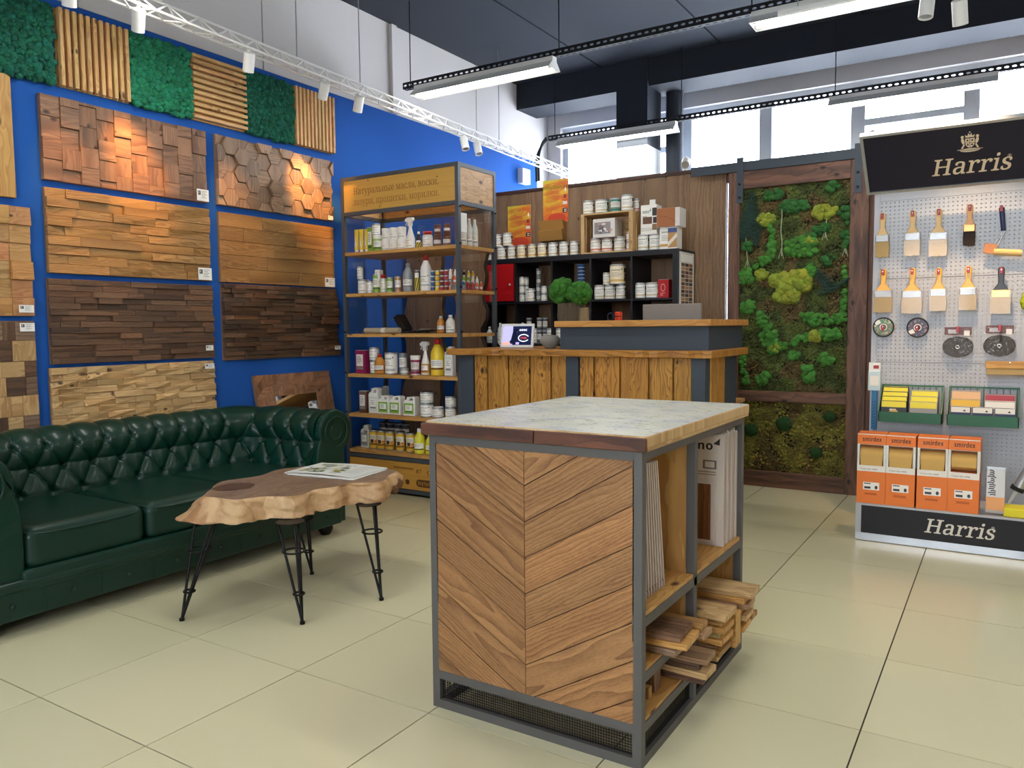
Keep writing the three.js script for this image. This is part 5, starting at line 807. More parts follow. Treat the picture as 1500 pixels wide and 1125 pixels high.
{ // tablet showing an advert
  const scr = canvasTex(512, 340, (x, w, h) => { x.fillStyle = '#a9a6e6'; x.fillRect(0, 0, 190, h); x.fillStyle = '#0f1636'; x.fillRect(180, 0, w - 180, h); x.fillStyle = '#0b1024'; x.beginPath(); x.moveTo(190, 60); x.lineTo(150, 250); x.lineTo(100, 310); x.lineTo(250, 330); x.lineTo(250, 40); x.fill(); x.fillStyle = '#d99a86'; x.fillRect(0, 290, 140, 50); x.fillStyle = '#b5a6e8'; x.fillRect(240, 290, 60, 40); x.fillStyle = '#f0f2ff'; x.font = 'bold 62px sans-serif'; x.fillText('авос', 292, 86); x.strokeStyle = '#f3f3f8'; x.lineWidth = 16; x.beginPath(); x.ellipse(376, 212, 90, 62, 0, .5, 5.9); x.stroke(); x.fillStyle = '#e0504a'; x.font = 'bold 52px sans-serif'; x.fillText('1700', 316, 232); });
  const g = thing('tablet_display', 'white framed tablet showing a dark blue advert on the counter', 'tablet', [-.065, 1.0965, -3.19]); g.rotation.y = .1; const q = new THREE.Group(); q.name = 'screen_unit'; q.rotation.x = -.16; g.add(q);
  mesh('bezel', rbox(.25, .165, .012, .006, 0, .0835, 0), M.whitePlastic, q); mesh('screen', box(.215, .128, .002, 0, .084, .0065), new THREE.MeshStandardMaterial({ map: scr, emissiveMap: scr, emissive: 0xffffff, emissiveIntensity: .7, roughness: .2 }), q);
  mesh('rear_stand', rod([0, .11, -.012], [0, .003, -.085], .005, 6), M.silver, g); const sl = new THREE.RectAreaLight(new THREE.Color(.6, .6, 1), .6, .215, .128); sl.position.set(-.064, 1.18, -3.172); sl.lookAt(.04, 1.32, -2.2); scene.add(sl);
  const c = mesh('charging_cable', tube([[-.19, 1.1, -3.21], [-.215, 1.13, -3.2], [-.21, 1.16, -3.22], [-.185, 1.165, -3.215]], .003, 20, 6), M.white); tag(c, 'white charging cable looping beside the tablet', 'cable');
}
{ const g = thing('stone_bowl', 'rounded grey stone vase on the counter beside the tablet', 'vase', [.19, 1.0955, -3.2]); const b = lathe([[.001, 0], [.035, 0], [.04, .012], [.062, .035], [.07, .058], [.058, .078], [.035, .088], [.001, .09]], 28), p = b.attributes.position; for (let i = 0; i < p.count; i++) { const k = 1 + .05 * n3(p.getX(i) * 40, p.getY(i) * 40, p.getZ(i) * 40); p.setX(i, p.getX(i) * k); p.setZ(i, p.getZ(i) * k); } b.computeVertexNormals(); mesh('stone_body', b, M.stone, g); }
{ // bark pot with two moss balls
  const g = thing('moss_plant', 'two round green moss bushes in a bark covered pot on the counter', 'plant', [.325, 1.2745, -3.25]);
  const b = new THREE.CylinderGeometry(.085, .085, .115, 160, 16), p = b.attributes.position; for (let i = 0; i < p.count; i++) { const a = Math.atan2(p.getZ(i), p.getX(i)), k = 1 + .10 * n2(Math.cos(a) * 5 + 5, Math.sin(a) * 5 + p.getY(i) * 2) + .07 * n2(Math.cos(a) * 16, Math.sin(a) * 16 + p.getY(i) * 9); p.setX(i, p.getX(i) * k); p.setZ(i, p.getZ(i) * k); } b.computeVertexNormals();
  mesh('bark_pot', b.translate(0, .0575, 0), std(0x5d5040, .95), g); mesh('bark_chip', new THREE.CylinderGeometry(.03, .034, .085, 9).translate(.1, .0425, .02), std(0x857355, .95), g);
  const s = []; for (const [x, y, z, R] of [[-.065, .195, 0, .078], [.072, .178, .03, .066]]) for (let k = 0; k < 150; k++) { const u = rr(-1, 1), t = rr(0, 6.283), q = Math.sqrt(1 - u * u); s.push([x + R * q * Math.cos(t), y + R * u * .92, z + R * q * Math.sin(t), rr(.012, .02), mossGreen(.035, .15, .012)]); }
  mossStuff('moss_balls', s, g, 1); mesh('moss_core', merge([new THREE.SphereGeometry(.078, 20, 14).translate(-.065, .195, 0), new THREE.SphereGeometry(.066, 20, 14).translate(.072, .178, .03)]), std(0x356d1c, .95), g);
}
{ const g = thing('monitor', 'grey back of a computer monitor behind the raised bar', 'monitor', [.78, .745, -3.86]); mesh('panel', rbox(.42, .27, .025, .006, 0, .508, 0), std(0x8d8680, .5), g); mesh('neck', box(.05, .38, .03, 0, .2, -.03), std(0x55524f, .5), g); mesh('foot', rbox(.22, .012, .16, .004, 0, .006, -.03), std(0x55524f, .5), g); }
{ const g = thing('tape_dispenser', 'bright orange tape dispenser on the raised bar beside the monitor', 'dispenser', [.545, 1.2735, -3.5]); mesh('body', rbox(.034, .06, .05, .006, 0, .03, 0), std(0xe0431c, .45), g); mesh('blade', box(.036, .006, .03, 0, .03, .02), M.rubber, g); }
{ const c = thing('scissor_handle', 'dark looped handles standing beside the orange dispenser', 'scissors', [.487, 1.2735, -3.5]); mesh('loop', new THREE.TorusGeometry(.022, .004, 8, 24, PI * 1.5).rotateZ(-PI / 4).translate(0, .03, 0), std(0x1b2c4a, .4), c); mesh('base_cup', cyl(.024, .024, .012, 0, .006, 0, 16), M.rubber, c); }
// ---------------------------------------------------------------- display island in the foreground
{
  const X0 = 1.182, X1 = 1.915, ZF = -.648, ZB = -1.625, H = .9, t = .028, Zm = -1.09;
  const g = thing('display_island', 'display island with chevron oak front, grey steel frame and distressed white top', 'island', [0, 0, 0]);
  const bar = (a, b, c, d, e, f, n = 'frame_tube') => mesh(n, span(a, b, c, d, e, f), M.steelGrey, g);
  for (const x of [X0, X1 - t]) for (const z of [ZF - t, ZB]) bar(x, x + t, 0, H, z, z + t, 'frame_post');
  for (const x of [X0, X1 - t]) bar(x, x + t, t, H - t, Zm - t / 2, Zm + t / 2, 'middle_post');
  for (const y of [0, .098, H - t]) { for (const z of [ZF - t, ZB]) bar(X0 + t, X1 - t, y, y + t, z, z + t); for (const x of [X0, X1 - t]) bar(x, x + t, y, y + t, ZB + t, ZF - t); }
  for (const x of [X0, X1 - t]) { bar(x, x + t, .402, .402 + t, ZB + t, ZF - t); bar(x, x + t, .243, .243 + t, Zm + t / 2, ZF - t); }
  // chevron front: each plank its own piece over a dark board
  const px0 = X0 + t - .004, px1 = X1 - t + .004, py0 = .126, py1 = .872, xm = 1.538, sl = .575, pitch = .11;
  mesh('front_board', span(px0, px1, py0, py1, ZF - .016, ZF - .012), backMat, g);
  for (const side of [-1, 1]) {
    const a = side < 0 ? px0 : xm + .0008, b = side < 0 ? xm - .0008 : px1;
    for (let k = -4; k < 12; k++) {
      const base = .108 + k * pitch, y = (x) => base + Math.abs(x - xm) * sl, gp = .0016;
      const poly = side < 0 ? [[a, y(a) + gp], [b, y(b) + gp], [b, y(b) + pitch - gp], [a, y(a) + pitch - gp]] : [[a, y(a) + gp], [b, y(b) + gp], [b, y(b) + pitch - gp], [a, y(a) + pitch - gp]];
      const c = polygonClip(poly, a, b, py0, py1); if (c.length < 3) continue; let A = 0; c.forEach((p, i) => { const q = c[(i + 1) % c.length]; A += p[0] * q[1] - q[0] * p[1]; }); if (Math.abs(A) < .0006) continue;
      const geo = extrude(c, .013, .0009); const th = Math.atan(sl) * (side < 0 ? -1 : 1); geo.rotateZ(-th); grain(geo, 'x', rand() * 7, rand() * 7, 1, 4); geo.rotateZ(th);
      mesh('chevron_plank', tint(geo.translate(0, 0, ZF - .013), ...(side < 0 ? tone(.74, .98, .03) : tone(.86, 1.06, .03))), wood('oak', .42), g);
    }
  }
  // woven wire mesh in the plinth
  const wire = (L, h, fn) => { const l = []; for (let u = .004; u < L; u += .0085) l.push(fn(u, 0, u, h)); for (let v = .004; v < h; v += .0085) l.push(fn(0, v, L, v)); return merge(l); };
  const lw = X1 - X0 - 2 * t, ld = ZF - ZB - 2 * t;
  mesh('front_mesh', wire(lw, .07, (a, b, c, d) => rod([X0 + t + a, t + b, ZF - .014], [X0 + t + c, t + d, ZF - .014], .0011, 4)), M.blackIron, g).userData.kind = 'stuff';
  mesh('side_mesh', wire(ld, .07, (a, b, c, d) => rod([X1 - .014, t + b, ZF - t - a], [X1 - .014, t + d, ZF - t - c], .0011, 4)), M.blackIron, g).userData.kind = 'stuff';
  mesh('left_mesh', wire(ld, .07, (a, b, c, d) => rod([X0 + .014, t + b, ZF - t - a], [X0 + .014, t + d, ZF - t - c], .0011, 4)), M.blackIron, g).userData.kind = 'stuff';
  // boards inside
  const pine = (n, a, b, c, d, e, f, ax, k = 1) => mesh(n, tint(grain(span(a, b, c, d, e, f), ax), k), W.pine, g);
  pine('bay_floor', X0 + t, X1 - .004, .430, .442, ZB + .004, ZF - t, 'z'); pine('lower_shelf', X0 + t, X1 - .004, .271, .279, Zm + .016, ZF - t, 'z'); pine('bottom_shelf', X0 + t, X1 - .004, .126, .136, ZB + .004, ZF - t, 'z');
  pine('bay_divider', 1.47, X1 - t - .002, .442, H - t, Zm - .009, Zm + .009, 'y'); pine('lower_divider', 1.47, X1 - t - .002, .136, .402, Zm - .009, Zm + .009, 'y'); pine('back_board', 1.45, 1.468, .136, H - t, ZB + t, ZF - t, 'y'); pine('rear_board', 1.468, X1 - t, .136, H - t, ZB + .004, ZB + .016, 'y');
  pine('left_panel', X0 + .006, X0 + .018, .126, H - t, ZB + t, ZF - t, 'y');
  // distressed top with a dark front edge
  const paint = dataTex(1024, 1024, (u, v) => { const a = n2(u * 3, v * 10), b = n2(u * 9 + 4, v * 36), c = n2(u * 40, v * 130 + 7), d = n2(u * 5 + 20, v * 4); let k = [216, 217, 206]; k = mix3(k, [168, 178, 196], clamp(.35 + .6 * d) * clamp(.5 + .5 * a)); k = mix3(k, [196, 202, 176], clamp(.5 * n2(u * 4 + 50, v * 6))); const w = clamp((b * .6 + c * .5 + a * .35 - .38) * 2.2); k = mix3(k, [112, 118, 104], w * .8); return mix3(k, [70, 62, 52], clamp((c + b - 1.05) * 3)); });
  const s0 = X0 - .012, s1 = X1 + .02, f0 = ZF + .016, f1 = ZB - .012, R = .028, sh = new THREE.Shape(); sh.moveTo(s0 + R, f0); sh.lineTo(s1 - R, f0); sh.quadraticCurveTo(s1, f0, s1, f0 - R); sh.lineTo(s1, f1 + R); sh.quadraticCurveTo(s1, f1, s1 - R, f1); sh.lineTo(s0 + R, f1); sh.quadraticCurveTo(s0, f1, s0, f1 + R); sh.lineTo(s0, f0 - R); sh.quadraticCurveTo(s0, f0, s0 + R, f0);
  const tg = new THREE.ExtrudeGeometry(sh, { depth: .026, bevelEnabled: true, bevelThickness: .003, bevelSize: .003, bevelOffset: -.003, bevelSegments: 2, curveSegments: 8 }).rotateX(PI / 2).translate(0, H + .0405, 0);
  { const p = tg.attributes.position, uv = tg.attributes.uv; for (let i = 0; i < p.count; i++) uv.setXY(i, (p.getX(i) - s0) / .8, (p.getZ(i) - f1) / 1.05); }
  const sideMat = new THREE.MeshStandardMaterial({ map: WT.ash, roughness: .6 });
  mesh('top_slab', tg, [new THREE.MeshStandardMaterial({ map: paint, roughness: .28 }), sideMat], g);
  mesh('top_underlay', tint(grain(span(s0 + .006, s1 - .006, H, H + .012, f1 + .006, f0 - .02), 'z'), 1), W.ash, g);
  const edge = (a, b) => mesh('front_edge_board', tint(grain(rbox(b - a, .038, .016, .004, (a + b) / 2, H + .0205, f0 + .004), 'x'), .82, .62, .56), W.rust, g); edge(s0, 1.586); edge(1.588, s1);
  mesh('left_edge_board', tint(grain(rbox(.012, .036, f0 - f1 - .04, .003, s0 - .004, H + .0205, (f0 + f1) / 2 - .01), 'z'), .8, .62, .56), W.rust, g);
}
// sample boards standing in the upper bays
const paper = std(0xd9cfc6, .6), paperEdge = std(0xc6b3a6, .7), hole = std(0x3a241c, .8);
for (let k = 0; k < 12; k++) {
  const g = thing('sample_board', `${['first', 'second', 'third', 'fourth', 'fifth', 'sixth', 'seventh', 'eighth', 'ninth', 'tenth', 'eleventh', 'twelfth'][k]} white sample board from the front in the island's leaning row`, 'sample board', [1.70, .443, -.69 - k * .0208], 'white sample boards leaning in the island'); g.rotation.x = .016 + k * .0135;
  mesh('board', rbox(.35, .405, .006, .0015, 0, .2025, 0, 1), paper, g); mesh('front_edge', span(.1745, .1762, .002, .403, -.0032, .0032), paperEdge, g); if (k > 2) mesh('peg', new THREE.SphereGeometry(.006, 8, 6).translate(.168, .022, .006), hole, g);
}
{
  const face = canvasTex(384, 512, (x, w, h) => { x.fillStyle = '#d8cdc2'; x.fillRect(0, 0, w, h); x.fillStyle = '#241d1d'; x.font = 'bold 56px sans-serif'; x.fillText('osmo', 192, 70); x.beginPath(); x.moveTo(338, 42); x.lineTo(366, 16); x.lineTo(364, 48); x.fill(); x.fillRect(176, 138, 34, 5); x.fillRect(176, 148, 22, 4); x.fillStyle = '#8b8078'; x.fillRect(230, 170, 120, 4); x.fillRect(230, 182, 120, 4); x.fillRect(170, 208, 60, 4); x.fillStyle = '#6f655e'; x.fillRect(296, 118, 56, 40); x.fillStyle = '#d8cdc2'; x.fillRect(304, 124, 40, 28); });
  const g = thing('display_board', 'white sample board with printed heading and brown veneer in the island', 'sample board', [1.73, .443, -1.425]);
  mesh('board', span(-.17, .172, 0, .405, -.008, 0), [paperEdge, paper, paper, paper, new THREE.MeshStandardMaterial({ map: face, roughness: .6 }), paper], g);
  mesh('veneer', tint(grain(span(-.15, .125, .02, .225, 0, .004), 'y'), .62, .5, .42), W.oak, g); mesh('veneer_frame', merge([span(.125, .145, .01, .235, 0, .005), span(-.15, .125, .225, .235, 0, .005), span(-.15, .125, .01, .02, 0, .005)]), paper, g);
  for (let k = 0; k < 9; k++) { const b = thing('upright_sample_board', `${['first', 'second', 'third', 'fourth', 'fifth', 'sixth', 'seventh', 'eighth', 'last'][k]} plain white board standing behind the printed one in the island`, 'sample board', [1.72 + (k % 3) * .004, .443, -1.443 - k * .0172], 'white boards standing upright in the island'); mesh('board', rbox(.345, .405 + (k % 4) * .004, .008, .0015, 0, .2025 + (k % 4) * .002, 0, 1), paper, b); mesh('edge_strip', span(.1722, .174, .004, .4, -.004, .004), paperEdge, b); }
}
// off-cuts in the lower bays
{
  const L = []; // x, y, z, length, height, width, yaw, wood, tint, label
  const pile = (z, y0, w, rows) => { let y = y0; for (const [k, c, tip, wf, yaw, h, label] of rows) { const l = .36; L.push([tip - l / 2, y, z + (1 - wf) * w * .3, l, h, w * wf, yaw, k, c, label]); y += h + .0006; } };
  pile(-1.005, .1366, .095, [['rust', 1.1, 1.985, 1, .03, .02, 'dark brown board end at the foot of the pile beside the middle post'], ['ash', .95, 2.0, .95, -.03, .02, 'pale board end second from below beside the middle post'], ['dark', 1.0, 1.97, .9, .02, .02, 'blackish board end in the pile beside the middle post'], ['laminate', 1.3, 1.995, 1, .03, .018, 'grey-brown board end topping the low pile beside the middle post']]);
  pile(-.862, .2796, .135, [['slab', .95, 1.96, .85, -.03, .02, 'grey weathered off-cut at the bottom of the near upper pile'], ['pine', 1.05, 1.985, .95, .05, .02, 'pale pine off-cut under the grooved decking'], ['dark', 1.45, 1.965, 1, .06, .02, 'broad grooved grey-brown decking off-cut lying uppermost in the near bay']]);
  pile(-1.0, .2796, .075, [['laminate', 1.5, 1.99, 1, -.03, .02, 'light grey board end beside the grooved decking'], ['golden', 1.1, 1.975, .9, .02, .018, 'golden board end on the light grey one beside the decking']]);
  pile(-1.2, .1366, .12, [['ash', .95, 1.97, 1, .03, .02, 'wide pale board end at the foot of the far pile'], ['golden', 1.0, 1.985, .95, -.02, .02, 'golden board end second from below in the far pile'], ['laminate', 1.4, 1.965, .9, .02, .018, 'grey-brown board end third from below in the far pile'], ['pine', 1.05, 1.99, 1, -.03, .02, 'pine board end fourth from below in the far pile'], ['ash', 1.0, 1.975, .95, .03, .018, 'mint tinted pale board in the far pile'], ['pine', .95, 1.995, .9, -.02, .02, 'pine board end above the mint tinted board'], ['golden', 1.1, 1.985, 1, .04, .02, 'golden board end near the top of the far pile'], ['ash', 1.05, 2.0, 1, .0, .02, 'long pale board topping the far pile beside the middle post']]);
  pile(-1.316, .1366, .062, [['pine', 1.0, 1.99, 1, .02, .118, 'thick upright pine block in the middle of the far pile'], ['cherry', 1.3, 1.98, .9, -.02, .02, 'reddish strip lying on the thick pine block']]);
  pile(-1.425, .1366, .11, [['cherry', 1.2, 1.96, 1, -.02, .022, 'reddish profiled off-cut at the rear foot of the far pile'], ['pine', 1.1, 1.99, .9, .03, .022, 'pine strip second from below at the rear of the far pile'], ['golden', .95, 1.97, 1, -.03, .02, 'golden profiled board at the rear of the far pile'], ['ash', 1.0, 2.0, .9, .02, .02, 'whitewashed board end at the rear of the far pile'], ['pine', 1.0, 1.98, 1, -.02, .02, 'pine moulding fifth from below at the rear'], ['laminate', 1.5, 2.005, .95, .03, .02, 'grey board end sixth from below at the rear'], ['pine', 1.1, 1.995, 1, .0, .022, 'pale pine moulding seventh from below at the rear'], ['ash', .95, 2.02, 1, .02, .022, 'light moulding topping the rear of the far pile']]);
  pile(-1.535, .1366, .07, [['pine', .9, 1.97, 1, .01, .03, 'square pine strip by the rear post'], ['golden', 1.0, 1.99, .9, -.02, .02, 'golden strip above the square pine strip by the rear post'], ['ash', .9, 1.975, 1, .02, .02, 'pale strip topping the stack by the rear post']]);
  for (const [x, y, z, l, h, w, yaw, k, c, label] of L) {
    const g = thing('wood_offcut', label, 'wood sample', [x, y, z], 'wood off-cuts piled in the island'); g.rotation.y = yaw; const tn = label.startsWith('mint') ? [.86, 1.02, .9] : [c, c, c];
    mesh('board', tint(grain(rbox(l, h, w, .0025, 0, h / 2, 0, 1), 'x'), ...tn), wood(k, .5), g);
    if (label.startsWith('broad grooved')) for (let i = 0; i < 9; i++) mesh('ridge', tint(grain(span(-l / 2, l / 2, h, h + .003, -w / 2 + .003 + i * .0148, -w / 2 + .0115 + i * .0148), 'x'), c * .9), wood(k, .5), g);
    else if (h < .03) mesh('tongue', tint(grain(span(-l / 2 + .004, l / 2 - .004, h * .35, h * .65, w / 2, w / 2 + .004), 'x'), ...tn), wood(k, .5), g);
  }
  const bx = thing('offcut_box', 'pale wooden box of curled veneer at the front of the lower bay', 'box', [1.75, .2795, -.705]); for (const [a, b, c, d] of [[-.12, .12, .024, .03], [-.12, .12, -.03, -.024], [-.12, -.114, -.024, .024], [.114, .12, -.024, .024]]) mesh('box_side', tint(grain(span(a, b, 0, .07, c, d), 'x'), 1), W.pine, bx); mesh('veneer_curl', new THREE.CylinderGeometry(.02, .014, .1, 16, 1, true, 0, 5).rotateX(.2).translate(.07, .058, 0), std(0x9a8a70, .6, 0, { side: THREE.DoubleSide }), bx);
  [[1.86, -.73, .05, 'cherry', .7, 'dark red wooden cube'], [1.84, -.79, .045, 'rust', 1.2, 'dark brown wooden cube'], [1.865, -.80, .035, 'pine', .8, 'small pale stamped wooden block'], [1.85, -.86, .07, 'cherry', .8, 'tall reddish wooden block'], [1.83, -.915, .06, 'dark', .8, 'tall dark wooden block']].forEach(([x, z, s, k, c, l]) => { const b = thing('wood_block', l + ' on the bottom shelf of the island', 'wood block', [x, .1365, z], 'wooden blocks on the bottom shelf of the island'); mesh('block', tint(grain(rbox(s * .8, s, s * .7, .002, 0, s / 2, 0, 1), 'y'), c), wood(k, .5), b); });
}
// ---------------------------------------------------------------- sliding barn door with moss picture
{
  const g = thing('sliding_door', 'sliding barn door framed in dark wood, filled with a green moss picture', 'door', [1.4, .001, -4.755]);
  const plank = (x0, x1, y0, y1, ax, k = 1, z0 = -.02, z1 = .03) => mesh('frame_board', tint(grain(rbox(x1 - x0, y1 - y0, z1 - z0, .004, (x0 + x1) / 2, (y0 + y1) / 2, (z0 + z1) / 2), ax), k * rr(.95, 1.1)), W.rust, g);
  plank(-.5, -.41, 0, 2.394, 'y', 1.15); plank(.37, .495, 0, 2.394, 'y', 1.1); plank(-.41, .37, 2.265, 2.394, 'x', 1.1); plank(-.41, .37, .655, .735, 'x', 1.2); plank(-.41, .37, 0, .12, 'x', 1.0);
  mesh('back_panel', span(-.41, .37, .1, 2.27, -.02, -.01), std(0x20180f, .95), g);
  // ground of flat moss: a displaced sheet with patches of brown and olive
  const ground = (x0, x1, y0, y1, cols, name) => { const nx = 150, ny = Math.round(150 * (y1 - y0) / (x1 - x0)), q = new THREE.PlaneGeometry(x1 - x0, y1 - y0, nx, ny).translate((x0 + x1) / 2, (y0 + y1) / 2, 0), p = q.attributes.position, c = new Float32Array(p.count * 3); for (let i = 0; i < p.count; i++) { const x = p.getX(i), y = p.getY(i), a = n2(x * 7, y * 7), b = n2(x * 40, y * 40), d = n2(x * 110, y * 110); p.setZ(i, -.003 + .010 * a + .006 * b + .006 * d); const k = clamp(.5 + .9 * n2(x * 5 + 9, y * 5) + .3 * b), e = mix3(cols[0], cols[1], k), f = mix3(e, cols[2], clamp(n2(x * 3.3 + 30, y * 4) * 1.6)), s = 1 + .45 * d; c[3 * i] = f[0] * s; c[3 * i + 1] = f[1] * s; c[3 * i + 2] = f[2] * s; } q.setAttribute('color', new THREE.BufferAttribute(c, 3)); q.computeVertexNormals(); const m = mesh(name, q, new THREE.MeshStandardMaterial({ vertexColors: true, roughness: .95 }), g); m.userData.kind = 'stuff'; };
  ground(-.41, .37, .735, 2.265, [[.060, .080, .020], [.10, .13, .030], [.125, .09, .030]], 'flat_moss'); ground(-.41, .37, .12, .655, [[.14, .135, .022], [.20, .18, .03], [.10, .065, .022]], 'flat_moss');
  const tufts = []; for (let k = 0; k < 2600; k++) { const low = k % 4 === 0, x = rr(-.4, .36), y = low ? rr(.13, .65) : rr(.745, 2.26), a = n2(x * 5 + 9, y * 5), w = n2(x * 3.3 + 30, y * 4); const base = low ? (a > -.1 ? [.22, .19, .03] : [.13, .09, .022]) : w > .25 ? [.13, .085, .03] : a > 0 ? [.085, .11, .022] : [.05, .065, .016]; tufts.push([x, y, .004, rr(.004, .010), mossGreen(...base, .35)]); } mossStuff('moss_tufts', tufts, g, 2);
  // bright clumps; x from 0 (left) to 1 (right), y from 0 (bottom) to 1 (top) of the upper picture
  const U = (u, v) => [-.41 + .78 * u, .735 + 1.53 * v], green = [.06, .21, .03], mid = [.03, .13, .028], yel = [.25, .29, .03], cl = [];
  const patch = (u, v, w, h, n, col, s0 = .012, s1 = .024) => { for (let k = 0; k < n; k++) { const a = rr(0, 6.283), r = Math.sqrt(rand()), [x, y] = U(u + w * r * Math.cos(a), v + h * r * Math.sin(a)); if (x < -.4 || x > .36 || y < .745 || y > 2.255) continue; cl.push([x, y, .014 + .012 * (1 - r), rr(s0, s1), mossGreen(...col)]); } };
  const line = (pts, n, col, sp = .025) => { for (let k = 0; k < n; k++) { const t = rand() * (pts.length - 1), i = Math.floor(t), f = t - i, [x, y] = U(pts[i][0] + (pts[i + 1][0] - pts[i][0]) * f + rr(-sp, sp), pts[i][1] + (pts[i + 1][1] - pts[i][1]) * f + rr(-sp, sp) * .6); if (x < -.4 || x > .36) continue; cl.push([x, y, .016, rr(.011, .021), mossGreen(...col)]); } };
  patch(.32, .955, .08, .025, 20, mid); patch(.5, .895, .14, .025, 50, mid); patch(.84, .97, .06, .02, 14, mid); patch(.78, .86, .10, .03, 44, yel); patch(.24, .845, .08, .03, 34, yel); patch(.98, .845, .08, .03, 20, mid);
  patch(.58, .70, .16, .045, 70, green); patch(.66, .72, .06, .02, 10, yel); line([[.64, .75], [.8, .79]], 24, mid); line([[.31, .85], [.31, .72], [.3, .66], [.16, .625]], 70, green); patch(.06, .57, .08, .035, 40, green); patch(.2, .575, .06, .025, 22, yel);
  patch(.5, .535, .17, .05, 60, yel, .022, .04); patch(.46, .475, .12, .03, 26, yel, .022, .038); patch(.65, .58, .06, .03, 18, green); patch(.1, .42, .07, .03, 26, green); line([[.2, .37], [.26, .33], [.3, .26], [.34, .2]], 80, green, .04); patch(.29, .265, .08, .04, 34, green); patch(.34, .22, .06, .02, 12, yel);
  line([[.36, .21], [.52, .245], [.66, .27]], 34, green); patch(.71, .275, .05, .02, 14, yel, .018, .03); line([[.62, .36], [.75, .345], [.97, .36], [.99, .43], [.98, .62]], 130, green, .04); patch(.85, .28, .09, .025, 30, green); patch(.53, .18, .04, .02, 10, green); patch(.82, .155, .06, .03, 20, green); patch(.66, .09, .06, .04, 24, green); line([[.02, .2], [.05, .1], [.08, .04]], 34, green); patch(.24, .06, .07, .03, 24, green); patch(.83, .635, .05, .02, 10, mid); patch(.98, .74, .04, .06, 14, mid); patch(.07, .72, .04, .02, 8, mid);
  mossStuff('moss_clumps', cl, g, 0);
  for (const [x, y, s] of [[-.06, .49, .055], [.26, .56, .04], [-.31, .43, .05], [.17, .29, .042]]) mesh('cushion_moss', CLUMPS[1].clone().scale(s, s * .9, s * .5).translate(x, y, .012), std(0x1c4016, .95), g);
  // fern fronds, dark, and bare twigs
  const leaf = []; for (const [u, v, n, len, lean] of [[.09, .80, 30, .36, .02], [.16, .76, 26, .32, -.02], [.03, .78, 22, .28, .05], [.86, .50, 16, .17, -.1], [.76, .48, 12, .12, .2]]) { const [x, y] = U(u, v); for (let k = 0; k < n; k++) { const f = k / n, yy = y + (f - .2) * len, xx = x + lean * f, l = .075 * Math.sin(PI * (.12 + .85 * f)); for (const s of [-1, 1]) leaf.push(new THREE.ConeGeometry(.0065, l, 4).rotateZ(-s * 1.25).translate(xx + s * l / 2, yy + .006, .03 + .004 * (k % 3))); } leaf.push(rod([x, y - .2 * len, .02], [x + lean, y + .8 * len, .022], .002, 5)); } mesh('fern', merge(leaf), std(0x27443a, .8), g);
  const twig = (u0, v0, u1, v1) => { const [x0, y0] = U(u0, v0), [x1, y1] = U(u1, v1), pts = []; for (let k = 0; k <= 6; k++) pts.push([x0 + (x1 - x0) * k / 6 + rr(-.004, .004), y0 + (y1 - y0) * k / 6, .026]); mesh('twig', merge([tube(pts, .004, 24, 6), rod([x1, y1 + .06, .026], [x1 - .02, y1 - .015, .024], .0025, 5), rod([x1, y1 + .05, .026], [x1 + .016, y1 - .02, .024], .0025, 5)]), std(0x97a07c, .9), g); };
  twig(.395, .885, .4, .66); twig(.8, .83, .79, .735); twig(.06, .79, .08, .62); twig(.985, .74, .97, .655);
  // hangers
  for (const x of [-.41, .42]) { const h = new THREE.Group(); h.name = 'hanger_strap'; g.add(h); mesh('strap', span(x - .025, x + .025, 2.16, 2.5, .031, .038), M.counterPaint, h); for (const y of [2.2, 2.3]) mesh('bolt', new THREE.CylinderGeometry(.009, .009, .012, 8).rotateX(PI / 2).translate(x, y, .043), M.blackIron, h); }
  const r = thing('door_rail', 'grey steel rail above the sliding moss door', 'rail', [0, 2.436, -4.755]); mesh('rail_bar', span(.6, 1.95, -.035, .035, .012, .022), M.counterPaint, r); for (const x of [.68, 1.4, 1.9]) mesh('rail_spacer', new THREE.CylinderGeometry(.012, .012, .05, 10).rotateX(PI / 2).translate(x, 0, -.0), M.counterPaint, r);
}
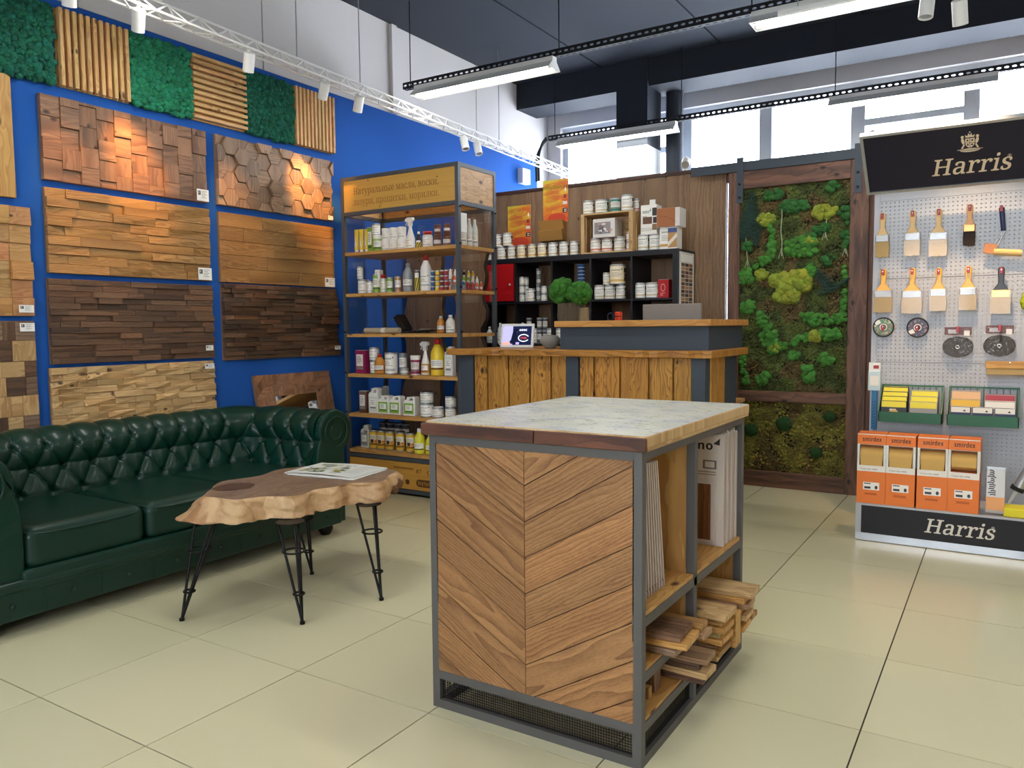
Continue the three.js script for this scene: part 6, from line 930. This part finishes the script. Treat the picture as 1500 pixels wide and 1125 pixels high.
// ---------------------------------------------------------------- tool display stand with pegboard
const SX0 = 2.035, SX1 = 3.035, SZ = -3.95, SF = -3.49;
{
  const g = thing('display_stand', 'grey pegboard display stand with black sign header and black base panel', 'display stand', [0, 0, 0]), cx = (SX0 + SX1) / 2;
  const navy = std(0x12152a, .35);
  mesh('back_frame', merge([span(SX0, SX0 + .03, 0, 2.2, SZ - .05, SZ + .004), span(SX1 - .03, SX1, 0, 2.2, SZ - .05, SZ + .004)]), M.pegGrey, g);
  const seams = [.2, .47, 1.003, 1.508, 1.975]; const cw = .0235;
  for (let k = 0; k + 1 < seams.length; k++) { const y0 = seams[k] + .003, y1 = seams[k + 1] - .001, ny = Math.max(1, Math.round((y1 - y0) / cw)), nx = 40; mesh('pegboard_sheet', perforated(nx, ny, .94 / nx, (y1 - y0) / ny, .006, .006, .012).translate(cx, (y0 + y1) / 2, SZ), M.pegGrey, g); }
  mesh('pegboard_rear', span(SX0 + .03, SX1 - .03, .2, 1.975, SZ - .05, SZ - .03), M.pegGrey, g);
  mesh('top_fascia', span(SX0 + .03, SX1 - .03, 1.975, 2.2, SZ - .02, SZ), M.pegGrey, g);
  // base
  mesh('base_deck', span(SX0, SX1, .19, .205, SZ, SF - .012), M.pegGrey, g); mesh('base_skirt', span(SX0, SX1, .004, .046, SF - .02, SF), M.silver, g); mesh('base_end', span(SX0, SX0 + .03, .046, .205, SF - .02, SF - .001), M.pegGrey, g); mesh('base_side', merge([span(SX0, SX0 + .012, .004, .19, SZ, SF - .02), span(SX1 - .012, SX1, .004, .19, SZ, SF - .02)]), M.pegGrey, g); mesh('base_edge', span(SX0, SX1, .205, .216, SF - .02, SF), M.pegGrey, g);
  const drawName = (x, size, cx0, cy0) => { x.save(); x.translate(cx0, cy0); x.transform(1, 0, -.2, 1, 0, 0); x.font = `${size}px serif`; x.textAlign = 'center'; x.textBaseline = 'alphabetic'; x.fillText('Harris', 0, 0); x.lineWidth = size * .018; x.strokeText('Harris', 0, 0); x.restore(); x.font = `${size * .2}px sans-serif`; x.fillText('®', cx0 + size * 1.38, cy0 - size * .52); };
  const baseTex = canvasTex(1536, 256, (x, w, h) => { x.fillStyle = '#15151c'; x.fillRect(0, 0, w, h); x.fillStyle = x.strokeStyle = '#ddd8cc'; drawName(x, 172, 770, 186); });
  mesh('base_panel', span(SX0 + .03, SX1, .046, .205, SF - .02, SF - .001), [navy, navy, navy, navy, new THREE.MeshStandardMaterial({ map: baseTex, roughness: .6 }), navy], g);
  // tilted header
  const headTex = canvasTex(2048, 640, (x, w, h) => {
    x.fillStyle = '#11142a'; x.fillRect(0, 0, w, h); const gold = '#e6d3b4'; x.fillStyle = x.strokeStyle = gold; drawName(x, 250, 1040, 520);
    // crest: crown over a shield between two supporters, scroll beneath
    x.save(); x.translate(1040, 72); x.fillStyle = gold; x.beginPath(); x.moveTo(-40, 60); x.lineTo(-46, 30); x.lineTo(-24, 46); x.lineTo(-14, 14); x.lineTo(0, 36); x.lineTo(14, 14); x.lineTo(24, 46); x.lineTo(46, 30); x.lineTo(40, 60); x.fill(); x.beginPath(); x.arc(0, 6, 8, 0, 7); x.fill();
    x.beginPath(); x.moveTo(-44, 70); x.lineTo(44, 70); x.lineTo(44, 120); x.quadraticCurveTo(40, 160, 0, 172); x.quadraticCurveTo(-40, 160, -44, 120); x.fill(); x.strokeStyle = '#11142a'; x.lineWidth = 4; x.beginPath(); x.moveTo(0, 70); x.lineTo(0, 172); x.moveTo(-44, 118); x.lineTo(44, 118); x.stroke(); x.fillStyle = '#11142a'; for (const [a, b] of [[-22, 92], [22, 92], [-20, 138], [20, 138]]) { x.beginPath(); x.arc(a, b, 9, 0, 7); x.fill(); }
    x.fillStyle = gold; for (const s of [-1, 1]) { x.beginPath(); x.ellipse(s * 66, 96, 15, 34, s * .25, 0, 7); x.fill(); x.beginPath(); x.arc(s * 70, 52, 15, 0, 7); x.fill(); x.beginPath(); x.moveTo(s * 56, 120); x.lineTo(s * 86, 176); x.lineTo(s * 68, 178); x.lineTo(s * 48, 140); x.fill(); }
    x.beginPath(); x.ellipse(0, 196, 92, 20, 0, 0, 7); x.fill(); x.fillRect(-120, 184, 240, 7); x.fillStyle = '#11142a'; for (let k = -7; k <= 7; k++) x.fillRect(k * 11 - 2, 188, 4, 16); x.restore();
  });
  const hd = new THREE.Group(); hd.name = 'sign_header'; g.add(hd); hd.position.set(cx, 2.007, -3.79); hd.rotation.x = .87; const hw = 1.04, hh = .425;
  mesh('sign_face', box(hw - .03, hh - .03, .012, 0, hh / 2, 0), [navy, navy, navy, navy, new THREE.MeshStandardMaterial({ map: headTex, roughness: .55 }), navy], hd);
  mesh('sign_frame', merge([span(-hw / 2, hw / 2, 0, .016, -.016, .014), span(-hw / 2, hw / 2, hh - .016, hh, -.016, .014), span(-hw / 2, -hw / 2 + .016, .016, hh - .016, -.016, .014), span(hw / 2 - .016, hw / 2, .016, hh - .016, -.016, .014)]), M.silver, hd); mesh('sign_back', box(hw - .032, hh - .032, .008, 0, hh / 2, -.01), M.silver, hd);
  for (const x of [SX0 + .02, SX1 - .02]) mesh('sign_bracket', rod([x, 2.17, SZ - .02], [x, 2.2, -3.6], .01, 8), M.pegGrey, g);
}
// hooks and brushes on the pegboard
const hookMat = M.chrome, redPlastic = std(0x9c1116, .35), ferrule = std(0x9c9c9a, .35, .6), packPlastic = phys(0xffffff, .06, { transmission: .94, thickness: 0, ior: 1.3 });
function paintBrush(x, yTop, wid, H, handle, bristle, ferruleMat, label, sleeve = true, wb = wid) {
  const g = thing('paint_brush', label, 'brush', [x, yTop - H, SZ + .05], 'paint brushes hanging on the pegboard'), hs = H * .52, fy = H * .36;
  const sh = new THREE.Shape(); sh.moveTo(-wid * .42, fy + .035); sh.quadraticCurveTo(-wid * .3, fy + .055, -.014, fy + .075); sh.bezierCurveTo(-.012, fy + .1, -.016, H - .06, -.017, H - .02); sh.quadraticCurveTo(-.016, H, 0, H); sh.quadraticCurveTo(.016, H, .017, H - .02); sh.bezierCurveTo(.016, H - .06, .012, fy + .1, .014, fy + .075); sh.quadraticCurveTo(wid * .3, fy + .055, wid * .42, fy + .035); sh.closePath(); const ho = new THREE.Path(); ho.absarc(0, H - .02, .006, 0, 6.3, true); sh.holes.push(ho);
  mesh('handle', new THREE.ExtrudeGeometry(sh, { depth: .01, bevelEnabled: true, bevelThickness: .004, bevelSize: .004, bevelOffset: -.004, bevelSegments: 2, curveSegments: 8 }).translate(0, 0, -.005), handle, g);
  mesh('ferrule', rbox(wid, .045, .024, .006, 0, fy + .016, 0), ferruleMat, g);
  const b = new THREE.BoxGeometry(wid * .97, fy, .02, 14, 5, 3), p = b.attributes.position; for (let i = 0; i < p.count; i++) { const f = clamp(.5 - p.getY(i) / fy); p.setX(i, p.getX(i) * (1 + .06 * Math.sin(f * PI)) * wb / wid); p.setZ(i, p.getZ(i) * (1.15 - .75 * f)); if (f > .99) p.setY(i, p.getY(i) + .006 * n2(p.getX(i) * 90, x)); } b.computeVertexNormals(); mesh('bristles', b.translate(0, fy / 2, 0), bristle, g);
  if (sleeve) mesh('plastic_sleeve', rbox(wid + .01, fy + .045, .03, .004, 0, fy / 2 + .018, 0, 1), packPlastic, g);
  const h = new THREE.Group(); h.name = 'hook'; g.add(h); mesh('prong', rod([0, H - .02, -.0492], [0, H - .018, .035], .0028, 6), hookMat, h); mesh('tag', rbox(.016, .034, .006, .002, 0, H - .022, .03, 1), redPlastic, h);
}
const paleWood = std(0xd8b070, .4), yellowH = std(0xe6a60c, .3), bristleMat = std(0xb59a68, .85), darkBr = std(0x2a1c16, .8), blackH = std(0x202022, .35), goldF = std(0xc9b04f, .3, .6);
[[2.088, 1.9, .075, .262, paleWood, bristleMat, ferrule, 'pale handled brush, leftmost in the top row on the pegboard', false],
 [2.25, 1.903, .082, .266, paleWood, bristleMat, ferrule, 'pale handled brush, second in the top row on the pegboard', true],
 [2.385, 1.9, .092, .272, paleWood, bristleMat, ferrule, 'pale handled brush, third in the top row on the pegboard', true],
 [2.54, 1.912, .06, .235, std(0xd69a5c, .4), darkBr, std(0xd6a060, .3, .5), 'slim brush with dark bristles in the top row on the pegboard', false],
 [2.1, 1.568, .1, .262, yellowH, bristleMat, ferrule, 'yellow handled brush, leftmost in the second row', true],
 [2.256, 1.566, .106, .268, yellowH, bristleMat, ferrule, 'wide yellow handled brush, second in the second row', true],
 [2.393, 1.56, .085, .25, yellowH, bristleMat, ferrule, 'yellow handled brush, third in the second row', true],
 [2.543, 1.563, .085, .25, yellowH, bristleMat, ferrule, 'yellow handled brush, fourth in the second row', true],
 [2.703, 1.552, .095, .262, blackH, bristleMat, goldF, 'black handled brush with golden ferrule in the second row', true]].forEach(a => paintBrush(...a));
{ const g = thing('paint_roller', 'small roller with blue grip and beige sleeve on the pegboard', 'roller', [2.7, 1.61, SZ + .05]);
  mesh('grip', new THREE.CylinderGeometry(.014, .012, .13, 16).rotateZ(.1).translate(.0, .205, 0), std(0x16204e, .35), g); mesh('wire_frame', merge([rod([.006, .14, 0], [-.03, .08, 0], .0035, 6), rod([-.03, .08, 0], [-.055, .045, 0], .0035, 6), rod([.012, .14, 0], [-.02, .06, 0], .003, 6)]), M.chrome, g);
  mesh('sleeve', new THREE.CylinderGeometry(.018, .018, .135, 20).rotateZ(PI / 2 - .12).translate(.03, .02, 0), std(0xd6b273, .8), g); mesh('paper_tag', rbox(.062, .055, .012, .002).rotateZ(-.2).translate(-.055, .045, .004), std(0xb97a50, .6), g); const h = new THREE.Group(); h.name = 'hook'; g.add(h); mesh('prong', rod([-.006, .265, -.0492], [-.006, .267, .03], .0028, 6), hookMat, h); mesh('tag', rbox(.016, .034, .006, .002, -.008, .262, .028, 1), redPlastic, h); }
// sanding discs
function sandDisc(x, y, cols, label) { const tx = canvasTex(256, 256, (c) => { c.fillStyle = cols[0]; c.fillRect(0, 0, 256, 256); const r = mulberry(cols[0].length + x * 100 | 0); for (let k = 0; k < 70; k++) { c.fillStyle = cols[1 + k % (cols.length - 1)]; c.globalAlpha = .6; c.save(); c.translate(128, 128); c.rotate(r() * 6.28); c.fillRect(60 + r() * 40, -6, 24, 6 + r() * 20); c.restore(); } c.globalAlpha = 1; c.fillStyle = cols[0]; c.strokeStyle = '#e6e2da'; c.lineWidth = 10; c.beginPath(); c.arc(128, 128, 42, 0, 7); c.fill(); c.stroke(); });
  const g = thing('sanding_disc', label, 'disc', [x, y, SZ + .03], 'round discs on the pegboard'), face = new THREE.MeshStandardMaterial({ map: tx, roughness: .35 }), edge = std(0x1d1d20, .6); mesh('disc', new THREE.CylinderGeometry(.057, .057, .012, 40).rotateX(PI / 2), [edge, face, edge], g); mesh('rim', new THREE.TorusGeometry(.056, .004, 8, 40).translate(0, 0, .005), edge, g); mesh('price_sticker', box(.03, .024, .001).rotateZ(.5).translate(-.032, cols[0] === '#5d6f5b' ? .028 : -.026, .0075), M.white, g); const h = new THREE.Group(); h.name = 'hook'; g.add(h); mesh('prong', rod([0, 0, -.0292], [0, .002, .05], .0028, 6), hookMat, h); mesh('tag', rbox(.016, .034, .006, .002, 0, -.004, .045, 1), redPlastic, h); }
sandDisc(2.105, 1.218, ['#5d6f5b', '#2f8f63', '#a8c48a', '#c96a58', '#d9d4b8'], 'green flap disc with red hook on the pegboard');
sandDisc(2.29, 1.214, ['#2b2833', '#8d8a9a', '#5b4a6a', '#c06a70', '#484656'], 'dark purple disc with red hook on the pegboard');
function discBag(x, y, label) { const g = thing('disc_bag', label, 'bag', [x, y, SZ + .035], 'bagged discs on the pegboard'); for (const [dx, r, z] of [[-.022, .056, -.012], [.024, .056, -.008], [0, .061, .006]]) mesh('backing_disc', new THREE.CylinderGeometry(r, r, .008, 36).rotateX(PI / 2).translate(dx, -.02, z), std(r > .06 ? 0x242426 : 0x121214, .75), g); mesh('hub', new THREE.TorusGeometry(.009, .0035, 8, 20).translate(0, -.02, .011), M.chrome, g);
  mesh('header_card', rbox(.135, .045, .006, .002, 0, .072, .008, 1), std(0x5a2630, .5), g); mesh('card_print', box(.05, .022, .001, -.025, .07, .0118), std(0xb4b7c4, .5), g); mesh('price_sticker', box(.028, .03, .001, .045, .06, .0122), M.white, g);
  const s = new THREE.PlaneGeometry(.16, .19, 20, 20), p = s.attributes.position; for (let i = 0; i < p.count; i++) p.setZ(i, .018 + .006 * n2(p.getX(i) * 30 + x * 9, p.getY(i) * 30)); s.computeVertexNormals(); mesh('clear_bag', s.translate(0, -.005, 0), packPlastic, g); const h = new THREE.Group(); h.name = 'hook'; g.add(h); mesh('prong', rod([0, .085, -.0342], [0, .087, .045], .0028, 6), hookMat, h); mesh('tag', rbox(.016, .034, .006, .002, 0, .082, .045, 1), redPlastic, h); }
discBag(2.5, 1.12, 'clear bag of black backing discs, left of the two bags'); discBag(2.705, 1.128, 'clear bag of black backing discs, right of the two bags');
{ const g = thing('wide_brush', 'wide wooden block brush hanging at the right of the pegboard', 'brush', [2.76, .925, SZ + .05]); mesh('wooden_back', tint(grain(rbox(.235, .042, .03, .004, 0, .075, 0), 'x'), 1), W.pine, g); const b = []; for (let k = 0; k < 36; k++) b.push(new THREE.ConeGeometry(.0042, .058, 5).rotateX(PI).translate(-.11 + k * .0063, .026, rr(-.008, .008))); mesh('bristles', merge([...b, box(.222, .034, .02, 0, .038, 0)]), bristleMat, g); mesh('hook', rod([0, .085, -.0492], [0, .09, .02], .0028, 6), hookMat, g); }
{ const g = thing('snap_off_knife', 'blue strip of blades in clear packing at the edge of the pegboard', 'blade pack', [2.062, .59, SZ + .03]); mesh('blister', rbox(.07, .12, .016, .003, 0, .3, 0, 1), std(0xbfd4da, .3), g); mesh('card', box(.066, .055, .004, 0, .385, 0), M.white, g); mesh('red_print', box(.03, .02, .002, .008, .385, .0028), redPlastic, g); mesh('inner_card', box(.05, .06, .002, 0, .3, .0095), std(0xe4e2d8, .5), g); mesh('blue_strip', rbox(.032, .25, .01, .003, .002, .125, 0), std(0x1b6c9c, .35), g); for (let k = 0; k < 9; k++) mesh('notch', box(.02, .004, .003).rotateZ(.5).translate(.002, .02 + k * .019, .0058), std(0x0d3a58, .4), g); mesh('hook', rod([0, .4, -.024], [0, .402, .02], .0028, 6), hookMat, g); }
// green bins with packs of abrasive
const binGreen = std(0x0c5a36, .4);
function bin(x0, x1, label, fill) {
  const g = thing('plastic_bin', label, 'bin', [(x0 + x1) / 2, .655, SZ + .005], 'green plastic bins on the pegboard'), w = x1 - x0, D = .15;
  mesh('floor_plate', span(-w / 2, w / 2, 0, .006, .002, D), binGreen, g); mesh('front_lip', span(-w / 2, w / 2, .006, .062, D - .006, D), binGreen, g);
  for (const s of [-1, 1]) mesh('end_wall', extrude([[0, .006], [D, .006], [D, .062], [.012, .215], [0, .215]], .005).rotateY(-PI / 2).translate(s * (w / 2 - .0025) + .0025, 0, 0), binGreen, g);
  mesh('back_bar', span(-w / 2, w / 2, .205, .215, .002, .007), binGreen, g); for (let k = 0; k < 11; k++) mesh('back_slat', span(-w / 2 + .01 + k * (w - .024) / 10, -w / 2 + .014 + k * (w - .024) / 10, .006, .205, .002, .006), binGreen, g);
  fill((x0 + x1) / 2, w, D);
}
const padTop = { yellow: std(0xe3d51d, .4), white: std(0xe5e2da, .5), navy: std(0x232a4e, .45), black: std(0x16161a, .4), grey: std(0x9a9a98, .7), peach: std(0xe0b98e, .5), gold: std(0xe3b52f, .45), redwhite: std(0xa41c2a, .4), tanDisc: std(0xd2a45e, .6) };
function pad(x, y, z, w, h, d, bodyM, topM, label, extra) { const g = thing('abrasive_pack', label, 'abrasive pack', [x, y, z], 'packs of abrasive in the green bins'); g.rotation.x = -.05; mesh('pack', rbox(w, h, d, .002, 0, h / 2, 0, 1), bodyM, g); mesh('top_label', box(w * .98, .0015, d * .96, 0, h + .0006, 0), topM, g); mesh('front_label', box(w * .94, h * .3, .0012, 0, h * .82, d / 2 + .0004), topM, g); if (extra) extra(g, w, h, d); }
const ord = ['front', 'second', 'third', 'rear'];
bin(2.102, 2.438, 'left green plastic bin holding black and yellow abrasive packs', (cx) => {
  for (let k = 0; k < 4; k++) pad(cx - .086, .663 + .002, SZ + .13 - k * .026, .14, .116 + k * .026, .022, padTop.black, padTop.yellow, `${ord[k]} black and yellow disc pack in the left bin`, k ? null : (g, w, h, d) => { mesh('disc_print', new THREE.CircleGeometry(.03, 24).translate(.0, .035, d / 2 + .0012), padTop.tanDisc, g); mesh('print_line', box(.035, .008, .001, -.005, h * .55, d / 2 + .0006), padTop.white, g); });
  for (let k = 0; k < 3; k++) pad(cx + .07, .663, SZ + .124 - k * .036, .145, .118 + k * .03, .032, padTop.grey, padTop.yellow, `${['front', 'middle', 'rear'][k]} grey sponge pack with yellow top in the left bin`);
});
bin(2.462, 2.812, 'right green plastic bin holding white and blue abrasive packs', (cx) => {
  for (let k = 0; k < 3; k++) pad(cx - .108 + k * .108, .663, SZ + .136, .1, .1, .014, padTop.navy, padTop.white, `${['left', 'middle', 'right'][k]} navy and white pack at the front of the right bin`, (g, w, h, d) => mesh('triangle_mark', extrude([[-.008, 0], [.008, 0], [0, .011]], .001).translate(.02, h * .74, d / 2 + .001), padTop.black, g));
  for (let k = 0; k < 2; k++) pad(cx - .085, .663, SZ + .104 - k * .042, .15, .14 + k * .045, .036, padTop.grey, k ? padTop.peach : padTop.gold, `${['nearer', 'rear'][k]} grey pack with ${k ? 'peach' : 'gold'} label in the right bin`);
  for (let k = 0; k < 2; k++) pad(cx + .082, .663, SZ + .104 - k * .042, .15, .135 + k * .035, .036, padTop.grey, k ? padTop.redwhite : padTop.white, `${['nearer', 'rear'][k]} grey pack with ${k ? 'red' : 'white'} label in the right bin`);
});
// orange dispenser boxes of sanding rolls on the base
{
  const face = canvasTex(256, 512, (x, w, h) => { x.fillStyle = '#e87a2a'; x.fillRect(0, 0, w, h); x.fillStyle = '#e9e4da'; x.fillRect(0, 76, w, 200); x.fillRect(0, 0, w, 6); x.fillStyle = '#2b1712'; x.font = 'bold 44px sans-serif'; x.fillText('smirdex', 44, 54, 176); x.font = '15px sans-serif'; x.fillText('115 mm x 50 m  PAPER', 26, 264); x.fillStyle = '#f0ede6'; x.fillRect(58, 356, 146, 56); x.fillStyle = '#33302e'; x.fillRect(66, 362, 60, 7); x.fillRect(70, 388, 56, 16); x.beginPath(); x.arc(176, 392, 13, 0, 7); x.fill(); x.fillStyle = '#c25a18'; x.fillRect(74, 434, 108, 16); });
  const fm = new THREE.MeshStandardMaterial({ map: face, roughness: .45 }), side = std(0xd46e26, .5), rollM = std(0xcfa75e, .75), inner = std(0xb98a5c, .8);
  for (let k = 0; k < 4; k++) {
    const w = .148, h = .398, d = .145, g = thing('sanding_roll_box', `${['first', 'second', 'third', 'fourth'][k]} orange sanding roll box from the left on the stand base`, 'roll box', [2.108 + k * .1535, .2165 - (k ? 0 : 0), SF - .085], 'orange sanding roll boxes on the stand'); g.rotation.y = .03 * (k % 2 ? -1 : 1);
    const wy0 = h * (1 - 270 / 512), wy1 = h * (1 - 82 / 512);
    const part = (n, y0, y1, v0, v1) => { const b = span(-w / 2, w / 2, y0, y1, -d / 2, d / 2), nn = b.attributes.normal, p = b.attributes.position, u = b.attributes.uv; for (let i = 0; i < u.count; i++) if (nn.getZ(i) > .5) u.setXY(i, p.getX(i) / w + .5, p.getY(i) / h); return mesh(n, b, [side, side, side, side, fm, side], g); };
    part('lower_carton', 0, wy0 + .03); part('top_flap', wy1 + .003, h); mesh('window_back', span(-w / 2, w / 2, wy0 + .03, wy1 + .003, -d / 2, .012), inner, g); for (const s of [-1, 1]) mesh('window_cheek', span(s > 0 ? w / 2 - .012 : -w / 2, s > 0 ? w / 2 : -w / 2 + .012, wy0 + .03, wy1 + .003, .012, d / 2), cardSide, g);
    mesh('paper_roll', new THREE.CylinderGeometry(.048, .048, w - .03, 28).rotateZ(PI / 2).translate(0, wy0 + .085, .026), rollM, g); mesh('paper_tongue', span(-w / 2 + .018, w / 2 - .018, wy0 + (k === 3 ? .06 : .03), wy0 + .09, .0715, .0735), rollM, g);
  }
}
{ const g = thing('saw_blade_pack', 'silver blade pack with tiger stripes standing on the stand base', 'blade pack', [2.715, .2165, SF - .1]); const t = canvasTex(128, 384, (x, w, h) => { x.fillStyle = '#b9b6b2'; x.fillRect(0, 0, w, h); x.fillStyle = '#c98a4e'; x.fillRect(0, 250, w, 110); x.strokeStyle = '#2c2a29'; x.lineWidth = 9; const r = mulberry(6); for (let k = 0; k < 13; k++) { x.beginPath(); x.moveTo(6 + r() * 24, 30 + k * 17); x.quadraticCurveTo(36, 20 + k * 17, 50 + r() * 16, 40 + k * 16); x.stroke(); } }); const fm = new THREE.MeshStandardMaterial({ map: t, roughness: .3, metalness: .3 }); mesh('pack', box(.085, .25, .03, 0, .125, 0), [M.silver, M.silver, M.silver, M.silver, fm, M.silver], g); mesh('lid_strip', box(.087, .012, .032, 0, .246, 0), M.silver, g); }
{ const g = thing('sealant_gun', 'silver sealant gun leaning nozzle down on the stand', 'sealant gun', [2.76, .2165, SF - .2]); g.rotation.z = -.42; mesh('barrel', cyl(.026, .026, .24, 0, .26, 0, 22), M.silver, g); mesh('collar', cyl(.034, .034, .022, 0, .135, 0, 22), M.rubber, g); mesh('nozzle', new THREE.CylinderGeometry(.014, .003, .11, 14).translate(0, .07, 0), std(0xc8cdcc, .4), g); mesh('grip', rbox(.03, .1, .03, .006, 0, .43, 0), std(0x7a1c20, .4), g); }
{ const g = thing('yellow_pack', 'flat yellow pack lying at the right of the stand base', 'pack', [2.89, .2165, SF - .09]); mesh('pack', rbox(.27, .045, .13, .003, 0, .0225, 0, 1), padTop.yellow, g); mesh('print_band', box(.05, .012, .001, -.02, .028, .0655), std(0x4a4a20, .5), g); }
{ const g = thing('yellow_gloves', 'yellow-green glove hanging at the right edge of the pegboard', 'glove', [2.84, 1.36, SZ + .03]); const geo = CLUMPS[2].clone().scale(.035, .06, .015); mesh('glove', geo, std(0xa3b01e, .7), g); mesh('hook', rod([0, .05, -.0292], [0, .052, .02], .0028, 6), hookMat, g); }
renderer.render(scene, camera);
